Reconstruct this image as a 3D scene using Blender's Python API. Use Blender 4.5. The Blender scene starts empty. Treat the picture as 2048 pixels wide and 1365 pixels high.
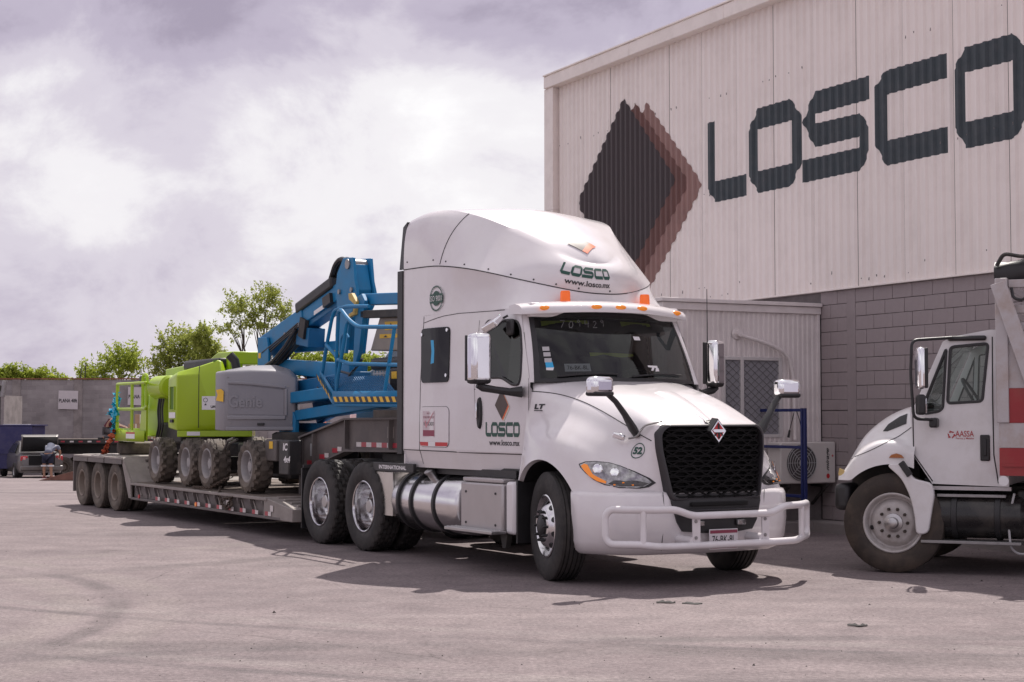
import bpy, bmesh, math, random
import numpy as np
from mathutils import Vector, Matrix
random.seed(7)
R = math.radians
scene = bpy.context.scene
COL = scene.collection

# ---------------------------------------------------------------- camera
cam_d = bpy.data.cameras.new('camera')
cam = bpy.data.objects.new('camera', cam_d)
COL.objects.link(cam)
cam_d.sensor_width = 36.0
cam_d.lens = 56.25
cam_d.clip_end = 3000
cam.location = (0, 0, 1.56)
cam.rotation_euler = (R(90) + math.atan(155.5 / 3200), 0, 0)
scene.camera = cam

# ---------------------------------------------------------------- sky and sun
SUN_AZ = math.atan2(0.185, 0.645)          # from +Y towards +X
SUN_EL = math.atan(1 / math.hypot(0.185, 0.645))
world = bpy.data.worlds.new('World')
scene.world = world
world.use_nodes = True
wn, wl = world.node_tree.nodes, world.node_tree.links
wn.clear()
def N(nt, t, **kw):
    n = nt.new(t)
    for k, v in kw.items():
        setattr(n, k, v)
    return n
w_out = N(wn, 'ShaderNodeOutputWorld')
w_bg = N(wn, 'ShaderNodeBackground')
w_bg.inputs['Strength'].default_value = 0.1
wl.new(w_bg.outputs[0], w_out.inputs[0])
sky = N(wn, 'ShaderNodeTexSky')
sky.sky_type = 'NISHITA'
sky.sun_disc = False
sky.sun_elevation = SUN_EL
sky.sun_rotation = SUN_AZ
sky.dust_density = 2.0
tc = N(wn, 'ShaderNodeTexCoord')
def w_noise(scale, detail, loc, sc, rough=0.55, dist=0.0):
    mp = N(wn, 'ShaderNodeMapping')
    mp.inputs['Location'].default_value = loc
    mp.inputs['Scale'].default_value = sc
    wl.new(tc.outputs['Generated'], mp.inputs[0])
    n = N(wn, 'ShaderNodeTexNoise')
    n.inputs['Scale'].default_value = scale
    n.inputs['Detail'].default_value = detail
    n.inputs['Roughness'].default_value = rough
    n.inputs['Distortion'].default_value = dist
    wl.new(mp.outputs[0], n.inputs['Vector'])
    return n.outputs['Fac']
def w_math(op, a, b=None, clamp=False):
    m = N(wn, 'ShaderNodeMath', operation=op, use_clamp=clamp)
    for i, x in enumerate((a, b)):
        if x is None:
            continue
        if isinstance(x, (int, float)):
            m.inputs[i].default_value = x
        else:
            wl.new(x, m.inputs[i])
    return m.outputs[0]
def w_ramp(fac, stops):
    r = N(wn, 'ShaderNodeValToRGB')
    r.color_ramp.interpolation = 'EASE'
    el = r.color_ramp.elements
    while len(el) < len(stops):
        el.new(0.5)
    for e, (p, c) in zip(el, stops):
        e.position = p
        e.color = (*c, 1)
    wl.new(fac, r.inputs[0])
    return r.outputs[0]
big = w_noise(2.6, 4.0, (0.55, 0.3, 0.10), (1, 1, 1.5), 0.5, 0.25)
mid = w_noise(7.0, 7.0, (1.3, 0.2, 0.4), (1, 1, 1.35), 0.60, 0.25)
den = w_math('ADD', w_math('MULTIPLY', big, 0.60), w_math('MULTIPLY', mid, 0.50))
# layered cloud decks: grey near the horizon, a bright band, then the grey underside of a higher deck
sep = N(wn, 'ShaderNodeSeparateXYZ')
wl.new(tc.outputs['Generated'], sep.inputs[0])
deck = w_ramp(w_math('ADD', sep.outputs['Z'], w_math('MULTIPLY', w_math('SUBTRACT', big, 0.5), 0.10)),
              [(0.0, (0.47,) * 3), (0.075, (0.46,) * 3), (0.145, (0.62,) * 3), (0.195, (0.64,) * 3),
               (0.235, (0.37,) * 3), (0.40, (0.46,) * 3), (0.62, (0.58,) * 3), (1.0, (0.60,) * 3)])
lum = w_math('ADD', w_math('MULTIPLY', w_math('SUBTRACT', den, 0.54), 1.85), deck)
cloud = w_ramp(lum, [(0.26, (3.5, 3.05, 3.95)), (0.40, (4.75, 4.25, 5.25)), (0.55, (6.3, 5.85, 6.6)), (0.70, (8.1, 7.85, 8.1)), (0.92, (9.5, 9.4, 9.4))])
cover = w_ramp(den, [(0.22, (0.86,) * 3), (0.40, (0.97,) * 3)])
mix = N(wn, 'ShaderNodeMix', data_type='RGBA')
wl.new(cover, mix.inputs['Factor'])
wl.new(sky.outputs[0], mix.inputs['A'])
wl.new(cloud, mix.inputs['B'])
wl.new(mix.outputs['Result'], w_bg.inputs['Color'])

sun_d = bpy.data.lights.new('sun', 'SUN')
sun_d.energy = 5.0
sun_d.angle = R(0.6)
sun_d.color = (1.0, 0.935, 0.875)
sun = bpy.data.objects.new('sun', sun_d)
COL.objects.link(sun)
sun.rotation_euler = Vector((0.185, 0.645, 1.0)).to_track_quat('Z', 'Y').to_euler()
sun.location = (10, 30, 40)

vs = scene.view_settings
vs.view_transform = 'Standard'
vs.look = 'None'
vs.exposure = 0.18
vs.gamma = 1.0

# ---------------------------------------------------------------- materials
MATS = {}
def mat(name, col, rough=0.5, metal=0.0, var=0.0, vscale=6.0, bump=0.0, bscale=60.0, coat=0.0, spec=None,
        dirt=None, dirt_amt=0.0, dirt_scale=3.0, aniso=None, emit=None, sub=None):
    if name in MATS:
        return MATS[name]
    m = bpy.data.materials.new(name)
    m.use_nodes = True
    nt, L = m.node_tree.nodes, m.node_tree.links
    b = nt['Principled BSDF']
    b.inputs['Base Color'].default_value = (*col, 1)
    b.inputs['Roughness'].default_value = rough
    b.inputs['Metallic'].default_value = metal
    b.inputs['Coat Weight'].default_value = coat
    b.inputs['Coat Roughness'].default_value = 0.04
    if spec is not None:
        b.inputs['Specular IOR Level'].default_value = spec
    if emit:
        b.inputs['Emission Color'].default_value = (*emit[0], 1)
        b.inputs['Emission Strength'].default_value = emit[1]
    if var or bump or dirt:
        t = N(nt, 'ShaderNodeTexCoord')
        src = t.outputs['Object']
    cur = None
    if var:
        n = N(nt, 'ShaderNodeTexNoise')
        n.inputs['Scale'].default_value = vscale
        n.inputs['Detail'].default_value = 6
        n.inputs['Roughness'].default_value = 0.6
        L.new(src, n.inputs['Vector'])
        rp = N(nt, 'ShaderNodeMapRange')
        rp.inputs['From Min'].default_value = 0.3
        rp.inputs['From Max'].default_value = 0.7
        rp.inputs['To Min'].default_value = 1 - var
        rp.inputs['To Max'].default_value = 1 + var * 0.6
        L.new(n.outputs['Fac'], rp.inputs['Value'])
        mx = N(nt, 'ShaderNodeMix', data_type='RGBA', blend_type='MULTIPLY')
        mx.inputs['Factor'].default_value = 1
        mx.inputs['A'].default_value = (*col, 1)
        L.new(rp.outputs[0], mx.inputs['B'])
        cur = mx.outputs['Result']
        rr = N(nt, 'ShaderNodeMapRange')
        rr.inputs['To Min'].default_value = max(0.02, rough - 0.12 * min(1, var * 4))
        rr.inputs['To Max'].default_value = min(1, rough + 0.12 * min(1, var * 4))
        L.new(n.outputs['Fac'], rr.inputs['Value'])
        L.new(rr.outputs[0], b.inputs['Roughness'])
    if dirt:
        n = N(nt, 'ShaderNodeTexNoise')
        n.inputs['Scale'].default_value = dirt_scale
        n.inputs['Detail'].default_value = 8
        n.inputs['Roughness'].default_value = 0.7
        L.new(src, n.inputs['Vector'])
        rp = N(nt, 'ShaderNodeMapRange')
        rp.inputs['From Min'].default_value = 0.45
        rp.inputs['From Max'].default_value = 0.72
        rp.inputs['To Max'].default_value = dirt_amt
        L.new(n.outputs['Fac'], rp.inputs['Value'])
        mx = N(nt, 'ShaderNodeMix', data_type='RGBA')
        L.new(rp.outputs[0], mx.inputs['Factor'])
        if cur:
            L.new(cur, mx.inputs['A'])
        else:
            mx.inputs['A'].default_value = (*col, 1)
        mx.inputs['B'].default_value = (*dirt, 1)
        cur = mx.outputs['Result']
    if cur:
        L.new(cur, b.inputs['Base Color'])
    if bump:
        n = N(nt, 'ShaderNodeTexNoise')
        n.inputs['Scale'].default_value = bscale
        n.inputs['Detail'].default_value = 4
        L.new(src, n.inputs['Vector'])
        bp = N(nt, 'ShaderNodeBump')
        bp.inputs['Strength'].default_value = bump
        bp.inputs['Distance'].default_value = 0.01
        L.new(n.outputs['Fac'], bp.inputs['Height'])
        L.new(bp.outputs[0], b.inputs['Normal'])
    MATS[name] = m
    return m
def glass(name, tint, refl=0.9, opac=0.0):
    if name in MATS:
        return MATS[name]
    m = bpy.data.materials.new(name)
    m.use_nodes = True
    nt, L = m.node_tree.nodes, m.node_tree.links
    nt.clear()
    o = N(nt, 'ShaderNodeOutputMaterial')
    tr = N(nt, 'ShaderNodeBsdfTransparent')
    tr.inputs[0].default_value = (*tint, 1)
    gl = N(nt, 'ShaderNodeBsdfGlossy')
    gl.inputs['Roughness'].default_value = 0.01
    gl.inputs['Color'].default_value = (refl, refl, refl, 1)
    fr = N(nt, 'ShaderNodeFresnel')
    fr.inputs[0].default_value = 1.5
    mx = N(nt, 'ShaderNodeMixShader')
    L.new(fr.outputs[0], mx.inputs[0])
    L.new(tr.outputs[0], mx.inputs[1])
    L.new(gl.outputs[0], mx.inputs[2])
    L.new(mx.outputs[0], o.inputs[0])
    MATS[name] = m
    return m

WHITE = mat('truck_white', (0.745, 0.71, 0.725), 0.22, coat=0.6, var=0.025, vscale=2.0, dirt=(0.50, 0.43, 0.37), dirt_amt=0.17, dirt_scale=2.2)
BLACKP = mat('black_plastic', (0.022, 0.021, 0.023), 0.45, var=0.2, vscale=8, bump=0.15, bscale=300)
DARK = mat('dark_chassis', (0.02, 0.019, 0.019), 0.6, var=0.3, vscale=5, dirt=(0.09, 0.075, 0.06), dirt_amt=0.6)
SEAM = mat('seam_black', (0.03, 0.028, 0.03), 0.6)
RUBBER = mat('tyre_rubber', (0.023, 0.021, 0.021), 0.72, var=0.25, vscale=9, dirt=(0.10, 0.085, 0.075), dirt_amt=0.45, dirt_scale=5, bump=0.2, bscale=120)
RUBBERD = mat('tyre_rubber_dusty', (0.105, 0.088, 0.075), 0.85, var=0.3, vscale=7, dirt=(0.25, 0.205, 0.165), dirt_amt=0.8, dirt_scale=4, bump=0.4, bscale=60)
CHROME = mat('chrome', (0.86, 0.86, 0.88), 0.06, 1.0, var=0.04, vscale=5)
ALU = mat('polished_aluminium', (0.72, 0.71, 0.72), 0.20, 1.0, var=0.06, vscale=7, bump=0.03, bscale=200)
ALUB = mat('brushed_aluminium', (0.50, 0.49, 0.49), 0.34, 1.0, var=0.08, vscale=9)
STEEL = mat('bare_steel', (0.32, 0.31, 0.31), 0.45, 0.8, var=0.2, vscale=12)
AMBER = mat('amber_lens', (0.95, 0.30, 0.02), 0.15, coat=0.5, emit=((1.0, 0.25, 0.02), 0.12))
GREENT = mat('green_lettering', (0.015, 0.075, 0.055), 0.4)
BROWNT = mat('brown_print', (0.085, 0.06, 0.052), 0.4)
ORANGET = mat('orange_print', (0.80, 0.17, 0.06), 0.4)
CREAMT = mat('cream_print', (0.70, 0.66, 0.56), 0.4)
REDT = mat('red_print', (0.55, 0.035, 0.04), 0.4, var=0.1)
WHITET = mat('white_print', (0.78, 0.76, 0.77), 0.4)
GREYT = mat('grey_print', (0.45, 0.44, 0.45), 0.5)
BLACKT = mat('black_print', (0.02, 0.02, 0.022), 0.5)
YELLOWT = mat('yellow_print', (0.80, 0.48, 0.03), 0.5, var=0.1)
BLUET = mat('blue_print', (0.03, 0.38, 0.70), 0.4)

# ---------------------------------------------------------------- mesh helpers
def tag(o, label=None, cat=None, group=None, kind=None):
    for k, v in (('label', label), ('category', cat), ('group', group), ('kind', kind)):
        if v:
            o[k] = v
    return o
def link(o, parent=None):
    COL.objects.link(o)
    if parent is not None:
        o.parent = parent
    return o
def empty(name, loc=(0, 0, 0), rz=0.0, label=None, cat=None, group=None):
    o = bpy.data.objects.new(name, None)
    o.empty_display_size = 0.2
    o.location = loc
    o.rotation_euler = (0, 0, rz)
    link(o)
    return tag(o, label, cat, group)
def axmat(a):
    a = Vector(a).normalized()
    h = Vector((0, 0, 1)) if abs(a.z) < 0.9 else Vector((1, 0, 0))
    u = h.cross(a).normalized()
    return u, a.cross(u).normalized(), a
class MB:
    def __init__(s):
        s.v, s.f, s.mi, s.cm = [], [], [], 0
    def add(s, vs, fs):
        b = len(s.v)
        s.v += [tuple(map(float, p)) for p in vs]
        for f in fs:
            s.f.append([b + i for i in f])
            s.mi.append(s.cm)
        return s
    def box(s, c, d, rot=None):
        x, y, z = d[0] / 2, d[1] / 2, d[2] / 2
        P = [Vector(p) for p in ((-x, -y, -z), (x, -y, -z), (x, y, -z), (-x, y, -z), (-x, -y, z), (x, -y, z), (x, y, z), (-x, y, z))]
        if rot is not None:
            if not isinstance(rot, Matrix):
                rot = Matrix.Rotation(rot[2], 3, 'Z') @ Matrix.Rotation(rot[1], 3, 'Y') @ Matrix.Rotation(rot[0], 3, 'X')
            P = [rot @ p for p in P]
        c = Vector(c)
        return s.add([p + c for p in P], [(0, 3, 2, 1), (4, 5, 6, 7), (0, 1, 5, 4), (1, 2, 6, 5), (2, 3, 7, 6), (3, 0, 4, 7)])
    def bx(s, x0, x1, y0, y1, z0, z1):
        return s.box(((x0 + x1) / 2, (y0 + y1) / 2, (z0 + z1) / 2), (x1 - x0, y1 - y0, z1 - z0))
    def bar(s, p0, p1, w, h, upv=(0, 0, 1)):
        p0, p1 = Vector(p0), Vector(p1)
        a = (p1 - p0)
        l = a.length
        a.normalize()
        up = Vector(upv)
        if abs(a.dot(up)) > 0.98:
            up = Vector((1, 0, 0))
        sd = a.cross(up).normalized()
        u2 = sd.cross(a).normalized()
        M = Matrix((a, sd, u2)).transposed()
        return s.box((p0 + p1) / 2, (l, w, h), M)
    def cyl(s, p0, p1, r0, r1=None, n=14, caps=True):
        p0, p1 = Vector(p0), Vector(p1)
        r1 = r0 if r1 is None else r1
        u, w, a = axmat(p1 - p0)
        vs = []
        for p, r in ((p0, r0), (p1, r1)):
            for i in range(n):
                t = 2 * math.pi * i / n
                vs.append(p + u * (r * math.cos(t)) + w * (r * math.sin(t)))
        fs = [(i, (i + 1) % n, n + (i + 1) % n, n + i) for i in range(n)]
        if caps:
            fs += [tuple(range(n - 1, -1, -1)), tuple(range(n, 2 * n))]
        return s.add(vs, fs)
    def tube(s, pts, r, n=8, closed=False, flat=None):
        P = [Vector(p) for p in pts]
        m = len(P)
        rings = []
        prev = None
        for i in range(m):
            if closed:
                d = (P[(i + 1) % m] - P[i - 1])
            elif i == 0:
                d = P[1] - P[0]
            elif i == m - 1:
                d = P[-1] - P[-2]
            else:
                d = (P[i + 1] - P[i]).normalized() + (P[i] - P[i - 1]).normalized()
            if d.length < 1e-6:
                d = P[min(i + 1, m - 1)] - P[i]
            d.normalize()
            if prev is None:
                u, w, _ = axmat(d)
            else:
                u = prev - d * prev.dot(d)
                u.normalize()
                w = d.cross(u)
            prev = u
            rr = r[i] if isinstance(r, (list, tuple)) else r
            rings.append([P[i] + u * (rr * math.cos(2 * math.pi * k / n)) + w * (rr * (flat or 1) * math.sin(2 * math.pi * k / n)) for k in range(n)])
        vs = [p for rg in rings for p in rg]
        fs = []
        for i in range(m if closed else m - 1):
            j = (i + 1) % m
            for k in range(n):
                fs.append((i * n + k, i * n + (k + 1) % n, j * n + (k + 1) % n, j * n + k))
        if not closed:
            fs += [tuple(range(n - 1, -1, -1)), tuple((m - 1) * n + k for k in range(n))]
        return s.add(vs, fs)
    def prism(s, poly, axis, a, b):
        # poly: 2-D outline in the two other axes (x: (y,z), y: (x,z), z: (x,y))
        def P(p, q):
            return {'x': (q, p[0], p[1]), 'y': (p[0], q, p[1]), 'z': (p[0], p[1], q)}[axis]
        n = len(poly)
        vs = [P(p, a) for p in poly] + [P(p, b) for p in poly]
        fs = [tuple(range(n)), tuple(range(2 * n - 1, n - 1, -1))] + [(i, n + i, n + (i + 1) % n, (i + 1) % n) for i in range(n)]
        return s.add(vs, fs)
    def lathe(s, prof, c, axis=(0, 1, 0), n=32, closed=False, mod=None):
        # prof: (radius, position along axis)
        u, w, a = axmat(axis)
        c = Vector(c)
        m = len(prof)
        vs = []
        for i in range(n):
            t = 2 * math.pi * i / n
            for j, (r, h) in enumerate(prof):
                rr = r - (mod(i, j) if mod else 0)
                vs.append(c + a * h + u * (rr * math.cos(t)) + w * (rr * math.sin(t)))
        fs = []
        for i in range(n):
            k = (i + 1) % n
            for j in range(m if closed else m - 1):
                q = (j + 1) % m
                fs.append((i * m + j, i * m + q, k * m + q, k * m + j))
        return s.add(vs, fs)
    def grid(s, rows, wrap=False):
        m = len(rows[0])
        vs = [p for r in rows for p in r]
        fs = []
        for i in range(len(rows) - 1):
            for j in range(m if wrap else m - 1):
                q = (j + 1) % m
                fs.append((i * m + j, i * m + q, (i + 1) * m + q, (i + 1) * m + j))
        return s.add(vs, fs)
    def build(s, name, mats, parent=None, smooth=35, bevel=0.0, solid=0.0, sub=0, label=None, seg=2, fixn=True):
        me = bpy.data.meshes.new(name)
        me.from_pydata(s.v, [], s.f)
        if not isinstance(mats, (list, tuple)):
            mats = [mats]
        for m in mats:
            me.materials.append(m)
        if len(mats) > 1:
            me.polygons.foreach_set('material_index', s.mi)
        if fixn:
            bm = bmesh.new()
            bm.from_mesh(me)
            bmesh.ops.remove_doubles(bm, verts=bm.verts, dist=1e-5)
            bmesh.ops.recalc_face_normals(bm, faces=bm.faces)
            bm.to_mesh(me)
            bm.free()
        if smooth:
            me.polygons.foreach_set('use_smooth', [True] * len(me.polygons))
            me.set_sharp_from_angle(angle=R(smooth))
        me.update()
        o = bpy.data.objects.new(name, me)
        link(o, parent)
        if solid:
            md = o.modifiers.new('solid', 'SOLIDIFY')
            md.thickness = abs(solid)
            md.offset = 1 if solid > 0 else -1
        if bevel:
            md = o.modifiers.new('bevel', 'BEVEL')
            md.width = bevel
            md.segments = seg
            md.limit_method = 'ANGLE'
            md.angle_limit = R(40)
            md.harden_normals = False
        if sub:
            md = o.modifiers.new('sub', 'SUBSURF')
            md.levels = sub
            md.render_levels = sub
        if label:
            o['label'] = label
        return o
def rbox(name, c, d, m, parent=None, bevel=0.01, rot=None, label=None, seg=2):
    return MB().box(c, d, rot).build(name, m, parent, bevel=bevel, label=label, seg=seg)
def roundpath(pts, r, n=5, closed=False):
    P = [Vector(p) for p in pts]
    out = []
    m = len(P)
    for i in range(m):
        if not closed and i in (0, m - 1):
            out.append(P[i])
            continue
        a, b, c = P[i - 1], P[i], P[(i + 1) % m]
        d1, d2 = (a - b), (c - b)
        q = min(r, d1.length * 0.45, d2.length * 0.45)
        s, e = b + d1.normalized() * q, b + d2.normalized() * q
        for k in range(n + 1):
            t = k / n
            out.append(s * (1 - t) ** 2 + b * (2 * t * (1 - t)) + e * t * t)
    return out
def rrect(x0, x1, y0, y1, r, n=4):
    out = []
    for cx, cy, a0 in ((x1 - r, y1 - r, 0), (x0 + r, y1 - r, 90), (x0 + r, y0 + r, 180), (x1 - r, y0 + r, 270)):
        for k in range(n + 1):
            t = R(a0 + 90 * k / n)
            out.append((cx + r * math.cos(t), cy + r * math.sin(t)))
    return out
def flat(name, poly, mapf, m, parent=None, label=None):
    # one n-gon decal or panel, points placed by mapf(u, v)
    return MB().add([mapf(*p) for p in poly], [tuple(range(len(poly)))]).build(name, m, parent, smooth=0, fixn=False, label=label)
def polys(name, plist, mapf, m, parent=None, label=None, smooth=0):
    b = MB()
    for p in plist:
        b.add([mapf(*q) for q in p], [tuple(range(len(p)))])
    return b.build(name, m, parent, smooth=smooth, fixn=False, label=label)
def star(name, poly, mapf, m, parent=None, off0=0.0, off1=-.012, rings=6, label=None, smooth=30):
    # filled outline that follows a curved surface: concentric rings, then a skirt down to off1; mapf(u, v, off)
    dense = []
    for p, q in zip(poly, poly[1:] + poly[:1]):
        k = max(1, int(math.hypot(q[0] - p[0], q[1] - p[1]) / .06))
        dense += [(p[0] + (q[0] - p[0]) * i / k, p[1] + (q[1] - p[1]) * i / k) for i in range(k)]
    cx_ = sum(p[0] for p in poly) / len(poly)
    cy_ = sum(p[1] for p in poly) / len(poly)
    poly = dense
    n = len(poly)
    b = MB()
    rows = [[mapf(p[0], p[1], off1) for p in poly]]
    for k in range(rings + 1):
        t = 1 - k / rings if k < rings else .02
        rows.append([mapf(cx_ + (p[0] - cx_) * t, cy_ + (p[1] - cy_) * t, off0) for p in poly])
    b.grid(rows, wrap=True)
    return b.build(name, m, parent, smooth=smooth, fixn=True, label=label)
def circle(cx, cy, rx, ry=None, n=24):
    ry = rx if ry is None else ry
    return [(cx + rx * math.cos(2 * math.pi * i / n), cy + ry * math.sin(2 * math.pi * i / n)) for i in range(n)]
def ring2(cx, cy, r0, r1, n=28, k=1.0):
    a, b = circle(cx, cy, r0, r0 * k, n), circle(cx, cy, r1, r1 * k, n)
    return [[a[i], b[i], b[(i + 1) % n], a[(i + 1) % n]] for i in range(n)]
_tc = {}
def textmesh(s, bold=0.0):
    key = (s, bold)
    if key in _tc:
        return _tc[key]
    cu = bpy.data.curves.new('txt', 'FONT')
    cu.body = s
    cu.size = 1
    cu.offset = bold
    cu.resolution_u = 3
    o = bpy.data.objects.new('txt', cu)
    COL.objects.link(o)
    dg = bpy.context.evaluated_depsgraph_get()
    me = bpy.data.meshes.new_from_object(o.evaluated_get(dg))
    vs = [tuple(v.co[:2]) for v in me.vertices]
    fs = [tuple(p.vertices) for p in me.polygons]
    bpy.data.objects.remove(o)
    bpy.data.meshes.remove(me)
    x0, x1 = min(v[0] for v in vs), max(v[0] for v in vs)
    y0, y1 = min(v[1] for v in vs), max(v[1] for v in vs)
    _tc[key] = ([((v[0] - x0) / (x1 - x0), (v[1] - y0) / (y1 - y0)) for v in vs], fs)
    return _tc[key]
def text(name, s, rect, mapf, m, parent=None, bold=0.0, shear=0.0, label=None):
    # rect = (u0, v0, u1, v1) in the surface's own coordinates
    vs, fs = textmesh(s, bold)
    u0, v0, u1, v1 = rect
    b = MB().add([mapf(u0 + (u1 - u0) * (x + shear * y), v0 + (v1 - v0) * y) for x, y in vs], fs)
    return b.build(name, m, parent, smooth=0, fixn=False, label=label)
# lettering of the company name, measured from the painted wall (x 0..6.85, y 0..1.28)
LOGO = {
 'L': [[(0, 1.28), (.24, 1.28), (.24, .33), (0, .24)], [(0, .24), (.24, .33), (.24, 0)], [(.24, .33), (1.075, .33), (1.075, 0), (.24, 0)]],
 'O': [[(1.11, .97), (1.385, 1.28), (1.385, .96)], [(1.385, 1.28), (2.175, 1.28), (2.175, .96), (1.385, .96)], [(2.175, 1.28), (2.42, 1.0), (2.2, .96), (2.175, .96)],
       [(2.2, .96), (2.42, 1.0), (2.42, .30), (2.2, .33)], [(2.2, .33), (2.42, .30), (2.175, 0), (2.175, .33)], [(2.175, .33), (2.175, 0), (1.385, 0), (1.385, .33)],
       [(1.385, .33), (1.385, 0), (1.11, .29), (1.375, .33)], [(1.11, .97), (1.385, .96), (1.385, .33), (1.11, .29)]],
 'S': [[(2.47, .88), (2.74, 1.28), (2.74, .96)], [(2.74, 1.28), (3.945, 1.28), (3.945, .955), (2.74, .955)], [(2.47, .88), (2.74, .96), (2.74, .48)],
       [(2.74, .82), (3.75, .80), (3.75, .48), (2.74, .48)], [(3.75, .80), (3.935, .58), (3.935, .26), (3.75, .48)], [(3.75, .48), (3.935, .26), (3.75, .01), (3.745, .33)],
       [(3.745, .33), (3.75, .01), (2.47, .01), (2.47, .335)]],
 'C': [[(4.07, 1.1), (4.28, 1.28), (4.29, .955)], [(4.28, 1.28), (5.485, 1.28), (5.485, .96), (4.29, .955)], [(4.07, 1.1), (4.29, .955), (4.29, .335), (4.07, .30)],
       [(4.07, .30), (4.29, .335), (4.28, 0)], [(4.29, .335), (5.485, .335), (5.485, 0), (4.28, 0)]],
 'Q': [[(5.59, 1.03), (5.79, 1.28), (5.81, .96)], [(5.79, 1.28), (6.62, 1.28), (6.62, .95), (5.81, .96)], [(6.62, 1.28), (6.86, 1.04), (6.63, .95), (6.62, .95)],
       [(6.63, .95), (6.86, 1.04), (6.86, .25), (6.63, .335)], [(6.63, .335), (6.86, .25), (6.62, 0), (6.62, .335)], [(6.62, .335), (6.62, 0), (5.81, 0), (5.81, .335)],
       [(5.81, .335), (5.81, 0), (5.59, .30)], [(5.59, 1.03), (5.81, .96), (5.81, .335), (5.59, .30)]],
}
def logo_word(name, rect, mapf, m, parent, thin=None):
    u0, v0, u1, v1 = rect
    b = MB()
    for k in LOGO:
        for p in LOGO[k]:
            b.add([mapf(u0 + (u1 - u0) * x / 6.86, v0 + (v1 - v0) * y / 1.28) for x, y in p], [tuple(range(len(p)))])
    return b.build(name, m, parent, smooth=0, fixn=False)

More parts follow.
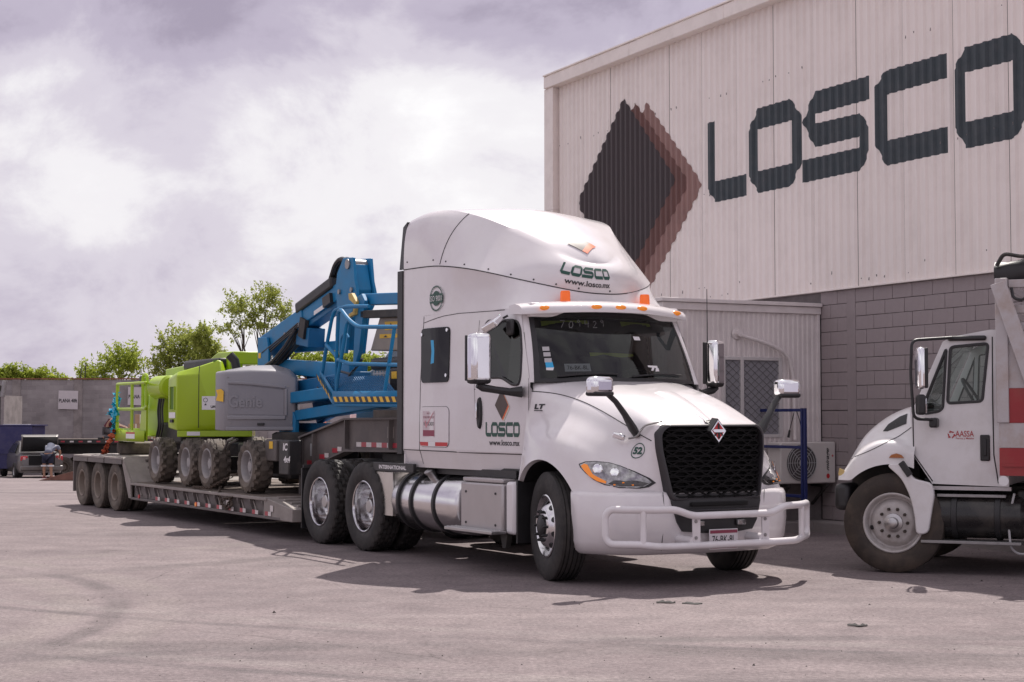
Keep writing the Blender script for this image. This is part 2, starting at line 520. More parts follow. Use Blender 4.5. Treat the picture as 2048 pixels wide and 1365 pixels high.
# ---------------------------------------------------------------- ground
def gz(y):
    return -0.0225 * max(0.0, y - 30.0) if y < 110 else -1.8
def asphalt():
    m = bpy.data.materials.new('asphalt_dusty')
    m.use_nodes = True
    nt, L = m.node_tree.nodes, m.node_tree.links
    b = nt['Principled BSDF']
    b.inputs['Specular IOR Level'].default_value = 0.3
    t = N(nt, 'ShaderNodeTexCoord')
    def noise(scale, detail=5, rough=0.6, sc=(1, 1, 1), rz=0.0, dist=0.0):
        mp = N(nt, 'ShaderNodeMapping')
        mp.inputs['Scale'].default_value = sc
        mp.inputs['Rotation'].default_value = (0, 0, rz)
        L.new(t.outputs['Object'], mp.inputs[0])
        n = N(nt, 'ShaderNodeTexNoise')
        n.inputs['Scale'].default_value = scale
        n.inputs['Detail'].default_value = detail
        n.inputs['Roughness'].default_value = rough
        n.inputs['Distortion'].default_value = dist
        L.new(mp.outputs[0], n.inputs['Vector'])
        return n.outputs['Fac']
    def mr(v, a, bb, c, d):
        x = N(nt, 'ShaderNodeMapRange')
        for k, q in zip(('From Min', 'From Max', 'To Min', 'To Max'), (a, bb, c, d)):
            x.inputs[k].default_value = q
        L.new(v, x.inputs['Value'])
        return x.outputs[0]
    def mixc(f, A, B, mode='MIX'):
        x = N(nt, 'ShaderNodeMix', data_type='RGBA', blend_type=mode)
        if isinstance(f, float):
            x.inputs['Factor'].default_value = f
        else:
            L.new(f, x.inputs['Factor'])
        for k, q in (('A', A), ('B', B)):
            if isinstance(q, tuple):
                x.inputs[k].default_value = (*q, 1)
            else:
                L.new(q, x.inputs[k])
        return x.outputs['Result']
    c = mixc(mr(noise(0.22, 6, 0.62), .36, .64, 0, 1), (0.176, 0.143, 0.148), (0.228, 0.188, 0.190))
    # tyre-swept streaks, in two directions
    c = mixc(mr(noise(1.1, 5, 0.6, (0.10, 0.8, 1), 0.75, 0.6), .54, .68, 0, 0.45), c, (0.122, 0.101, 0.105))
    c = mixc(mr(noise(1.3, 5, 0.6, (0.10, 0.9, 1), -0.55, 0.7), .54, .70, 0, 0.45), c, (0.275, 0.230, 0.230))
    # curved wheel tracks: thin rings about points in the yard
    for cx, cy, r0, w, col, amt in ((-9.5, 12.0, 6.0, 0.22, (0.225, 0.192, 0.185), .7), (-9.5, 12.0, 6.75, 0.25, (0.225, 0.192, 0.185), .65), (-9.5, 12.0, 6.38, 0.14, (0.095, 0.081, 0.083), .6),
                                (-2.0, -6.0, 15.2, 0.25, (0.22, 0.188, 0.182), .55), (-2.0, -6.0, 17.1, 0.3, (0.095, 0.081, 0.083), .5), (-12.0, 26.0, 10.5, .28, (0.22, .188, .182), .55), (-12.0, 26.0, 12.3, .28, (0.095, .081, .083), .5), (6.0, 30.0, 19.2, .16, (0.235, .203, .20), .6), (6.0, 30.0, 19.55, .10, (0.10, .086, .09), .6), (6.0, 30.0, 21.1, .16, (0.235, .203, .20), .6), (6.0, 30.0, 21.4, .10, (0.10, .086, .09), .6), (-14.0, 4.0, 9.2, .20, (0.24, .205, .20), .6), (-14.0, 4.0, 9.55, .12, (0.10, .086, .09), .55), (-14.0, 4.0, 11.0, .2, (0.24, .205, .20), .6), (3.0, -8.0, 17.6, .18, (0.10, .086, .09), .5), (3.0, -8.0, 19.5, .18, (0.10, .086, .09), .5)):
        v = N(nt, 'ShaderNodeVectorMath', operation='DISTANCE')
        L.new(t.outputs['Object'], v.inputs[0])
        v.inputs[1].default_value = (cx, cy, 0)
        s1 = N(nt, 'ShaderNodeMath', operation='SUBTRACT')
        L.new(v.outputs['Value'], s1.inputs[0])
        s1.inputs[1].default_value = r0
        a1 = N(nt, 'ShaderNodeMath', operation='ABSOLUTE')
        L.new(s1.outputs[0], a1.inputs[0])
        f = mr(a1.outputs[0], w * .4, w, amt, 0)
        f2 = N(nt, 'ShaderNodeMath', operation='MULTIPLY')
        L.new(f, f2.inputs[0])
        L.new(mr(noise(0.5, 5, 0.7), .36, .55, 0.15, 1), f2.inputs[1])
        c = mixc(f2.outputs[0], c, col)
    vo = N(nt, 'ShaderNodeTexVoronoi', feature='DISTANCE_TO_EDGE')
    vo.inputs['Scale'].default_value = .33
    wv = N(nt, 'ShaderNodeMix', data_type='RGBA')
    wv.inputs['Factor'].default_value = .10
    nz = N(nt, 'ShaderNodeTexNoise')
    nz.inputs['Scale'].default_value = 1.6
    nz.inputs['Detail'].default_value = 6
    L.new(t.outputs['Object'], nz.inputs['Vector'])
    L.new(t.outputs['Object'], wv.inputs['A'])
    L.new(nz.outputs['Color'], wv.inputs['B'])
    L.new(wv.outputs['Result'], vo.inputs['Vector'])
    ck = N(nt, 'ShaderNodeMath', operation='MULTIPLY')
    L.new(mr(vo.outputs['Distance'], .0, .004, .5, 0), ck.inputs[0])
    L.new(mr(noise(.35, 4), .50, .58, 0, 1), ck.inputs[1])
    c = mixc(ck.outputs[0], c, (0.06, 0.05, 0.05))
    # oil stains
    c = mixc(mr(noise(0.9, 6, 0.65, (1, .5, 1)), .66, .76, 0, 0.55), c, (0.055, 0.045, 0.044))
    # mottled wear and dust
    c = mixc(mr(noise(2.2, 6, 0.7), .38, .62, 0, 1), mixc(1.0, c, (0.86, 0.86, 0.865), 'MULTIPLY'), mixc(1.0, c, (1.10, 1.10, 1.095), 'MULTIPLY'))
    c = mixc(mr(noise(9, 5, 0.75), .58, .68, 0, .5), c, (0.105, 0.088, 0.09))
    # fine aggregate
    c = mixc(mr(noise(26, 3, 0.8), .30, .72, .0, 1.0), mixc(1.0, c, (0.58, 0.58, 0.58), 'MULTIPLY'), mixc(1.0, c, (1.36, 1.36, 1.35), 'MULTIPLY'))
    c = mixc(mr(noise(90, 2, 0.8), .60, .68, 0, 0.6), c, (0.36, 0.32, 0.31))
    c = mixc(mr(noise(75, 2, 0.8, (1, 1, 1), .5), .60, .69, 0, 0.65), c, (0.045, 0.039, 0.04))
    L.new(c, b.inputs['Base Color'])
    L.new(mr(noise(3, 5), .3, .7, .82, .98), b.inputs['Roughness'])
    bp = N(nt, 'ShaderNodeBump')
    bp.inputs['Strength'].default_value = 0.5
    bp.inputs['Distance'].default_value = 0.012
    L.new(noise(55, 4, 0.75), bp.inputs['Height'])
    L.new(bp.outputs[0], b.inputs['Normal'])
    return m
ys = [-60, -20, 0, 10, 20, 30, 40, 50, 60, 75, 90, 109, 140, 400, 1500]
g = MB()
g.grid([[(x, y, gz(y)) for x in (-1200, -200, -60, -20, 0, 20, 60, 200, 1200)] for y in ys])
tag(g.build('ground', asphalt(), smooth=60), kind='structure')
# ================================================================ warehouse
SHEET = mat('sheet_cream', (0.87, 0.79, 0.75), 0.42, var=0.05, vscale=0.8, dirt=(0.45, 0.38, 0.34), dirt_amt=0.22, dirt_scale=1.1)
TRIM = mat('trim_cream', (0.87, 0.79, 0.75), 0.45, var=0.05, vscale=1.2, dirt=(0.4, 0.34, 0.3), dirt_amt=0.25, dirt_scale=2)
PLOGO_G = mat('wall_paint_slate', (0.036, 0.050, 0.060), 0.5, var=0.15, vscale=3, dirt=(0.2, 0.18, 0.18), dirt_amt=0.15, dirt_scale=4)
PLOGO_1 = mat('wall_paint_dark_brown', (0.048, 0.033, 0.036), 0.5, var=0.15, vscale=3)
PLOGO_2 = mat('wall_paint_brown', (0.145, 0.062, 0.052), 0.5, var=0.15, vscale=3)
PLOGO_3 = mat('wall_paint_pale_brown', (0.29, 0.165, 0.145), 0.5, var=0.15, vscale=3)
BLOCK = mat('grey_painted_block', (0.325, 0.275, 0.28), 0.8, var=0.10, vscale=2.5, bump=0.5, bscale=45, dirt=(0.17, 0.145, 0.14), dirt_amt=0.35, dirt_scale=1.5)
MORTAR = mat('mortar', (0.17, 0.15, 0.15), 0.9, var=0.2, vscale=10)
CONC = mat('concrete', (0.27, 0.24, 0.235), 0.85, var=0.2, vscale=3, bump=0.4, bscale=30, dirt=(0.12, 0.1, 0.1), dirt_amt=0.5)
PANELGREY = mat('office_panel', (0.76, 0.70, 0.695), 0.5, var=0.05, vscale=2, dirt=(0.35, 0.3, 0.28), dirt_amt=0.3, dirt_scale=2.2)

BROT = -R(90 - 26.7652)
wh = empty('warehouse', (4.58232, 22.11892, 0), BROT, 'large cream corrugated warehouse with a dark diamond and LOSCO lettering on its wall', 'warehouse')
PITCH, DEP = 0.955 / 6, 0.031
PROF = [(0.0, 0.0), (0.055, 0.0), (0.080, -DEP), (0.118, -DEP), (0.143, 0.0)]
PX0 = -8.2475
def brk(x0, x1):
    out = []
    k0 = int(math.floor((x0 - PX0) / PITCH)) - 1
    for k in range(k0, k0 + int((x1 - x0) / PITCH) + 4):
        for s, d in PROF:
            out.append((PX0 + k * PITCH + s, d))
    return out
# core behind the cladding
MB().bx(-8.3, 7.0, 0.09, 13.0, 0.0, 7.85).build('core_wall', MORTAR, wh, smooth=0)
# one panel mesh, shared
pm = MB()
cols = []
for k in range(6):
    for s, d in PROF:
        cols.append((k * PITCH + s, d))
cols = [(max(0.003, x), d) for x, d in cols] + [(0.952, 0.0)]
pm.grid([[(x, d, z) for x, d in cols] for z in (3.37, 7.70)])
first = None
for k in range(15):
    x = PX0 + 0.955 * k
    if first is None:
        first = pm.build('metal_panel', SHEET, wh, smooth=0, fixn=False)
        o = first
    else:
        o = first.copy()
        link(o, wh)
    o.location = (x, random.uniform(-0.004, 0.004), 0)
    # lap strip in each joint
    if k:
        pass
lap = MB().bx(-0.012, 0.012, 0.006, 0.02, 3.37, 7.70).build('lap_strip', SEAM, wh, smooth=0)
for k in range(15):
    o = lap if k == 0 else link(lap.copy(), wh)
    o.location = (PX0 + 0.955 * k, 0, 0)
# screws along the lower edge and girts: tiny, one part
sc = MB()
for z in (3.47, 3.62, 5.1, 6.6):
    for k in range(84):
        if random.random() < 0.22:
            x = PX0 + PITCH * k + 0.1
            sc.cyl((x, -DEP - 0.006, z + random.uniform(-.05, .05)), (x, -DEP + 0.002, z), 0.008, n=5)
so = sc.build('panel_screws', MORTAR, wh, smooth=0)
so['kind'] = 'stuff'
# paint laid on the corrugations
def clip(poly, xa, keep_right):
    out = []
    n = len(poly)
    for i in range(n):
        p, q = poly[i], poly[(i + 1) % n]
        a = (p[0] - xa) if keep_right else (xa - p[0])
        b = (q[0] - xa) if keep_right else (xa - q[0])
        if a >= 0:
            out.append(p)
        if (a > 0 > b) or (a < 0 < b):
            t = a / (a - b)
            out.append((xa, p[1] + (q[1] - p[1]) * t))
    return out
def paint(name, plist, m, off=0.004):
    b = MB()
    for poly in plist:
        x0, x1 = min(p[0] for p in poly), max(p[0] for p in poly)
        bp = brk(x0, x1)
        for (xa, da), (xb, db) in zip(bp, bp[1:]):
            if xb <= x0 or xa >= x1:
                continue
            c = clip(clip(poly, xa, True), xb, False)
            if len(c) < 3:
                continue
            vs = []
            for x, z in c:
                t = (x - xa) / max(1e-6, xb - xa)
                vs.append((x, da + (db - da) * t - off, z))
            b.add(vs, [tuple(range(len(vs)))])
    return b.build(name, m, wh, smooth=0, fixn=False)
def rdia(cx, cz, hw, hh, tr=0.0):
    # diamond with clipped side corners
    return [(cx, cz + hh), (cx - hw * .97, cz + .10), (cx - hw, cz), (cx - hw * .97, cz - .10), (cx, cz - hh), (cx + hw * .97, cz - .10), (cx + hw, cz), (cx + hw * .97, cz + .10)]
paint('painted_diamond', [rdia(-5.10, 5.265, 1.62, 1.60)], PLOGO_3, 0.008)['label'] = 'pale brown painted diamond, rearmost of three'
paint('painted_diamond', [rdia(-5.47, 5.35, 1.60, 1.58)], PLOGO_2, 0.012)['label'] = 'reddish brown painted diamond'
paint('painted_diamond', [rdia(-5.85, 5.45, 1.60, 1.62)], PLOGO_1, 0.016)['label'] = 'near-black painted diamond in front'
for k in LOGO:
    paint('painted_letter', [[(x - 3.308, z + 4.938) for x, z in p] for p in LOGO[k]], PLOGO_G)['label'] = 'slate painted letter ' + k.replace('Q', 'O')
# fascia, in lengths
for x0, x1 in ((-8.473, -5.39), (-5.386, -2.575), (-2.571, 0.6), (0.604, 3.8), (3.804, 7.0)):
    MB().bx(x0, x1, -0.20, 0.06, 7.70, 7.925).build('fascia', TRIM, wh, bevel=0.012)
    MB().bx(x0, x1, -0.222, 0.3, 7.928, 7.957).build('roof_flashing', TRIM, wh, bevel=0.004)
for z0, z1 in ((0.0, 5.416), (5.42, 7.657)):
    MB().prism([(-8.52, -.16), (-8.18, -.16), (-8.22, -.01), (-8.22, .4), (-8.52, .4)], 'z', z0, z1 + .04 * (z1 > 7)).build('corner_trim', TRIM, wh, smooth=0)
MB().bx(-8.25, 7.0, -0.05, 0.085, 3.345, 3.369).build('drip_edge', TRIM, wh, bevel=0.003)
# block wall
MB().bx(-8.25, 7.0, 0.034, 0.088, 0.0, 3.343).build('mortar_bed', MORTAR, wh, smooth=0)
bm_ = MB().bx(0, 0.381, 0.012, 0.033, 0, 0.184)
blk = None
def block(parent, loc, rz=0.0, sx=1.0):
    global blk
    if blk is None:
        blk = bm_.build('block', BLOCK, parent, bevel=0.004, seg=1)
        o = blk
    else:
        o = link(blk.copy(), parent)
    o.location = loc
    o.rotation_euler = (0, random.uniform(-.003, .003), rz)
    o.scale = (sx, 1, 1)
    return o
rows = [0.155 + 0.19 * k for k in range(8)] + [1.827 + 0.19 * k for k in range(8)]
for i, z in enumerate(rows):
    off = 0.488 if i % 2 == 0 else 0.642
    x = off - 0.387 * 3
    while x < 4.4:
        x1 = x + 0.381
        a, b_ = x, x1
        if a < 0.075 and b_ > -0.52:                        # left of the tie column
            a, b_ = max(a, -0.5), min(b_, 0.07)
        elif b_ > 0.258:
            a = max(a, 0.262)
        if b_ - a > 0.05 and (b_ <= 0.071 or a >= 0.26):
            block(wh, (a, random.uniform(-.003, .001), z), 0, (b_ - a) / 0.381)
        if a < 0.07 and x1 > 0.28:
            block(wh, (0.262, 0, z), 0, (x1 - 0.262) / 0.381)
        x += 0.387
MB().bx(0.075, 0.257, 0.004, 0.05, 0.15, 3.342).build('tie_column', BLOCK, wh, bevel=0.006)
MB().bx(-0.5, 0.072, 0.008, 0.05, 1.679, 1.823).build('bond_beam', BLOCK, wh, bevel=0.006)
MB().bx(0.26, 5.0, 0.008, 0.05, 1.679, 1.823).build('bond_beam', BLOCK, wh, bevel=0.006)
kb = MB().bx(-0.5, 6.5, -0.33, 0.02, -0.02, 0.148)
ko = kb.build('kerb', CONC, None, bevel=0.02)
ko.location, ko.rotation_euler = wh.location, wh.rotation_euler
tag(ko, kind='structure')

# ================================================================ site office against the warehouse wall
of = empty('site_office', wh.location, BROT, 'low grey corrugated office annex with barred window, set against the warehouse', 'annex')
OX, OW = -0.53, -2.58
MB().bx(-5.0, OX - 0.02, OW + 0.02, 0.0, 0.0, 3.1).build('core_wall', PANELGREY, of, smooth=0)
def corr(name, a0, a1, z0, z1, mapf, pitch=0.083, dep=0.016):
    c = []
    a = a0
    while a < a1:
        for s, d in ((0, 0), (.3, 0), (.42, 1), (.72, 1), (.84, 0)):
            if a + s * pitch <= a1:
                c.append((a + s * pitch, d * dep))
        a += pitch
    c.append((a1, 0))
    return MB().grid([[mapf(x, d, z) for x, d in c] for z in (z0, z1)]).build(name, PANELGREY, of, smooth=0, fixn=False)
WY0, WY1, WZ0, WZ1 = -1.66, -0.66, 1.30, 2.41
fm = lambda a, d, z: (OX + d, a, z)
corr('wall_sheet', OW, WY0, 0.72, 3.03, fm)
corr('wall_sheet', WY1, -0.04, 0.72, 3.03, fm)
corr('wall_sheet', WY0 + .001, WY1 - .001, WZ1, 3.03, fm)
corr('wall_sheet', WY0 + .001, WY1 - .001, 0.72, WZ0, fm)
corr('wall_sheet', -5.0, OX, 0.72, 3.03, lambda a, d, z: (a, OW - d, z))
MB().bx(-5.02, OX + 0.05, OW - 0.05, 0.0, 3.03, 3.13).build('roof_trim', PANELGREY, of, bevel=0.006)
MB().bx(-5.06, OX + 0.085, OW - 0.085, 0.0, 3.133, 3.185).build('roof_edge', PANELGREY, of, bevel=0.006)
MB().bx(OX - 0.01, OX + 0.03, -0.055, -0.005, 0.70, 3.03).build('corner_strip', PANELGREY, of, bevel=0.004)
for i, z in enumerate((0.155, 0.345, 0.535)):
    y = OW + (0.0 if i % 2 else -0.19)
    while y < -0.02:
        a, b_ = max(y, OW), min(y + 0.381, -0.01)
        if b_ - a > 0.05:
            block(of, (OX + 0.008, a, z), R(90), (b_ - a) / 0.381)
        y += 0.387
MB().bx(OX - .018, OX + .01, OW, 0, 0, 0.716).build('base_wall', MORTAR, of, smooth=0)
MB().bx(OX - .01, OX + .26, OW, -.01, -0.02, 0.146).build('base_step', CONC, of, bevel=.015)
# window
FRAMEW = mat('window_frame_white', (0.60, 0.57, 0.57), 0.45, var=0.06)
PANEG = mat('frosted_pane', (0.30, 0.295, 0.32), 0.25, var=0.1, vscale=1.5)
win = MB()
for a, b_ in ((WY0, WY0 + .05), (WY1 - .05, WY1), (-1.33 - .025, -1.33 + .025)):
    win.bx(OX - .02, OX + .025, a, b_, WZ0, WZ1)
win.bx(OX - .02, OX + .024, WY0 + .05, WY1 - .05, WZ1 - .045, WZ1).bx(OX - .02, OX + .024, WY0 + .05, WY1 - .05, WZ0, WZ0 + .045)
wo = win.build('window', FRAMEW, of, bevel=.004)
for a, b_ in ((WY0 + .05, -1.355), (-1.305, WY1 - .05)):
    MB().bx(OX - .018, OX - .01, a, b_, WZ0 + .045, WZ1 - .045).build('pane', PANEG, wo, smooth=0)
    gr = MB()
    st = 0.13
    n = 0
    for d in (1, -1):
        for k in range(-14, 22):
            # zig-zag bars clipped to the opening
            z0 = WZ0 + k * 0.105
            p0, p1 = (a, z0), (b_, z0 + d * (b_ - a) * 0.80)
            L_ = []
            for t in np.linspace(0, 1, 25):
                y = p0[0] + (p1[0] - p0[0]) * t
                z = p0[1] + (p1[1] - p0[1]) * t
                if WZ0 + .05 < z < WZ1 - .05:
                    L_.append((OX + .004, y, z))
            if len(L_) > 1:
                gr.cyl(L_[0], L_[-1], 0.0032, n=4)
    gr.build('window_grille', mat('grille_wire', (.10, .095, .10), .6), wo, smooth=0)
cd = MB().tube(roundpath([(OX + .09, -1.418, 2.727), (OX + .09, -1.36, 2.69), (OX + .09, -0.95, 2.60), (OX + .09, -0.60, 2.45), (OX + .09, -0.513, 2.13), (OX + .09, -0.505, 1.27)], 0.22), 0.027, n=10)
cd.cyl((OX, -1.418, 2.727), (OX + .11, -1.418, 2.727), 0.045)
cdo = cd.build('conduit', PANELGREY, of)
MB().lathe([(0.0, .02), (.075, .02), (.085, .0)], (OX + .02, -1.418, 2.727), (1, 0, 0), 16).build('conduit_flange', PANELGREY, of)
MB().tube([(OX + .1, -.50, 1.72), (OX + .11, -.56, 1.55), (OX + .1, -.60, 1.40)], .006, 5).cyl((OX + .1, -.60, 1.40), (OX + .1, -.625, 1.30), .016, .02, 6).tube([(OX + .1, -.50, 1.72), (OX + .11, -.44, 1.55), (OX + .1, -.40, 1.42)], .006, 5).cyl((OX + .1, -.40, 1.42), (OX + .1, -.375, 1.32), .016, .02, 6).build('loose_cable', DARK, of)

# ================================================================ outdoor air conditioner
AC = mat('ac_white', (0.66, 0.62, 0.60), 0.45, var=0.05, vscale=3, dirt=(.4, .34, .3), dirt_amt=.3)
ac = empty('air_conditioner', wh.location, BROT, 'cream outdoor air conditioning unit with round fan grille on the office wall', 'air conditioner')
A0, A1, AZ0, AZ1, AX0, AX1 = -0.95, -0.015, 0.67, 1.24, OX + 0.05, OX + 0.36
MB().bx(AX0, AX1, A0, A1, AZ0, AZ1).build('casing', AC, ac, bevel=.018)
fc = (-0.60, 0.955)
MB().lathe([(0.0, .004), (.245, .004), (.25, .012)], (AX1 - .001, fc[0], fc[1]), (1, 0, 0), 32).build('fan_recess', mat('fan_grey', (.10, .09, .09), .6), ac)
fgr = MB()
for r in (.045, .085, .125, .165, .205, .24):
    fgr.tube([(AX1 + .02, fc[0] + r * math.cos(t), fc[1] + r * math.sin(t)) for t in np.linspace(0, 2 * math.pi, 28, endpoint=False)], .005, 5, closed=True)
for k in range(8):
    t = k * math.pi / 4
    fgr.cyl((AX1 + .018, fc[0], fc[1]), (AX1 + .018, fc[0] + .245 * math.cos(t), fc[1] + .245 * math.sin(t)), .004, n=4)
fgr.lathe([(0, .01), (.04, .01), (.045, 0)], (AX1 + .015, fc[0], fc[1]), (1, 0, 0), 14)
fgr.build('fan_grille', GREYT, ac)
acm = lambda u, v: (AX1 + .004, A1 - .10 - v, AZ0 + .16 + u)
text('brand_lettering', 'mirage', (0, 0, .30, .07), acm, BLACKT, ac, bold=.02, shear=.15)
polys('logo_mark', [circle(-.06, .035, .035, .03, 10)], acm, REDT, ac)
polys('logo_mark', [[(.20, -.05), (.235, -.05), (.235, -.04), (.20, -.04)], [(.2125, -.062), (.2225, -.062), (.2225, -.028), (.2125, -.028)]], acm, REDT, ac)
for y in (A0 + .15, A1 - .15):
    br = MB()
    br.bx(OX, AX1, y - .02, y + .02, AZ0 - .05, AZ0 - .002)
    br.bar((OX + .02, y, AZ0 - .3), (AX1 - .03, y, AZ0 - .045), .03, .03)
    br.build('wall_bracket', DARK, ac)

# ================================================================ blue tube frame standing by the office
NAVY = mat('navy_steel', (0.012, 0.022, 0.12), 0.4, var=0.2, vscale=6, coat=.2)
cf = empty('tube_rack', wh.location, BROT, 'navy blue square tube frame standing in front of the air conditioner', 'metal frame')
CY = -1.0
for x in (0.385, 0.445):
    MB().bx(x - .018, x + .018, CY - .02, CY + .02, 0.0, 1.70).build('post', NAVY, cf, bevel=.004)
for z in (1.675, 1.18, .53):
    MB().bx(-0.78, 0.365, CY - .018, CY + .018, z - .02, z + .02).build('rail', NAVY, cf, bevel=.004)
MB().bx(-0.82, -0.782, CY - .02, CY + .02, 0.0, 1.70).build('post', NAVY, cf, bevel=.004)
# ================================================================ wheels (built once per kind, then copied)
def tyre_prof(Rr, w, rb, grooves=(), gd=0.014, gw=0.012):
    tw = w * 0.40
    tread = [(Rr - .004, -tw)]
    for g_ in grooves:
        tread += [(Rr, g_ - gw / 2), (Rr - gd, g_ - gw / 2 + .001), (Rr - gd, g_ + gw / 2 - .001), (Rr, g_ + gw / 2)]
    tread += [(Rr - .004, tw)]
    side = [(rb, .30 * w), (rb + .012, .40 * w), (rb + .05, .475 * w), (rb + (Rr - rb) * .5, .5 * w), (Rr - .07, .485 * w), (Rr - .025, .45 * w)]
    return [(r, -h) for r, h in side] + tread + [(r, h) for r, h in reversed(side)]
class WheelKind:
    def __init__(s, name, Rr, w, rim, rubber, rimmat, grooves=(), lug=None, nseg=48, nuts=True):
        s.Rr, s.w = Rr, w
        rb = 0.29 if Rr > .5 else Rr * .56
        prof = tyre_prof(Rr, w, rb, grooves)
        mod = None
        if lug == 'block':
            nseg = 96
            mod = lambda i, j: (.020 if (6 <= j < len(prof) - 6 and (i + (j // 4) * 2) % 4 == 0) else 0)
        elif lug == 'chevron':
            nseg = 64
            half = len(prof) // 2
            def mod(i, j):
                r_, h_ = prof[j]
                if r_ < Rr - .06:
                    return 0
                ph = (i + int(abs(h_) / w * 9) + (2 if j >= half else 0)) % 4
                return .034 if ph >= 2 else 0
        s.parts = [('tyre', MB().lathe(prof, (0, 0, 0), (0, 1, 0), nseg, mod=mod), rubber, 28)]
        b = MB()
        if rim == 'steer':           # convex aluminium disc with hand holes
            b.lathe([(.292, .30 * w - .01), (.305, .44 * w), (.292, .455 * w), (.280, .40 * w), (.265, .22 * w), (.262, .20 * w), (.235, .30 * w), (.19, .50 * w), (.165, .54 * w), (.0, .54 * w)], (0, 0, 0), (0, 1, 0), 40)
            for k in range(10):
                t = 2 * math.pi * k / 10 + .3
                c = Vector((.222 * math.cos(t), .36 * w + .008, .222 * math.sin(t)))
                nrm = Vector((math.cos(t) * .8, 1, math.sin(t) * .8)).normalized()
                s.parts.append(('hand_hole', MB().cyl(c - nrm * .004, c + nrm * .004, .027, n=12), BLACKP, 30))
            nutpos = [(.142, .54 * w, .075)]
            s.parts.append(('hub', MB().lathe([(.11, .52 * w), (.105, .60 * w), (.085, .66 * w), (.05, .69 * w), (0, .70 * w)], (0, 0, 0), (0, 1, 0), 20), BLACKP, 30))
            s.nut = (.142, .53 * w, .05, .017, BLACKP)
        elif rim == 'dish':          # deep aluminium dish of a drive axle
            b.lathe([(.292, .28 * w), (.306, .43 * w), (.296, .452 * w), (.284, .43 * w), (.277, .36 * w), (.270, .10 * w), (.258, -.18 * w), (.235, -.27 * w), (.2, -.22 * w), (.165, -.20 * w), (.0, -.20 * w)], (0, 0, 0), (0, 1, 0), 44)
            s.parts.append(('hub', MB().lathe([(.10, -.2 * w), (.095, .0 * w), (.085, .16 * w), (.07, .20 * w), (0, .21 * w)], (0, 0, 0), (0, 1, 0), 20), ALUB, 30))
            s.nut = (.142, -.2 * w, .07, .017, CHROME)
        elif rim == 'steel':         # white steel wheel, shallow
            b.lathe([(.292, .28 * w), (.306, .43 * w), (.296, .455 * w), (.284, .43 * w), (.272, .30 * w), (.262, .12 * w), (.245, .10 * w), (.205, .30 * w), (.18, .34 * w), (.0, .34 * w)], (0, 0, 0), (0, 1, 0), 44)
            s.parts.append(('hub', MB().lathe([(.098, .34 * w), (.094, .42 * w), (.06, .46 * w), (.052, .62 * w), (.03, .66 * w), (0, .66 * w)], (0, 0, 0), (0, 1, 0), 20), ALUB, 30))
            for k in range(2):
                t = math.pi * k + 2.9
                c = Vector((.232 * math.cos(t), .205 * w + .004, .232 * math.sin(t)))
                nrm = Vector((math.cos(t) * .9, 1, math.sin(t) * .9)).normalized()
                s.parts.append(('hand_hole', MB().cyl(c - nrm * .004, c + nrm * .006, .024, n=12), BLACKP, 30))
            s.nut = (.142, .33 * w, .05, .018, mat('nut_dark', (.08, .065, .055), .6, .5))
        elif rim == 'trailer':       # dusty steel dish
            b.lathe([(rb, .28 * w), (rb + .012, .44 * w), (rb, .455 * w), (rb - .02, .40 * w), (rb - .03, .0), (rb - .06, -.12 * w), (rb * .55, -.08 * w), (rb * .5, .12 * w), (0, .14 * w)], (0, 0, 0), (0, 1, 0), 32)
            s.nut = None
        else:                        # lift wheel, grey steel
            b.lathe([(rb, .28 * w), (rb + .02, .42 * w), (rb + .004, .44 * w), (rb - .015, .36 * w), (rb - .02, .12 * w), (rb * .6, .06 * w), (rb * .55, .16 * w), (rb * .36, .18 * w), (rb * .34, .28 * w), (0, .28 * w)], (0, 0, 0), (0, 1, 0), 32)
            s.nut = (rb * .46, .15 * w, .03, .014, STEEL)
        s.rim = (b, rimmat)
        s.proto = None
    def place(s, parent, loc, side, steer=0.0, name='wheel'):
        rz = (math.pi if side < 0 else 0.0) + steer
        if s.proto is None:
            o = s.rim[0].build(name, s.rim[1], parent, smooth=40)
            kids = [m.build(n, mm, o, smooth=sm) for n, m, mm, sm in s.parts]
            if s.nut:
                r, h, l, rr, mm = s.nut
                nb = MB().cyl((0, 0, 0), (0, l * .7, 0), rr, rr * .9, 6).cyl((0, l * .7, 0), (0, l, 0), rr * .7, rr * .4, 6)
                n0 = None
                for k in range(10):
                    t = 2 * math.pi * k / 10
                    if n0 is None:
                        n0 = q = nb.build('lug_nut', mm, o)
                    else:
                        q = link(n0.copy(), o)
                    q.location = (r * math.cos(t), h, r * math.sin(t))
                    kids.append(q)
            s.proto = (o, kids)
        else:
            o = link(s.proto[0].copy(), parent)
            for c in s.proto[1]:
                link(c.copy(), o)
        o.location = loc
        o.rotation_euler = (0, 0, rz)
        # spin each wheel a little so that no two look alike
        return o
K_STEER = WheelKind('steer', .525, .29, 'steer', RUBBER, ALU, grooves=(-.085, -.045, 0, .045, .085))
K_DRIVE = WheelKind('drive', .525, .285, 'dish', RUBBER, mat('rim_polished', (.60, .59, .60), .13, 1.0, var=.15, vscale=14), grooves=(-.08, -.027, .027, .08), lug='block')
K_STEEL = WheelKind('steel', .505, .29, 'steel', mat('tyre_brown', (.042, .032, .027), .75, var=.3, vscale=6, dirt=(.13, .095, .07), dirt_amt=.55, dirt_scale=4, bump=.2, bscale=80), mat('wheel_white', (.52, .49, .48), .45, var=.12, vscale=8, dirt=(.25, .2, .17), dirt_amt=.6, dirt_scale=6), grooves=(-.07, 0, .07))
TRIMM = mat('trailer_rim', (.26, .215, .18), .7, var=.2, vscale=6, dirt=(.15, .12, .1), dirt_amt=.5)
K_TRAIL = WheelKind('trail', .41, .24, 'trailer', RUBBERD, TRIMM, grooves=(-.05, 0, .05))
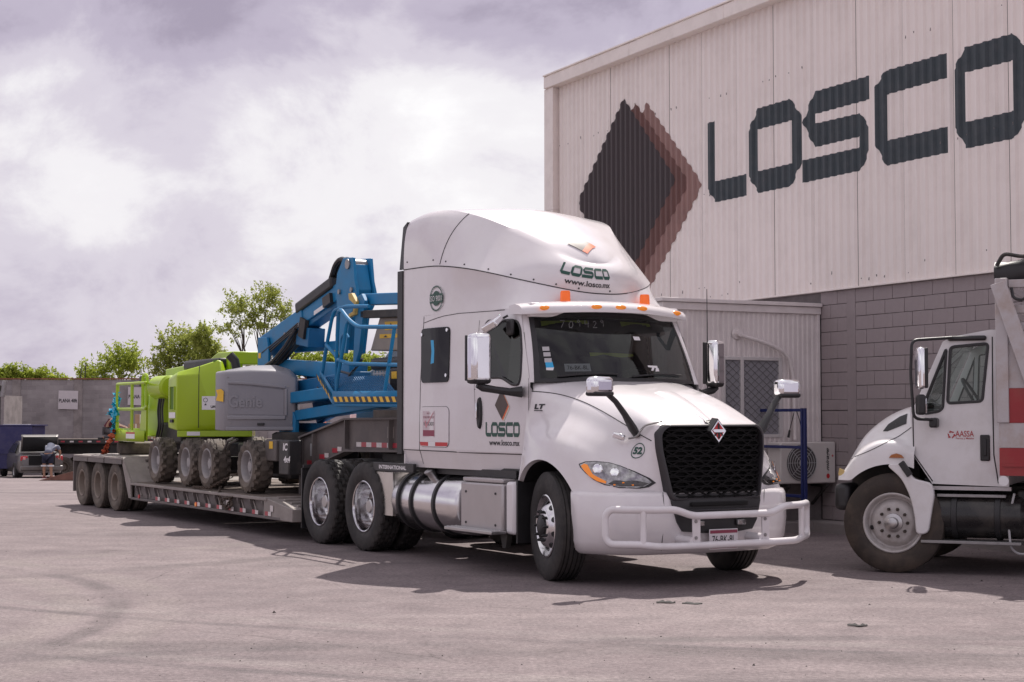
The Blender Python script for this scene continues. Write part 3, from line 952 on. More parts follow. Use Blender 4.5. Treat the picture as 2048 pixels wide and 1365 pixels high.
K_LIFT = WheelKind('lift', .37, .30, 'lift', RUBBERD, mat('lift_rim', (.33, .315, .32), .5, var=.2, vscale=6, dirt=(.25, .2, .16), dirt_amt=.5), lug='chevron', grooves=(-.06, .06))

# ================================================================ highway tractor
TROT = -R(90 - 30.4874)
tr = empty('semi_tractor', (1.38688, 16.05231, 0), TROT, 'white sleeper-cab highway tractor with LOSCO lettering, bull bar and fleet number 52', 'truck')
AXX = -0.07
def interp(x, xs, ys_):
    return float(np.interp(x, xs, ys_))
def cat(xs, ys_, x):
    # smooth interpolation (Catmull-Rom) of rows ys_ at sorted xs
    i = int(np.clip(np.searchsorted(xs, x) - 1, 0, len(xs) - 2))
    t = (x - xs[i]) / (xs[i + 1] - xs[i])
    p1, p2 = np.asarray(ys_[i], float), np.asarray(ys_[i + 1], float)
    h = xs[i + 1] - xs[i]
    m1 = (p2 - np.asarray(ys_[i - 1], float)) / (xs[i + 1] - xs[i - 1]) * h if i > 0 else (p2 - p1)
    m2 = (np.asarray(ys_[i + 2], float) - p1) / (xs[i + 2] - xs[i]) * h if i < len(xs) - 2 else (p2 - p1)
    return (2 * t**3 - 3 * t**2 + 1) * p1 + (t**3 - 2 * t**2 + t) * m1 + (-2 * t**3 + 3 * t**2) * p2 + (t**3 - t**2) * m2
# ---- cab and sleeper sides
def sideY(x, z):
    w = interp(x, [-3.14, -2.4, -1.9, -1.55, -1.1, -.6], [1.20, 1.195, 1.165, 1.12, 1.08, 1.055])
    k = interp(x, [-2.3, -1.3], [0.0, .13])
    y = w - max(0, z - 1.9) * k
    if z < 1.21:
        y -= (1.21 - z) * .30 + .006
    return y
def frontX(z):
    return -.585 - max(0, z - 1.92) * .42
SX0 = -3.12
DOORWIN = [(-1.50, 1.99), (-1.12, 1.985), (-1.02, 1.95), (-.90, 1.905), (-.775, 1.905), (-.765, 2.0), (-.795, 2.25), (-.86, 2.47), (-.93, 2.555), (-1.05, 2.575), (-1.46, 2.585), (-1.50, 2.54)]
def inpoly(p, poly):
    c = False
    n = len(poly)
    for i in range(n):
        a, b = poly[i], poly[i - 1]
        if (a[1] > p[1]) != (b[1] > p[1]) and p[0] < (b[0] - a[0]) * (p[1] - a[1]) / (b[1] - a[1]) + a[0]:
            c = not c
    return c
NX, NZ = 110, 78
Zs = [1.02 + (2.70 - 1.02) * j / NZ for j in range(NZ + 1)]
def sidegrid(sgn, off, x0=None, x1=None, z0=None, z1=None):
    b = MB()
    vs = []
    for z in Zs:
        xf = frontX(z)
        for i in range(NX + 1):
            x = SX0 + (xf - SX0) * i / NX
            vs.append((x, sgn * (sideY(x, z) + off), z))
    fs = []
    for j in range(NZ):
        for i in range(NX):
            a = j * (NX + 1) + i
            cx_ = (vs[a][0] + vs[a + NX + 2][0]) / 2
            cz_ = (Zs[j] + Zs[j + 1]) / 2
            if inpoly((cx_, cz_), DOORWIN):
                continue
            if x0 is not None and not (x0 < cx_ < x1 and z0 < cz_ < z1):
                continue
            fs.append((a, a + 1, a + NX + 2, a + NX + 1))
    used = sorted({i for f in fs for i in f})
    ix = {u: k for k, u in enumerate(used)}
    return b.add([vs[u] for u in used], [tuple(ix[i] for i in f) for f in fs])
for s in (-1, 1):
    sidegrid(s, 0).build('cab_side', WHITE, tr, smooth=30, fixn=False)
    sidegrid(s, -.035).build('cab_lining', mat('cab_lining', (.06, .06, .062), .8), tr, smooth=30, fixn=False)
    pane = [(x, z) for x, z in DOORWIN]
    gl = glass('side_glass', (.22, .25, .25), .95)
    flat('door_window', pane, lambda x, z: (x, s * (sideY(x, z) - .008), z), gl, tr)
    gk = MB().tube(roundpath([(x, s * (sideY(x, z) + .003), z) for x, z in DOORWIN], .05, 3, True), .016, 6, closed=True)
    gk.build('window_gasket', BLACKP, tr)
def SP(x, z, off=.006, s=-1):
    return (x, s * (sideY(x, z) + off), z)
def seam(name, pts, w=.007, off=.003, m=SEAM, parent=tr, s=-1, n=14):
    out = []
    for (a, b) in zip(pts, pts[1:]):
        for k in range(n):
            t = k / n
            out.append((a[0] + (b[0] - a[0]) * t, a[1] + (b[1] - a[1]) * t))
    out.append(pts[-1])
    r0, r1 = [], []
    for i, p in enumerate(out):
        q = out[min(i + 1, len(out) - 1)]
        o_ = out[max(i - 1, 0)]
        d = Vector((q[0] - o_[0], q[1] - o_[1]))
        d.normalize()
        nx, nz = -d.y * w / 2, d.x * w / 2
        r0.append(SP(p[0] + nx, p[1] + nz, off, s))
        r1.append(SP(p[0] - nx, p[1] - nz, off, s))
    return MB().grid([r0, r1]).build(name, m, parent, smooth=0, fixn=False)
SILL = [(-3.11, 1.212), (-2.2, 1.208), (-1.55, 1.20), (-.62, 1.20)]
for s in (-1, 1):
    seam('panel_gap', SILL, .010, s=s)
    seam('panel_gap', [(-1.60, 1.87), (-.60, 1.83)], .006, s=s)
    seam('panel_gap', [(-2.72, 1.06), (-2.72, 1.5), (-2.70, 2.0), (-2.62, 2.69)], .009, s=s)
    seam('panel_gap', [(-2.62, 2.62), (-2.2, 2.675), (-1.95, 2.69), (-1.2, 2.69)], .007, s=s)
    d_ = MB()
    # door: the panel inside its gap
    seam('door_gap', [(-.605, 1.22), (-.605, 1.9), (-.80, 2.44)], .010, s=s)
    seam('door_gap', [(-1.60, 2.60), (-1.60, 1.85), (-1.56, 1.40), (-1.48, 1.22)], .004, s=s)
    dr = sidegrid(s, .005, -1.585, -.615, 1.222, 2.64).build('door', WHITE, tr, smooth=30, fixn=False)
    MB().add([SP(*p, .03, s) for p in circle(-1.49, 1.62, .034, .155, 16)] + [SP(*p, .004, s) for p in circle(-1.49, 1.62, .046, .17, 16)],
             [tuple(range(16))] + [(i, (i + 1) % 16, 16 + (i + 1) % 16, 16 + i) for i in range(16)]).build('door_handle', BLACKP, dr)
    MB().bx(-1.515, -1.495, s * (sideY(-1.5, 1.6) + .037), s * (sideY(-1.5, 1.6) + .05), 1.56, 1.73).build('handle_grip', CHROME, dr, bevel=.006)
# sleeper window, near side
SW = rrect(-2.67, -2.075, 1.955, 2.555, .055)
TINT = mat('tinted_glass', (.012, .013, .014), .03, spec=.25)
star('sleeper_window', SW, SP, TINT, tr, .012, -.01, label='dark tinted sleeper window')
so_ = tr.children[-1]
for p in ((-2.64, 2.49), (-2.115, 2.52), (-2.115, 2.03)):
    MB().cyl(SP(*p, .01), SP(*p, .024), .020, n=10).build('window_latch', CHROME, so_)
flat('hanging_cloth', [(-2.44, 2.16), (-2.37, 2.17), (-2.36, 2.30), (-2.375, 2.42), (-2.44, 2.42), (-2.42, 2.30)], lambda x, z: SP(x, z, .0135), BLUET, so_, label='blue cloth hanging behind the sleeper window')
# luggage door
LD = rrect(-2.70, -2.07, 1.255, 1.69, .06)
star('luggage_door', LD, SP, WHITE, tr, .009, -.01)
ld_ = tr.children[-1]
LDo = LD + [LD[0]]
seam('door_gap', LDo, .009, .0035, n=2, parent=ld_)
tp = lambda x, z: SP(x, z, .0115)
flat('sticker', [(-2.63, 1.36), (-2.35, 1.36), (-2.35, 1.645), (-2.63, 1.645)], lambda x, z: SP(x, z, .0105), mat('sticker_pink', (.62, .52, .55), .5, var=.05), ld_)
text('sticker_text', 'VERIFICADO', (-2.61, 1.485, -2.37, 1.525), tp, BLACKT, ld_)
text('sticker_text', 'DOBLE REMOLQUE', (-2.615, 1.562, -2.365, 1.588), tp, mat('maroon_print', (.28, .05, .09), .5), ld_)
text('sticker_text', 'MEXICO', (-2.53, 1.61, -2.45, 1.628), tp, MATS['maroon_print'], ld_)
flat('sticker_band', [(-2.62, 1.37), (-2.36, 1.37), (-2.36, 1.435), (-2.62, 1.435)], tp, MATS['maroon_print'], ld_)
polys('tick_mark', [[(-2.585, 1.53), (-2.56, 1.545), (-2.545, 1.49), (-2.55, 1.455)], [(-2.55, 1.455), (-2.545, 1.49), (-2.385, 1.63), (-2.375, 1.625)]], lambda x, z: SP(x, z, .0122), mat('pink_print', (.62, .28, .32), .5), ld_)
polys('reflector', [[(-2.68, 1.265), (-2.50, 1.262), (-2.50, 1.305), (-2.695, 1.305)], [(-2.34, 1.262), (-2.09, 1.265), (-2.085, 1.305), (-2.34, 1.305)]], tp, REDT, ld_)
flat('reflector', [(-2.497, 1.262), (-2.343, 1.262), (-2.343, 1.305), (-2.497, 1.305)], tp, WHITET, ld_)
# lettering on the door
dp = lambda x, z: SP(x, z, .0085)
logo_word('losco_lettering', (-1.385, 1.375, -.765, 1.525), dp, GREENT, tr)
text('web_address', 'www.losco.mx', (-1.32, 1.285, -.765, 1.345), dp, BLACKT, tr, bold=.015)
dia = lambda ox, oz, k=1.0: [(-1.10 + ox, 1.86 + oz), (-1.215 + ox, 1.70 + oz), (-1.09 + ox, 1.555 + oz), (-.975 + ox, 1.70 + oz)]
flat('logo_diamond', dia(.035, -.025), lambda x, z: SP(x, z, .0082), CREAMT, tr)
flat('logo_diamond', dia(.018, -.014), lambda x, z: SP(x, z, .0092), ORANGET, tr)
flat('logo_diamond', dia(0, 0), lambda x, z: SP(x, z, .0102), BROWNT, tr)
# ISO badge on the sleeper
def SPU(x, z, off=.008):
    return (x, -(interp(x, [-3.12, -2.4, -1.9], [1.20, 1.193, 1.16]) + off), z)
polys('iso_badge', ring2(-2.34, 2.875, .124, .135) + ring2(-2.34, 2.875, .076, .082), SPU, GREENT, tr)
bd = tr.children[-1]
polys('badge_band', [[(-2.475, 2.825), (-2.205, 2.825), (-2.205, 2.925), (-2.475, 2.925)], [(-2.40, 2.925), (-2.28, 2.925), (-2.31, 2.95), (-2.37, 2.95)], [(-2.40, 2.825), (-2.28, 2.825), (-2.31, 2.80), (-2.37, 2.80)]], lambda x, z: SPU(x, z, .0095), GREENT, bd)
text('badge_text', 'ISO 9001', (-2.465, 2.845, -2.215, 2.905), lambda x, z: SPU(x, z, .011), WHITET, bd, bold=.0)
polys('badge_teeth', [[(-2.34 + .135 * math.cos(t), 2.875 + .135 * math.sin(t)), (-2.34 + .147 * math.cos(t + .05), 2.875 + .147 * math.sin(t + .05)), (-2.34 + .135 * math.cos(t + .1), 2.875 + .135 * math.sin(t + .1))] for t in np.arange(0, 6.28, .14)], SPU, GREENT, bd)
# ---- upper sleeper, roof fairing
A_ = [(-3.12, 0), (-2.75, 0), (-2.4, 0), (-2.05, 0), (-1.7, 0), (-1.4, 0), (-1.15, 0), (-.98, .93), (-.92, .80), (-.88, .62), (-.85, .42), (-.83, .2), (-.82, 0)]
A_ = [(x, sideY(x, 2.7) if i < 7 else y, 2.70) for i, (x, y) in enumerate(A_)]
B_ = [(-3.12, 1.2, 3.25), (-2.75, 1.2, 3.245), (-2.4, 1.19, 3.235), (-2.05, 1.165, 3.20), (-1.72, 1.11, 3.15), (-1.45, 1.02, 3.092), (-1.27, .90, 3.04), (-1.12, .75, 2.99), (-1.0, .58, 2.945), (-.92, .42, 2.91), (-.865, .27, 2.885), (-.835, .12, 2.872), (-.83, 0, 2.87)]
C_ = [(-3.12, 1.06, 3.83), (-2.80, 1.02, 3.885), (-2.5, .92, 3.88), (-2.15, .79, 3.79), (-1.87, .66, 3.68), (-1.64, .545, 3.57), (-1.42, .43, 3.45), (-1.30, .36, 3.375), (-1.20, .28, 3.315), (-1.10, .19, 3.255), (-1.04, .115, 3.225), (-1.01, .05, 3.212), (-1.0, 0, 3.21)]
# the flank stands steeper: crease brought outwards along the measured line of sight
_k = [.0, .3, .7, 1, 1, 1, 1, .95, .85, .7, .5, .25, 0]
_kx = [.0, .3, .7, 1, 1, 1, 1, .95, .86, .72, .60, .52, .50]
C_ = [(x + .125 * kx, y + .07 * k, z - .018 * kx) for (x, y, z), k, kx in zip(C_, _k, _kx)]
M_ = [3.90, 3.95, 3.945, 3.875, 3.775, 3.665, 3.545, 3.465, 3.39, 3.31, 3.252, 3.215, 3.20]
def dens(rows, k=3):
    xs = list(range(len(rows)))
    return [cat(xs, rows, i / k) for i in range((len(rows) - 1) * k + 1)]
Ad, Bd, Cd = dens(A_), dens(B_), dens(C_)
Md = dens([[m] for m in M_])
def fullring(P):
    L_ = [(p[0], -p[1], p[2]) for p in P]
    return L_ + [(p[0], p[1], p[2]) for p in reversed(P[:-1])]
NU = len(Ad)
rows_ = []
for t in np.linspace(0, 1, 9):
    rg = []
    for i in range(NU):
        a, b = Ad[i], Bd[i]
        p = a + (b - a) * t
        # shallow scoop along the cab-to-sleeper shoulder
        q = math.sin(math.pi * t) * math.exp(-((i / (NU - 1) - .45) / .17) ** 2) * .035
        p = p - np.array([0, q, 0])
        rg.append(p)
    rows_.append(fullring(rg))
MB().grid(rows_).build('sleeper_upper', WHITE, tr, smooth=50)
def fair_pt(b, c, u, t):
    # upright and square-shouldered at the rear, nearly flat along the flank, full at the nose
    sq = np.array([b[0], b[1] + .01, c[2] + .015])
    mid_ = (b + c) / 2 + np.array([0, .012, .005])
    nose = np.array([b[0] + .07, b[1] * 1.0, b[2] + (c[2] - b[2]) * .68])
    k = max(0.0, 1 - u / .34)
    k = k * k * (3 - 2 * k)
    n_ = min(1.0, max(0.0, (u - .45) / .35))
    n_ = n_ * n_ * (3 - 2 * n_)
    ctr = (mid_ * (1 - n_) + nose * n_) * (1 - k) + sq * k
    return (1 - t) ** 2 * b + 2 * t * (1 - t) * ctr + t * t * c
rows_ = []
for t in np.linspace(0, 1, 14):
    rg = []
    for i in range(NU):
        b, c = Bd[i], Cd[i]
        u = i / (NU - 1)
        p = fair_pt(b, c, u, t)
        rg.append(p)
    rows_.append(fullring(rg))
top = []
for t in np.linspace(0, 1, 9)[1:]:
    rg = []
    for i in range(NU):
        c, m = Cd[i], Md[i][0]
        rg.append(np.array([c[0], c[1] * (1 - t), c[2] + (m - c[2]) * (1 - (1 - t) ** 1.45)]))
    top.append(rg)
full = rows_ + [fullring(r) for r in top]
FA = MB().grid(full)
FA.build('roof_fairing', WHITE, tr, smooth=26)
fair = tr.children[-1]
def FP(iu, t, off=.005):
    # point on the near side of the fairing: iu 0 rear .. 1 nose (values above 1 continue on the far side), t 0 seam .. 1 crease
    far = iu > 1
    u = (2 - iu) if far else iu
    x = u * (NU - 1)
    i0 = int(min(NU - 2, max(0, math.floor(x))))
    f = x - i0
    b = Bd[i0] * (1 - f) + Bd[i0 + 1] * f
    c = Cd[i0] * (1 - f) + Cd[i0 + 1] * f
    p = fair_pt(b, c, u, t)
    s = 1 if far else -1
    return Vector((p[0], s * p[1], p[2]))
def FPn(iu, t, off=.006):
    e = .004
    p = FP(iu, t)
    du = FP(iu + e, t) - FP(iu - e, t)
    dt = FP(iu, min(1, t + e)) - FP(iu, max(0, t - e))
    n = du.cross(dt).normalized()
    if n.dot(Vector((.5, -1, .3))) < 0:
        n = -n
    return p + n * off
def fseam(us, ts, w=.009, m=SEAM, name='panel_gap'):
    pts = [FPn(u, t, .002) for u, t in zip(us, ts)]
    return MB().tube(pts, w / 2, 4).build(name, m, fair)
fseam(np.linspace(0, 1.5, 80), [0.0] * 80, .012)
fseam([.195 + .03 * t for t in np.linspace(0, 1, 16)], np.linspace(0.02, 1, 16), .009)
fs_ = MB()
for u in (.02, .16, .22, .3, .40, .50, .60, .70, .82, 1.05):
    p0, p1 = FPn(u, .07, -.002), FPn(u, .07, .006)
    fs_.cyl(p0, p1, .010, n=6)
fs_.build('rivets', BLACKP, fair)['kind'] = 'stuff'
# lettering on the fairing: spread by arc along the surface
def fair_map(u0, u1, t0, t1):
    return lambda a, b: FPn(u0 + (u1 - u0) * a, t0 + (t1 - t0) * b, .006)
logo_word('losco_lettering', (0, 0, 1, 1), fair_map(.70, 1.05, .36, .72), GREENT, fair)
text('web_address', 'www.losco.mx', (0, 0, 1, 1), fair_map(.735, 1.045, .14, .28), BLACKT, fair, bold=.02)
# rear extenders (black), rear wall
for s in (-1, 1):
    MB().bx(-3.25, -3.125, s * 1.205 - .012, s * 1.205 + .012, 1.16, 3.24).build('side_extender', BLACKP, tr, bevel=.004)
    MB().add([(-3.25, s * 1.19, 3.26), (-3.125, s * 1.20, 3.26), (-3.125, s * 1.155, 3.80), (-3.24, s * 1.15, 3.75), (-3.25, s * 1.17, 3.26), (-3.125, s * 1.18, 3.26), (-3.125, s * 1.12, 3.80), (-3.24, s * 1.12, 3.75)],
             [(0, 1, 2, 3), (4, 7, 6, 5), (0, 3, 7, 4), (1, 5, 6, 2), (3, 2, 6, 7), (0, 4, 5, 1)]).build('side_extender', BLACKP, tr)
bw = [(p[1], p[2]) for p in ((0, -1.19, 1.03), (0, 1.19, 1.03), (0, 1.19, 3.25), (0, 1.14, 3.6), (0, 1.0, 3.82), (0, 0, 3.89), (0, -1.0, 3.82), (0, -1.14, 3.6), (0, -1.19, 3.25))]
MB().prism(bw, 'x', -3.115, -3.09).build('rear_wall', WHITE, tr, smooth=0)
# ---- windscreen
def WS(a, b, off=0.0):
    k = 1 - a * a
    xb, xt = -.60 + .27 * k, -.885 + .15 * k
    x = xb + (xt - xb) * b + .03 * math.sin(math.pi * b)
    y = (1.0 - .10 * b) * a
    z = 1.925 + .015 * k + (2.64 - 1.925 + .01 * k) * b
    return Vector((x + off * .85, y + off * .3 * a, z + off * .4))
GLS = glass('windscreen_glass', (.46, .50, .50), .95)
MB().grid([[WS(a, b) for a in np.linspace(-1, 1, 25)] for b in np.linspace(0, 1, 9)]).build('windscreen', GLS, tr, smooth=60, fixn=False)
wsn = tr.children[-1]
def wstrip(name, a0, a1, b0, b1, m, off=.004, parent=None):
    return MB().grid([[WS(a, b, off) for a in np.linspace(a0, a1, max(3, int((a1 - a0) * 14)))] for b in np.linspace(b0, b1, 5)]).build(name, m, parent or wsn, smooth=60, fixn=False)
wstrip('black_border', -1, 1, .925, 1, BLACKP)
wstrip('black_border', -1, 1, 0, .05, BLACKP)
wstrip('black_border', -1, -.945, .05, .925, BLACKP)
wstrip('black_border', .965, 1, .05, .925, BLACKP)
# stickers and painted number on the glass
wm = lambda u, v: WS(u, v, .006)
for b0, m_ in ((.50, GREYT), (.42, GREYT), (.335, GREYT)):
    a_ = -.905 + (.5 - b0) * .06
    flat('sticker', [(a_, b0 - .06), (a_ + .07, b0 - .06), (a_ + .07, b0), (a_, b0)], wm, m_, wsn)
flat('sticker', [(-.885, .20), (-.81, .20), (-.82, .285), (-.89, .275)], wm, BLUET, wsn)
flat('sticker', [(-.885, .165), (-.82, .16), (-.81, .20), (-.885, .20)], wm, WHITET, wsn)
flat('paper_plate', [(-.70, .15), (-.43, .15), (-.43, .26), (-.70, .26)], lambda u, v: WS(u, v, -.012), WHITET, wsn)
text('plate_number', '76-BK-8L', (-.675, .175, -.455, .232), lambda u, v: WS(u, v, -.009), BLACKT, wsn)
flat('sticker', [(.20, .60), (.29, .60), (.29, .655), (.20, .655)], wm, WHITET, wsn)
polys('sticker', [[(.27, .21), (.41, .20), (.41, .235), (.27, .235)], [(.30, .16), (.33, .16), (.36, .2), (.33, .21)], [(.36, .15), (.42, .155), (.42, .2), (.38, .2)]], wm, WHITET, wsn)
DIG = {'7': [(0, 1), (.6, 1), (.2, 0)], '0': [(.3, 1), (.05, .6), (.1, .1), (.4, 0), (.6, .4), (.5, .9), (.3, 1)], '9': [(.5, .7), (.3, 1), (.1, .75), (.3, .5), (.5, .75), (.45, 0)],
       '4': [(.05, 1), (.0, .45), (.55, .5), (.5, 1), (.45, 0)], '2': [(.05, .85), (.35, 1), (.5, .7), (.0, 0), (.55, .05)], '8': [(.5, .9), (.2, 1), (.1, .75), (.5, .3), (.3, 0), (.05, .2), (.5, .75)]}
hw = MB()
for i, c in enumerate('709429'):
    pts = [(-.68 + i * .098 + .085 * (x + .25 * y), .775 + [0, -.01, .012, .0, -.008, .015][i] + .10 * y) for x, y in DIG[c]]
    hw.tube([WS(u, v, .005) for u, v in pts], .0021, 4)
hwo = hw.build('handwritten_number', GREYT, wsn)
hwo['kind'] = 'stuff'
# valance inside the cab: green and white fringe
VAL = mat('valance_green', (.38, .44, .06), .8, var=.15)
VALD = mat('valance_dark', (.03, .03, .034), .8)
vb = MB()
for (u0, u1) in ((-.86, -.30), (.15, .62)):
    n_ = 7
    for k in range(n_):
        a0, a1 = u0 + (u1 - u0) * k / n_, u0 + (u1 - u0) * (k + 1) / n_
        d0 = .075 - .05 * math.sin(math.pi * k / n_)
        vb.add([WS(a0, .91, -.05), WS(a1, .91, -.05), WS(a1, .91 - d0 * .8, -.05), WS(a0, .91 - d0, -.05)], [(0, 1, 2, 3)])
vb.build('valance', VAL, tr, smooth=0, fixn=False)
vb = MB()
n_ = 26
for k in range(n_):
    a0, a1 = -.88 + 1.76 * k / n_, -.88 + 1.76 * (k + 1) / n_
    f = lambda a: .74 + .03 * math.sin(a * 9) + .02 * math.sin(a * 23)
    vb.add([WS(a0, .93, -.07), WS(a1, .93, -.07), WS(a1, f(a1), -.07), WS(a0, f(a0), -.07)], [(0, 1, 2, 3)])
vb.build('valance', VALD, tr, smooth=0, fixn=False)
vb = MB()
for k in range(14):
    a0, a1 = -.2 + .1 * k / 2, -.2 + .1 * (k + 1) / 2
    f = lambda a: .60 - .035 * abs(math.sin(a * 6))
    vb.add([WS(a0, .625, -.35), WS(a1, .625, -.35), WS(a1, f(a1), -.35), WS(a0, f(a0), -.35)], [(0, 1, 2, 3)])
vb.build('valance', VAL, tr, smooth=0, fixn=False)
# A pillars
for s in (-1, 1):
    r0, r1, r2 = [], [], []
    for b in np.linspace(0, 1.05, 12):
        p = WS(s, min(b, 1.0), 0)
        z = 1.925 + (2.65 - 1.925) * b
        q = Vector((frontX(z), s * sideY(frontX(z), z), z))
        r0.append(p + Vector((0, -s * .01, 0)))
        r1.append((p + q) / 2 + Vector((.012, s * .012, 0)))
        r2.append(q + Vector((-.015, s * .006, 0)))
    MB().grid([r0, r1, r2]).build('windscreen_pillar', WHITE, tr, smooth=70, fixn=False)
# cab interior
INT = mat('cab_interior', (.035, .034, .036), .8, var=.1)
MB().bx(-1.1, -.55, -.98, .98, 1.55, 1.88).build('dashboard', INT, tr, bevel=.05)
MB().bx(-2.0, -1.96, -1.08, 1.08, 1.1, 2.69).build('curtain', mat('curtain_grey', (.075, .072, .078), .9), tr)
MB().bx(-2.0, -.62, -1.0, 1.0, 1.15, 1.2).build('cab_floor', INT, tr)
MB().grid([[(x, y, 2.67) for x in (-2.0, -.95)] for y in (-.95, .95)]).build('headliner', INT, tr)
for y in (-.55, .55):
    MB().bx(-1.75, -1.25, y - .26, y + .26, 1.35, 1.55).bx(-1.85, -1.68, y - .25, y + .25, 1.5, 2.25).bx(-1.84, -1.72, y - .13, y + .13, 2.25, 2.45).build('seat', mat('seat_grey', (.12, .12, .125), .85), tr, bevel=.05)
MB().tube([(-1.12 + .08 * math.sin(t), .55 + .22 * math.cos(t), 1.93 + .16 * math.sin(t)) for t in np.linspace(0, 2 * math.pi, 24, endpoint=False)], .016, 6, closed=True).build('steering_wheel', INT, tr)
for a0, a1, b0, b1 in ((-.78, -.15, .065, .085), (.02, .75, .06, .10)):
    MB().tube([WS(a0 + (a1 - a0) * t, b0 + (b1 - b0) * t + .02 * math.sin(3 * t), .02) for t in np.linspace(0, 1, 9)], .010, 5).build('wiper', BLACKP, tr)
# ---- sun visor with marker lamps
def VX(a):
    return -.79 + .30 * (1 - a * a)
rows_ = []
for a in np.linspace(-1, 1, 31):
    e = 1 - abs(a) ** 8 * .35
    xf = VX(a)
    y = 1.03 * a
    zc = .035 * (1 - a * a)
    rows_.append([(xf - .26, y, 2.64 + zc), (xf - .26, y, 2.72 + zc), (xf - .14, y, 2.72 + zc + .02 * e), (xf - .045, y, 2.71 + zc), (xf - .005, y, 2.68 + zc), (xf + .012, y, 2.645 + zc), (xf + .008, y, 2.618 + zc), (xf - .03, y, 2.62 + zc)])
vis = MB().grid(rows_, wrap=True)
vis.add(rows_[0], [tuple(range(8))]).add(rows_[-1], [tuple(range(8))])
vo = vis.build('sun_visor', WHITE, tr, smooth=60, bevel=.0)
for y in (-.82, -.30, -.02, .26, .82):
    a = y / 1.03
    c = Vector((VX(a) + .004, y, 2.672 + .035 * (1 - a * a)))
    lm = MB()
    lm.add([c + Vector((.018 * math.cos(v) * (1), .068 * math.sin(v) * math.cos(w), .026 * math.sin(v) * math.sin(w) + 0)) for v in np.linspace(.02, 1.5, 5) for w in np.linspace(0, 2 * math.pi, 14, endpoint=False)],
           [(i * 14 + k, i * 14 + (k + 1) % 14, (i + 1) * 14 + (k + 1) % 14, (i + 1) * 14 + k) for i in range(4) for k in range(14)])
    lo = lm.build('marker_lamp', AMBER, tr)
    lo.rotation_euler = (0, 0, 0)
for s in (-1, 1):
    q = MB().lathe([(.056, 0), (.052, .10), (.045, .115), (0, .12)], (-.80, s * .50, 2.765), (0, 0, 1), 18)
    bo = q.build('beacon', mat('orange_beacon', (.95, .16, .01), .2, coat=.5, emit=((1, .16, .01), .15)), tr, label='orange beacon on the cab roof')
    MB().lathe([(.05, -.04), (.052, 0.0)], (-.80, s * .50, 2.765), (0, 0, 1), 16).build('beacon_base', REDT, bo)
MB().bx(-.98, -.78, -.93, .93, 2.60, 2.745).build('roof_cap', WHITE, tr, bevel=.02)
# sun-lit print on the fairing top
def TPt(x, y):
    xs = [c[0] for c in Cd]
    cz = interp(x, xs, [c[2] for c in Cd])
    cy = interp(x, xs, [c[1] for c in Cd])
    mz = interp(x, xs, [m[0] for m in Md])
    t = 1 - min(1, abs(y) / max(cy, 1e-3))
    return (x, y, cz + (mz - cz) * (1 - (1 - t) ** 1.45) + .012)
def tquad(name, P4, m):
    return MB().grid([[TPt(*(np.array(P4[0]) * (1 - a) * (1 - b) + np.array(P4[1]) * a * (1 - b) + np.array(P4[2]) * a * b + np.array(P4[3]) * (1 - a) * b)) for a in np.linspace(0, 1, 6)] for b in np.linspace(0, 1, 6)]).build(name, m, fair, fixn=False)
tquad('logo_print', [(-1.17, -.235), (-1.05, -.125), (-1.135, .02), (-1.25, -.095)], BROWNT)
tquad('logo_print', [(-1.05, -.125), (-1.01, -.085), (-1.10, .08), (-1.135, .02)], ORANGET)
# ---- bonnet and wings, one lofted shell
HX = [-.64, -.45, -.1, .25, .5, .68, .82, .93, .985]
HT = [
 [(0, 1.985), (.42, 1.98), (.80, 1.95), (1.0, 1.905), (1.055, 1.79), (1.065, 1.58), (1.09, 1.37), (1.16, 1.15)],
 [(0, 1.96), (.41, 1.955), (.73, 1.915), (.92, 1.82), (1.01, 1.69), (1.06, 1.53), (1.13, 1.37), (1.20, 1.15)],
 [(0, 1.895), (.39, 1.89), (.68, 1.845), (.86, 1.74), (.96, 1.61), (1.07, 1.49), (1.17, 1.36), (1.225, 1.15)],
 [(0, 1.815), (.37, 1.81), (.635, 1.765), (.81, 1.65), (.92, 1.52), (1.05, 1.40), (1.16, 1.27), (1.215, 1.05)],
 [(0, 1.735), (.36, 1.73), (.61, 1.685), (.765, 1.57), (.87, 1.43), (.99, 1.30), (1.105, 1.15), (1.165, .92)],
 [(0, 1.665), (.355, 1.66), (.60, 1.615), (.725, 1.50), (.815, 1.35), (.91, 1.20), (1.02, 1.06), (1.09, .89)],
 [(0, 1.60), (.35, 1.595), (.595, 1.555), (.685, 1.45), (.75, 1.30), (.82, 1.15), (.90, 1.01), (.96, .875)],
 [(0, 1.545), (.345, 1.54), (.59, 1.51), (.640, 1.42), (.655, 1.28), (.665, 1.13), (.675, .99), (.69, .865)],
 [(0, 1.51), (.34, 1.505), (.575, 1.48), (.615, 1.40), (.605, 1.27), (.575, 1.12), (.55, .98), (.53, .86)]]
ARX, ARZ, ARR = -.13, .53, .635
def lowZ(x):
    d = x - ARX
    if abs(d) < ARR:
        a = ARZ + math.sqrt(ARR * ARR - d * d)
    else:
        a = 0
    return max(a, .87 if x > 0 else .945)
def HS(x, t):
    # t in 0..7, centre line to lower edge
    row = np.array(cat(HX, HT, x))
    lo = lowZ(x)
    old = row[7][1]
    if abs(lo - old) > 1e-4:
        z6 = row[6][1]
        if lo > z6 - .06:
            row[6][1] = lo + .07
            row[5][1] = max(row[5][1], lo + .15)
        row[7][1] = lo
    return cat(list(range(8)), [tuple(r) for r in row], t)
xs_ = list(np.linspace(-.64, .985, 62))
ts_ = list(np.linspace(0, 7, 43))
rows_ = []
for x in xs_:
    half = [HS(x, t) for t in ts_]
    rows_.append([(x, -p[0], p[1]) for p in reversed(half)] + [(x, p[0], p[1]) for p in half[1:]])
MB().grid(rows_).build('bonnet', WHITE, tr, smooth=60)
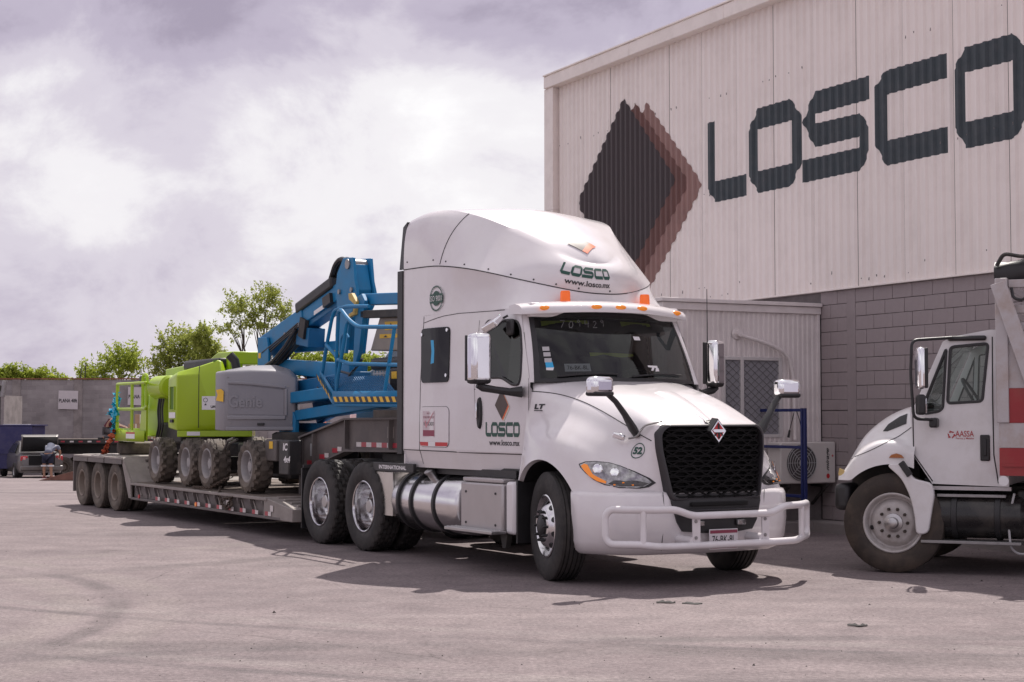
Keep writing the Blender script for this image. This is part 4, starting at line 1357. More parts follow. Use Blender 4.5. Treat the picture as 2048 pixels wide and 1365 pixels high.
bon = tr.children[-1]
# wheel-arch lip and inner liner
for s in (-1, 1):
    lip = []
    for k in range(31):
        th_ = R(-2 + 184 * k / 30) if 0 else R(40 + 140 * k / 30)
        lip.append(k)
    xs2 = np.linspace(-.64, .40, 40)
    o1 = [(x, s * HS(x, 7)[0], HS(x, 7)[1]) for x in xs2]
    o2 = [(x, s * (HS(x, 7)[0] - .05), HS(x, 7)[1] - .012) for x in xs2]
    o3 = [(x, s * .62, HS(x, 7)[1] + .02) for x in xs2]
    MB().grid([o1, o2]).build('arch_lip', WHITE, bon, smooth=60, fixn=False)
    MB().grid([o2, o3]).build('arch_liner', BLACKP, bon, smooth=60, fixn=False)
# point on near wing for given x and height z
def HZ(x, z, off=0.0, s=-1):
    lo_t, hi_t = 0.0, 7.0
    for _ in range(24):
        m_ = (lo_t + hi_t) / 2
        if HS(x, m_)[1] > z:
            lo_t = m_
        else:
            hi_t = m_
    t = (lo_t + hi_t) / 2
    p = HS(x, t)
    P0 = Vector((x, s * p[0], p[1]))
    if not off:
        return P0
    e = .01
    a1 = HS(min(x + e, .98), t)
    a0 = HS(max(x - e, -.63), t)
    dx = Vector((min(x + e, .98) - max(x - e, -.63), s * (a1[0] - a0[0]), a1[1] - a0[1]))
    b1, b0 = HS(x, min(7, t + .05)), HS(x, max(0, t - .05))
    dt = Vector((0, s * (b1[0] - b0[0]), b1[1] - b0[1]))
    n = dx.cross(dt).normalized()
    if n.y * s < 0:
        n = -n
    return P0 + n * off
# bonnet split line along the side
def hseam(pts, w=.005, m=SEAM, name='panel_gap'):
    for s in (-1, 1):
        MB().tube([HZ(x, z, .001, s) for x, z in pts], w, 4).build(name, m, bon)
hseam([(-.60 + (.93 + .60) * t, 1.835 - .12 * t - .36 * t ** 2.0) for t in np.linspace(0, 1, 40)])
text('model_badge', 'LT', (-.52, 1.655, -.40, 1.705), lambda x, z: HZ(x, z, .006), BLACKT, bon, bold=.05)
flat('badge_line', [(-.52, 1.638), (-.40, 1.635), (-.40, 1.643), (-.52, 1.646)], lambda x, z: HZ(x, z, .006), BLACKT, bon)
# fleet number
c52 = (.845, 1.262)
polys('fleet_number_ring', ring2(0, 0, .064, .072, 28), lambda u, v: HZ(c52[0] + u * .62, c52[1] + v, .006), GREENT, bon)
text('fleet_number', '52', (-.048, -.034, .048, .034), lambda u, v: HZ(c52[0] + u * .62, c52[1] + v, .006), GREENT, bon, bold=.05)
# raised centre ridge of the bonnet
MB().grid([[(x, w_ * (.30 + .9 * (.95 - x)) * .16, HS(x, abs(w_) * .3)[1] + (.016 if abs(w_) < .6 else -.004)) for x in np.linspace(.25, .95, 10)] for w_ in (-1, -.55, 0, .55, 1)]).build('bonnet_ridge', WHITE, bon, smooth=60)
# ---- headlamps
HL = [(.44, 1.135), (.50, 1.158), (.58, 1.162), (.68, 1.150), (.77, 1.122), (.86, 1.075), (.93, 1.01), (.955, .965), (.93, .925), (.90, .912), (.82, .918), (.72, .945), (.62, .99), (.53, 1.05), (.465, 1.10)]
LENS = mat('lamp_lens', (.34, .33, .34), .10, .85, var=.6, vscale=22, coat=1.0)
LENSD = mat('lamp_dark', (.05, .045, .045), .12, .4, var=.4, vscale=40, coat=1.0)
def scale_poly(p, k):
    cx_, cy_ = sum(q[0] for q in p) / len(p), sum(q[1] for q in p) / len(p)
    return [(cx_ + (q[0] - cx_) * k, cy_ + (q[1] - cy_) * k) for q in p]
for s in (-1, 1):
    mp = lambda x, z, off=0.0: HZ(x, z, off + .0001, s)
    ho = star('headlamp', HL, mp, BLACKP, bon, .006, -.02, 5)
    star('lamp_lens', scale_poly(HL, .93), mp, LENS, ho, .012, .002, 5)
    star('turn_signal', [(.475, 1.115), (.50, 1.135), (.535, 1.125), (.60, 1.045), (.68, .985), (.73, .975), (.73, .955), (.66, .975), (.58, 1.02), (.52, 1.07)], mp, AMBER, ho, .018, .008, 3)
    star('lower_lamp', [(.745, .952), (.78, .985), (.88, .985), (.93, .962), (.905, .93), (.82, .932)], mp, LENSD, ho, .018, .008, 3)
    MB().lathe([(.0, .004), (.042, .006), (.05, .0)], mp(.63, 1.085, .014), (.6, s * .8, .1), 16).build('lamp_projector', CHROME, ho)
    MB().lathe([(.0, .004), (.036, .006), (.043, .0)], mp(.76, 1.055, .014), (.75, s * .66, .1), 16).build('lamp_projector', CHROME, ho)
    for k in range(6):
        p = mp(.79 + (k % 3) * .04, .945 + (k // 3) * .02, .019)
        if k % 2 == 0:
            MB().box(p, (.015, .015, .011)).build('amber_cell', AMBER, ho)
# ---- grille
GRm = mat('grille_frame', (.035, .032, .036), .35, var=.1, vscale=6)
def GX(y, z):
    return .985 + .075 * (1 - (y / .62) ** 2) + (1.5 - z) * .07
GOUT = [(-.56, 1.51), (.56, 1.51), (.635, 1.44), (.632, 1.28), (.545, .84), (.52, .80), (-.52, .80), (-.545, .84), (-.632, 1.28), (-.635, 1.44)]
def gpath(k, dz):
    return [(y * k, 1.15 + (z - 1.15) * dz) for y, z in GOUT]
def ring_pts(poly, off, n=4):
    q = roundpath([(y, z, 0) for y, z in poly], .11, n, True)
    return [Vector((GX(p.x, p.y) + off, p.x, p.y)) for p in q]
MB().grid([ring_pts(gpath(1.0, 1.0), -.10), ring_pts(gpath(1.0, 1.0), .005), ring_pts(gpath(.965, .975), .022), ring_pts(gpath(.935, .94), .022), ring_pts(gpath(.92, .925), -.025), ring_pts(gpath(.915, .92), -.06)], wrap=True).build('grille_surround', GRm, tr, smooth=50)
gs = tr.children[-1]
MB().grid([ring_pts(gpath(.95, .95), -.055), ring_pts(gpath(.5, .5), -.055), ring_pts(gpath(.02, .02), -.055)], wrap=True).build('grille_backing', mat('grille_back', (.006, .0055, .006), .9), gs, smooth=0)
gpoly = gpath(.925, .93)
gm = MB()
hz, hw_ = .0475, .088
r_ = 0
z = .80
while z < 1.53:
    y = -.66 + (hw_ if r_ % 2 else 0)
    while y < .66:
        for (y0, z0, y1, z1) in ((y - hw_, z, y - hw_ * .35, z + hz * .62), (y - hw_ * .35, z + hz * .62, y + hw_ * .35, z + hz * .62), (y + hw_ * .35, z + hz * .62, y + hw_, z), (y - hw_, z, y - hw_ * .35, z - hz * .3), (y - hw_ * .35, z - hz * .3, y + hw_ * .35, z - hz * .3), (y + hw_ * .35, z - hz * .3, y + hw_, z)):
            if inpoly(((y0 + y1) / 2, (z0 + z1) / 2), gpoly) and inpoly((y0, z0), gpath(.945, .95)) and inpoly((y1, z1), gpath(.945, .95)):
                gm.bar((GX(y0, z0) - .018, y0, z0), (GX(y1, z1) - .018, y1, z1), .012, .03, (1, 0, 0))
        y += hw_ * 2
    z += hz
    r_ += 1
gmo = gm.build('grille_mesh', mat('grille_bar', (.008, .0075, .0082), .75, spec=.15), gs, smooth=0)
gmo['kind'] = 'stuff'
# emblem: red-orange diamond with bar on a black spear
ec = Vector((GX(0, 1.44) + .035, 0, 1.445))
def em(u, v, o_=0.0):
    return (ec.x + o_ - v * .05, ec.y + u, ec.z + v)
def dmd(w, h):
    return [(0, h), (-w, 0), (0, -h), (w, 0)]
MB().add([em(*p, 0) for p in dmd(.098, .117)] + [em(*p, -.09) for p in dmd(.105, .125)], [(0, 1, 2, 3), (0, 1, 5, 4), (1, 2, 6, 5), (2, 3, 7, 6), (3, 0, 4, 7)]).build('emblem', BLACKP, tr, smooth=0)
emo = tr.children[-1]
MB().add([em(*p, .004) for p in dmd(.088, .105)], [(0, 1, 2, 3)]).build('emblem_rim', CHROME, emo, smooth=0, fixn=False)
MB().add([em(*p, .007) for p in dmd(.070, .084)], [(0, 1, 2, 3)]).build('emblem_field', REDT, emo, smooth=0, fixn=False)
polys('emblem_bars', [[(-.012, .070), (.012, .070), (.012, -.070), (-.012, -.070)], [(-.04, -.05), (0, .0), (-.01, .01), (-.05, -.035)], [(.04, -.05), (0, .0), (.01, .01), (.05, -.035)]], lambda u, v: em(u, v, .0095), BLACKT, emo)
polys('emblem_band', [[(-.072, .008), (-.055, .016), (.055, .016), (.072, .008), (.055, -.012), (-.055, -.012)]], lambda u, v: em(u, v, .012), CHROME, emo)
MB().add([(.97, -.055, 1.535), (.97, .055, 1.535), (.80, .0, 1.605), (1.055, -.05, 1.50), (1.055, .05, 1.50)], [(0, 2, 1), (0, 1, 4, 3)]).build('emblem_spear', BLACKP, emo, smooth=0)
# ---- bumper
def BX(y):
    return 1.08 - .06 * (y / .7) ** 2 if abs(y) < .7 else 1.02 - ((abs(y) - .7) / .52) ** 2.2 * .50
plan = []
for y in np.linspace(0, 1.19, 30):
    plan.append((BX(y), y))
plan += [(x, 1.205) for x in np.linspace(.50, .40, 3)]
def brow(z, ins, dx):
    L_ = [(x - dx - ins * .4, -(y - ins * (y / 1.2)), z) for x, y in reversed(plan)]
    return L_ + [(x - dx - ins * .4, y - ins * (y / 1.2), z) for x, y in plan[1:]]
def bumper_low(y):
    return .30
brows = []
for z, ins, dx in ((.885, .05, .05), (.875, .012, .012), (.84, .0, 0), (.60, .0, -.015), (.42, .015, -.005), (.33, .05, .03), (.295, .10, .08)):
    brows.append(brow(z, ins, dx))
# drop the top rows slightly at the ends, raise the underside to the sides
MB().grid(brows).build('bumper', WHITE, tr, smooth=60)
bu = tr.children[-1]
MB().tube([(BX(y) + .002, y, z) for y, z in ((-.60, .88), (-.585, .70), (-.60, .52), (-.62, .34))], .004, 4).build('panel_gap', SEAM, bu)
MB().tube([(BX(y) + .002, y, z) for y, z in ((.60, .88), (.585, .70), (.60, .52), (.62, .34))], .004, 4).build('panel_gap', SEAM, bu)
# black lower intake between the white ends
def IX(y, z):
    return BX(y) + .022
star('lower_intake', [(-.535, .86), (0, .86), (.535, .86), (.52, .78), (.47, .60), (.41, .515), (.2, .495), (0, .49), (-.2, .495), (-.41, .515), (-.47, .60), (-.52, .78)], lambda y, z, off=0: Vector((BX(y) + .028 + off - (0.02 if z > .8 else 0), y, z)), BLACKP, bu, 0, -.05, 5)
it = bu.children[-1]
MB().bx(1.085, 1.13, -.33, .33, .745, .785).build('intake_slot', mat('grille_back', (.006, .0055, .006), .9), it, bevel=.01)
MB().bx(1.07, 1.125, -.46, .46, .70, .715).build('intake_lip', GRm, it, bevel=.005)
for y in (-.245, .245):
    fl = MB().box((BX(y) + .045, y, .585), (.03, .115, .062)).build('fog_lamp', BLACKP, bu, bevel=.012)
    MB().box((BX(y) + .062, y, .585), (.012, .098, .048)).build('fog_lens', LENS, fl, bevel=.008)
# number plate
PXX = 1.155
pl_ = MB().box((PXX, .01, .435), (.008, .335, .19)).build('number_plate', mat('plate_white', (.72, .68, .70), .45), tr, bevel=.004)
pmf = lambda y, z: (PXX + .006, y, z)
text('plate_number', '76-BK-8L', (-.125, .40, .145, .47), pmf, BLACKT, pl_, bold=.01)
flat('plate_band', [(-.15, .49), (.17, .49), (.17, .52), (-.15, .52)], pmf, MATS['maroon_print'], pl_)
flat('plate_band', [(-.15, .35), (.17, .35), (.17, .37), (-.15, .37)], pmf, MATS['maroon_print'], pl_)
# ---- bull bar
BBW = mat('bullbar_white', (.74, .71, .73), .35, var=.06, vscale=4, coat=.3, dirt=(.4, .34, .3), dirt_amt=.2)
def bbp(y, z):
    a = abs(y)
    x = 1.30 if a < .50 else 1.30 - .04 * (a - .5) / .3 if a < .8 else 1.26 - .32 * ((a - .8) / .42) ** 1.3
    return x
tp_, lo_ = .695, .405
path = []
def zt(y):
    a = abs(y)
    return .672 if a < .46 else .672 + (.735 - .672) * (a - .46) / .18 if a < .64 else .735
for y in (-1.16, -.95, -.80, -.64, -.46, 0, .46, .64, .80, .95, 1.16):
    path.append((bbp(y, 0), y, zt(y)))
for y in (1.21, 1.21):
    pass
low = [(bbp(y, 0), y, .40 + (.02 if abs(y) > .9 else 0)) for y in (1.16, .95, .80, .46, 0, -.46, -.80, -.95, -1.16)]
loop = path + [(bbp(1.19, 0) - .01, 1.19, .68), (bbp(1.19, 0) - .01, 1.19, .47)] + low + [(bbp(1.19, 0) - .01, -1.19, .47), (bbp(1.19, 0) - .01, -1.19, .68)]
bb = MB().tube(roundpath(loop, .07, 4, True), .034, 12, closed=True).build('bull_bar', BBW, tr)
for s in (-1, 1):
    y = s * .93
    MB().cyl((bbp(y, 0), y, .41), (bbp(y, 0), y, .735), .028, n=12).build('upright', BBW, bb)
    y = s * .405
    pb = MB().box((1.285, y, .535), (.02, .085, .30)).build('bracket_plate', BBW, bb, bevel=.004)
    for z in (.62, .47):
        MB().cyl((1.29, y - .012, z), (1.304, y - .012, z), .016, n=8).build('bolt', STEEL, pb)
    MB().cyl((1.0, y - .03, .44), (1.29, y - .03, .44), .045, n=12).build('mount', BBW, bb)
# ---- mirrors
def rmirror(name, c, w, h, d, m, parent, rot=(0, 0, 0)):
    o = MB().box((0, 0, 0), (d, w, h)).build(name, m, parent, bevel=min(w, h, d) * .33, seg=5)
    o.location = c
    o.rotation_euler = rot
    return o
for s in (-1, 1):
    mo = rmirror('cab_mirror', (-.86, s * 1.485, 2.17), .235, .50, .15, CHROME, tr, (0, 0, .10 if s < 0 else .55))
    MB().bx(-.11, -.07, -.105, .105, -.23, .23).build('mirror_glass', BLACKP, mo, bevel=.01)
    MB().box((-.005, 0, -.225), (.155, .225, .075)).build('mirror_foot', BLACKP, mo, bevel=.035)
    MB().tube([(-.87, s * 1.50, 1.90), (-.86, s * 1.44, 1.87), (-.82, s * 1.32, 1.85), (-.74, s * 1.2, 1.83), (-.68, s * 1.09, 1.83)], [.04, .05, .046, .05, .075], 10, flat=.8).build('mirror_arm', BLACKP, tr)
    # hood mirror
    hm = rmirror('bonnet_mirror', (.77, s * 1.12, 1.865), .26, .175, .15, CHROME, tr, (0, 0, -s * .15))
    MB().box((0, 0, -.072), (.152, .245, .05)).build('mirror_base', BLACKP, hm, bevel=.024)
    am = MB().tube([(.765, s * 1.03, 1.79), (.78, s * .95, 1.72), (.80, s * .86, 1.60), (.80, s * .77, 1.47), (.80, s * .72, 1.40)], [.035, .036, .042, .058, .045], 10, flat=.7).build('mirror_arm', BLACKP, tr)
# look-down mirror over the near door
lm_ = MB().box((-1.17, -1.15, 2.535), (.24, .15, .085), (.6, -.30, .1)).build('look_down_mirror', CHROME, tr, bevel=.02)
MB().bar((-1.05, -1.04, 2.62), (-1.12, -1.13, 2.56), .03, .02).build('mirror_arm', BLACKP, lm_)
MB().box((-1.02, -1.025, 2.50), (.13, .05, .17)).build('mirror_head', BLACKP, lm_, bevel=.035)
# small bonnet-side lamp with bent rod
ch = MB().box((.70, -.86, 1.395), (.13, .05, .06), (0, .25, .4)).build('side_lamp', CHROME, tr, bevel=.015)
MB().tube(roundpath([(.80, -.82, 1.375), (.86, -.77, 1.39), (.89, -.70, 1.50), (.96, -.55, 1.535)], .04), .010, 6).build('lamp_rod', STEEL, ch)
# whip aerial on the far mirror
MB().tube([(-.85, 1.37, 1.85), (-.85, 1.37, 2.4), (-.86, 1.375, 2.98)], [.009, .007, .004], 6).build('aerial', BLACKP, tr)
# ---- wheels and running gear
for s in (-1, 1):
    K_STEER.place(tr, (AXX, s * 1.05, .525), s, -R(14))
for x in (-4.12, -5.41):
    for s in (-1, 1):
        K_DRIVE.place(tr, (x, s * 1.10, .525), s)
        K_DRIVE.place(tr, (x, s * .765, .525), -s)
    MB().cyl((x, -.7, .525), (x, .7, .525), .09).build('axle', DARK, tr)
    MB().lathe([(.0, -.2), (.16, -.18), (.22, 0), (.16, .18), (0, .2)], (x, 0, .525), (1, 0, 0), 16).build('differential', DARK, tr)
MB().cyl((AXX, -.95, .50), (AXX, .95, .50), .06).build('axle', DARK, tr)
for s in (-1, 1):
    MB().bx(-6.1, .75, s * .43 - .04, s * .43 + .04, .76, 1.02).build('frame_rail', DARK, tr)
MB().bx(-5.2, -4.4, -.45, .45, 1.03, 1.12).prism([(-5.3, 1.12), (-4.35, 1.20), (-4.35, 1.23), (-5.3, 1.2)], 'y', -.42, .42).build('fifth_wheel', DARK, tr)
MB().bx(-1.1, .72, -.36, .36, .55, 1.35).build('engine', DARK, tr, bevel=.05)  # engine, gearbox and underside: plain dark boxes added for shadow below the cab
MB().bx(-3.0, -1.1, -.3, .3, .5, .95).build('gearbox', DARK, tr, bevel=.05)
MB().bx(-3.05, -.75, -1.03, 1.03, .97, 1.05).build('cab_underside', BLACKP, tr)
for s in (-1, 1):
    MB().bx(-3.0, -.85, s * 1.05 - .01, s * 1.05 + .01, .955, 1.03).build('under_skirt', BLACKP, tr)
# tanks, one each side
for s in (-1, 1):
    tk = MB().lathe([(0, -.80), (.27, -.795), (.31, -.775), (.325, -.73), (.325, .73), (.31, .775), (.27, .795), (0, .80)], (-2.60, s * .91, .635), (1, 0, 0), 48).build('fuel_tank', ALU, tr, smooth=30)
    for x in (-3.18, -2.86, -2.32):
        MB().lathe([(.327, -.026), (.345, -.022), (.345, .022), (.327, .026)], (x, s * .91, .635), (1, 0, 0), 48).build('tank_strap', BLACKP, tk)
    MB().cyl((-2.62, s * 1.06, .91), (-2.62, s * 1.12, .985), .055, n=18).cyl((-2.62, s * 1.115, .975), (-2.62, s * 1.13, .995), .065, n=18).build('filler_cap', ALUB, tk)
# service box and step
BOXM = mat('service_box', (.47, .44, .44), .35, .6, var=.06, vscale=4)
sb = MB().bx(-1.74, -.86, -1.215, -.6, .42, .90).build('service_box', BOXM, tr, bevel=.02)
MB().bx(-1.72, -.88, -1.20, -.62, .905, .95).build('box_lid', BOXM, sb, bevel=.012)
for x, z in ((-1.62, .80), (-1.0, .80), (-1.62, .48), (-1.0, .48)):
    MB().cyl((x, -1.222, z), (x, -1.212, z), .013, n=8).build('bolt', BLACKP, sb)
MB().bx(-.83, -.66, -1.20, -.75, .40, .93).build('fairing_piece', WHITE, tr, bevel=.035, seg=3)
st_ = MB().bx(-1.80, -.80, -1.38, -1.2, .40, .435).build('step', ALUB, tr, bevel=.006)
stp = MB()
for k in range(18):
    for q in range(3):
        stp.cyl((-1.76 + k * .054, -1.355 + q * .05, .432), (-1.76 + k * .054, -1.355 + q * .05, .442), .014, .010, 6)
stp.build('step_tread', ALUB, st_, smooth=0)['kind'] = 'stuff'
MB().prism([(-.95, .41), (-.80, .41), (-.84, .26), (-.90, .26)], 'y', -1.19, -1.13).build('step_bracket', DARK, tr)
MB().bx(-.665, -.635, -1.17, -.5, .32, .95).build('splash_guard', BLACKP, tr)
# quarter guards in front of the drive wheels with maker's name
for s in (-1, 1):
    MB().bx(-3.88, -2.85, s * 1.19 - .02, s * 1.19 + .02, .955, 1.055).build('name_bar', BLACKP, tr, bevel=.005)
    nb_ = tr.children[-1]
    MB().grid([[(-3.88 + .5 * t + .0, s * y, .94 - .0 * t) for t in (0, .15, .3, .6, 1)] for y in (.62, 1.21)]).build('guard_top', ALU, tr, fixn=False)
    MB().bx(-3.86, -3.38, s * 1.195 - .006, s * 1.195 + .006, .45, .945).build('quarter_guard', mat('guard_aluminium', (.62, .60, .56), .28, .9, var=.1, vscale=4), tr)
    MB().bx(-3.50, -3.38, s * .62, s * 1.18, .45, .945).build('quarter_guard', MATS['guard_aluminium'], tr)
    MB().bx(-6.02, -5.99, s * .93 - .28, s * .93 + .28, .16, .93).build('mud_flap', BLACKP, tr)
    MB().bar((-5.98, s * 1.2, .95), (-5.85, s * .5, .98), .04, .04).build('flap_bracket', BLACKP, tr)
text('maker_name', 'INTERNATIONAL', (-3.72, .982, -3.02, 1.028), lambda x, z: (x, -1.213, z), WHITET, nb_, bold=.03)
# exhaust and deck plate behind the cab
MB().bx(-3.9, -3.2, -.55, .55, 1.04, 1.07).build('deck_plate', ALUB, tr)
# ================================================================ lowboy trailer
TG = mat('trailer_grey', (.135, .118, .115), .62, var=.2, vscale=3, dirt=(.24, .2, .175), dirt_amt=.45, dirt_scale=2.2, bump=.1, bscale=40)
TGL = mat('trailer_plate', (.30, .265, .245), .65, var=.2, vscale=4, dirt=(.16, .13, .12), dirt_amt=.5)
WOOD = mat('deck_wood', (.15, .115, .095), .85, var=.35, vscale=5, dirt=(.07, .055, .05), dirt_amt=.6, dirt_scale=3, bump=.3, bscale=30)
tl = empty('lowboy_trailer', tr.location, TROT, 'long grey lowboy trailer carrying two boom lifts behind the white tractor', 'trailer')
def tape(x0, x1, z0, z1, y, m, parent=tl):
    return MB().bx(x0, x1, y - .004, y, z0, z1).build('reflective_tape', m, parent, smooth=0)
TAPER = mat('tape_red', (.42, .04, .06), .35, var=.2, vscale=30)
TAPEW = mat('tape_white', (.66, .61, .60), .35, var=.15, vscale=30)
DT, DB = .52, .255
for s in (-1, 1):
    y = s * 1.28
    MB().bx(-12.8, -6.85, y - .006, y + .006, DB + .02, DT - .05).build('side_web', TG, tl)
    MB().bx(-12.82, -6.85, s * 1.31 - .045, s * 1.31 + .045, DT - .048, DT - .01).build('side_rail', TGL, tl, bevel=.006)
    MB().bx(-12.82, -6.4, s * 1.30 - .045, s * 1.30 + .045, DB - .02, DB + .018).build('lower_rail', TG, tl, bevel=.006)
    out = None
    for k in range(13):
        x = -12.55 + k * .46
        if out is None:
            out = MB().prism([(1.287, .47), (1.345, .47), (1.345, .44), (1.287, .30)], 'x', -.022, .022).bx(-.022, .022, 1.287, 1.30, .275, .47).build('outrigger', TG, tl, smooth=0)
            o = out
        else:
            o = link(out.copy(), tl)
        o.location = (x, 0, 0)
        o.scale = (1, s, 1)
        if s < 0:
            br = MB().bar((x + .03, -1.295, .45), (x + .16, -1.295, .31), .012, .025).build('brace', TGL, tl)
    if s < 0:
        for k in range(12):
            x = -11.6 + k * .46
            if x > -6.75:
                break
            tape(x + .10, x + .205, .28, .335, -1.348, TAPER)
            tape(x + .208, x + .31, .28, .335, -1.348, TAPEW)
        for x in (-8.35, -6.72):
            tape(x, x + .10, .34, .42, -1.348, TAPEW)
        for x in (-12.35, -9.62):
            MB().cyl((x, -1.36, .30), (x, -1.34, .30), .03, n=12).build('side_marker', AMBER if x > -11 else REDT, tl)
# planks
pk = None
for i in range(8):
    y0 = -1.26 + i * .316
    for x0, x1 in ((-12.78, -9.9), (-9.88, -7.0)):
        if pk is None:
            pk = MB().bx(0, 2.87, 0, .305, DT - .045, DT).build('deck_plank', WOOD, tl, bevel=.006, seg=1)
            o = pk
        else:
            o = link(pk.copy(), tl)
        o.location = (x0, y0, random.uniform(-.006, .004))
for k in range(12):
    MB().bx(-12.6 + k * .5, -12.5 + k * .5, -1.25, 1.25, DB, DT - .06).build('cross_member', TG, tl)
# front ramp
MB().prism([(-6.98, DT), (-6.0, .40), (-6.0, DB - .02), (-6.98, DB - .02)], 'y', -1.34, 1.34).build('front_ramp', TGL, tl, bevel=.01)
for k in range(4):
    x = -6.85 + k * .22
    z = DT - (x + 6.98) * .1224
    MB().bx(x, x + .05, -1.2, 1.2, z - .01, z + .022).build('ramp_cleat', TGL, tl, bevel=.004)
# gooseneck side beams
GB = [(-7.56, .80), (-7.04, .934), (-6.0, 1.155), (-3.75, 1.185)]
GT = [(-7.53, 1.289), (-6.0, 1.547), (-3.75, 1.554)]
for s in (-1, 1):
    y = s * .54
    MB().prism(GB + GT[::-1], 'y', y - .012, y + .012).build('neck_web', TG, tl, smooth=0)
    for a, b in zip(GT, GT[1:]):
        MB().bar((a[0], y, a[1] + .012), (b[0], y, b[1] + .012), .16, .024).build('neck_flange', TG, tl)
    for a, b in zip(GB, GB[1:]):
        MB().bar((a[0], y, a[1] - .012), (b[0], y, b[1] - .012), .16, .024).build('neck_flange', TG, tl)
    for x, z0, z1 in ((-7.5, .84, 1.29), (-7.05, .95, 1.36), (-6.0, 1.17, 1.54), (-4.7, 1.18, 1.54)):
        MB().bx(x - .012, x + .012, y - .075, y + .075, z0, z1).build('neck_stiffener', TG, tl)
    MB().prism([(-7.56, .80), (-7.04, .93), (-6.95, .30), (-7.56, .30)], 'y', y - .05, y + .05).build('neck_leg', TG, tl, smooth=0)
MB().bx(-6.0, -3.75, -.5, .5, 1.50, 1.53).build('neck_plate', TG, tl)
MB().bx(-7.5, -6.0, -.5, .5, .9, 1.0).build('neck_plate', TG, tl)
MB().bx(-5.4, -4.2, -.45, .45, 1.235, 1.28).build('coupler_plate', DARK, tl)
for k in range(5):
    tape(-5.75 + k * .30, -5.60 + k * .30, 1.20, 1.26, -.556, TAPEW)
    tape(-5.60 + k * .30, -5.45 + k * .30, 1.20, 1.26, -.556, TAPER)
for k in range(3):
    x = -7.35 + k * .42
    tape(x, x + .17, .93 + k * .09, .99 + k * .09, -.556, TAPER)
    tape(x + .17, x + .30, .95 + k * .09, 1.01 + k * .09, -.556, TAPEW)
MB().bx(-4.85, -4.66, -.557, -.553, 1.32, 1.46).build('maker_plate', TGL, tl)
MB().bx(-7.25, -7.1, -.557, -.553, 1.05, 1.22).build('maker_plate', GREYT, tl)
# rear bogie
MB().bx(-16.25, -13.28, -1.20, 1.20, .87, .92).build('rear_deck', TGL, tl, bevel=.01)
for s in (-1, 1):
    MB().bx(-16.25, -13.28, s * .62 - .3, s * .62 + .0, .55, .868).build('bogie_beam', TG, tl)
    for x0, x1 in ((-16.25, -15.33), (-15.29, -14.32), (-14.26, -13.28)):
        MB().bx(x0, x1, s * 1.20, s * 1.36, .875, .91).build('guard_plate', TGL, tl, bevel=.006)
        MB().bx(x0, x1, s * 1.355 - .012, s * 1.355 + .002, .80, .874).build('guard_skirt', TG, tl)
    MB().bx(-16.27, -16.23, s * 1.08 - .28, s * 1.08 + .28, .24, .87).build('mud_flap', TG, tl, bevel=.01)
    MB().prism([(-13.28, .915), (-12.83, DT), (-12.80, DB), (-12.92, DB), (-13.36, .90)], 'y', s * 1.335 - .012, s * 1.335 + .012).build('gusset', TGL, tl, smooth=0)
for x in (-15.8, -14.79, -13.78):
    for s in (-1, 1):
        K_TRAIL.place(tl, (x, s * 1.22, .41), s)
        K_TRAIL.place(tl, (x, s * .94, .41), -s)
    MB().cyl((x, -.9, .41), (x, .9, .41), .06).build('axle', DARK, tl)
MB().prism([(-13.3, .92), (-12.8, DT), (-12.8, DT - .03), (-13.3, .88)], 'y', -1.32, 1.32).build('rear_slope', TGL, tl)
for k in range(3):
    x = -13.22 + k * .14
    z = .92 - (x + 13.3) * .8
    MB().bx(x, x + .035, -.98, 1.2, z - .01, z + .022).build('ramp_cleat', TG, tl)
MB().bx(-16.255, -16.20, -1.3, 1.3, .80, .868).build('rear_bumper', TG, tl)
tape(-16.22, -16.15, .81, .86, -1.356, TAPER)

# timber lying on the gooseneck
tb = MB().bx(-5.55, -3.9, -.42, -.10, 0, .105).build('timber_beam', mat('grey_timber', (.30, .26, .23), .85, var=.25, vscale=4), None, bevel=.01)
tb.location, tb.rotation_euler = (tr.location[0], tr.location[1], 1.568), (0, 0, TROT)
tag(tb, 'grey squared timber lying on the gooseneck behind the cab', 'timber')

# ================================================================ blue boom lift
BLU = mat('lift_blue', (.004, .185, .40), .45, var=.12, vscale=4, spec=.35, dirt=(.12, .12, .12), dirt_amt=.2)
BLUD = mat('lift_blue_dark', (.004, .125, .29), .5, var=.15, vscale=4)
HGREY = mat('hood_grey', (.27, .265, .29), .38, var=.06, vscale=3, dirt=(.2, .18, .16), dirt_amt=.2)
LZ = .895
bl = empty('boom_lift', tr.location, TROT, 'blue articulating boom lift with grey engine hood, nearest the tractor', 'boom lift', 'boom lifts on the lowboy trailer')
for x in (-8.03, -9.66):
    for y, s in ((-1.05, -1), (.62, 1)):
        K_LIFT.place(bl, (x, y, LZ), s)
    MB().bx(x - .1, x + .1, -.9, .5, LZ - .1, LZ + .1).build('axle', DARK, bl)
CH = mat('lift_chassis', (.03, .029, .031), .5, var=.25, vscale=4, dirt=(.13, .11, .095), dirt_amt=.6)
MB().bx(-9.6, -7.6, -.72, .35, .72, 1.20).build('chassis', CH, bl, bevel=.03)
MB().bx(-7.3, -6.95, -1.0, -.80, .80, 1.27).build('chassis_box', CH, bl, bevel=.02)
MB().bx(-7.75, -7.35, -1.02, -.83, .98, 1.27).build('valve_box', mat('box_greybrown', (.12, .105, .1), .6, var=.2), bl, bevel=.015)
flat('warning_sticker', [(-7.58, 1.17), (-7.45, 1.17), (-7.45, 1.27), (-7.58, 1.27)], lambda x, z: (x, -1.026, z - .02), YELLOWT, bl)
text('chassis_lettering', 'IC', (-7.14, 1.13, -6.99, 1.23), lambda x, z: (x, -1.004, z), WHITET, bl, bold=.04, shear=.12)
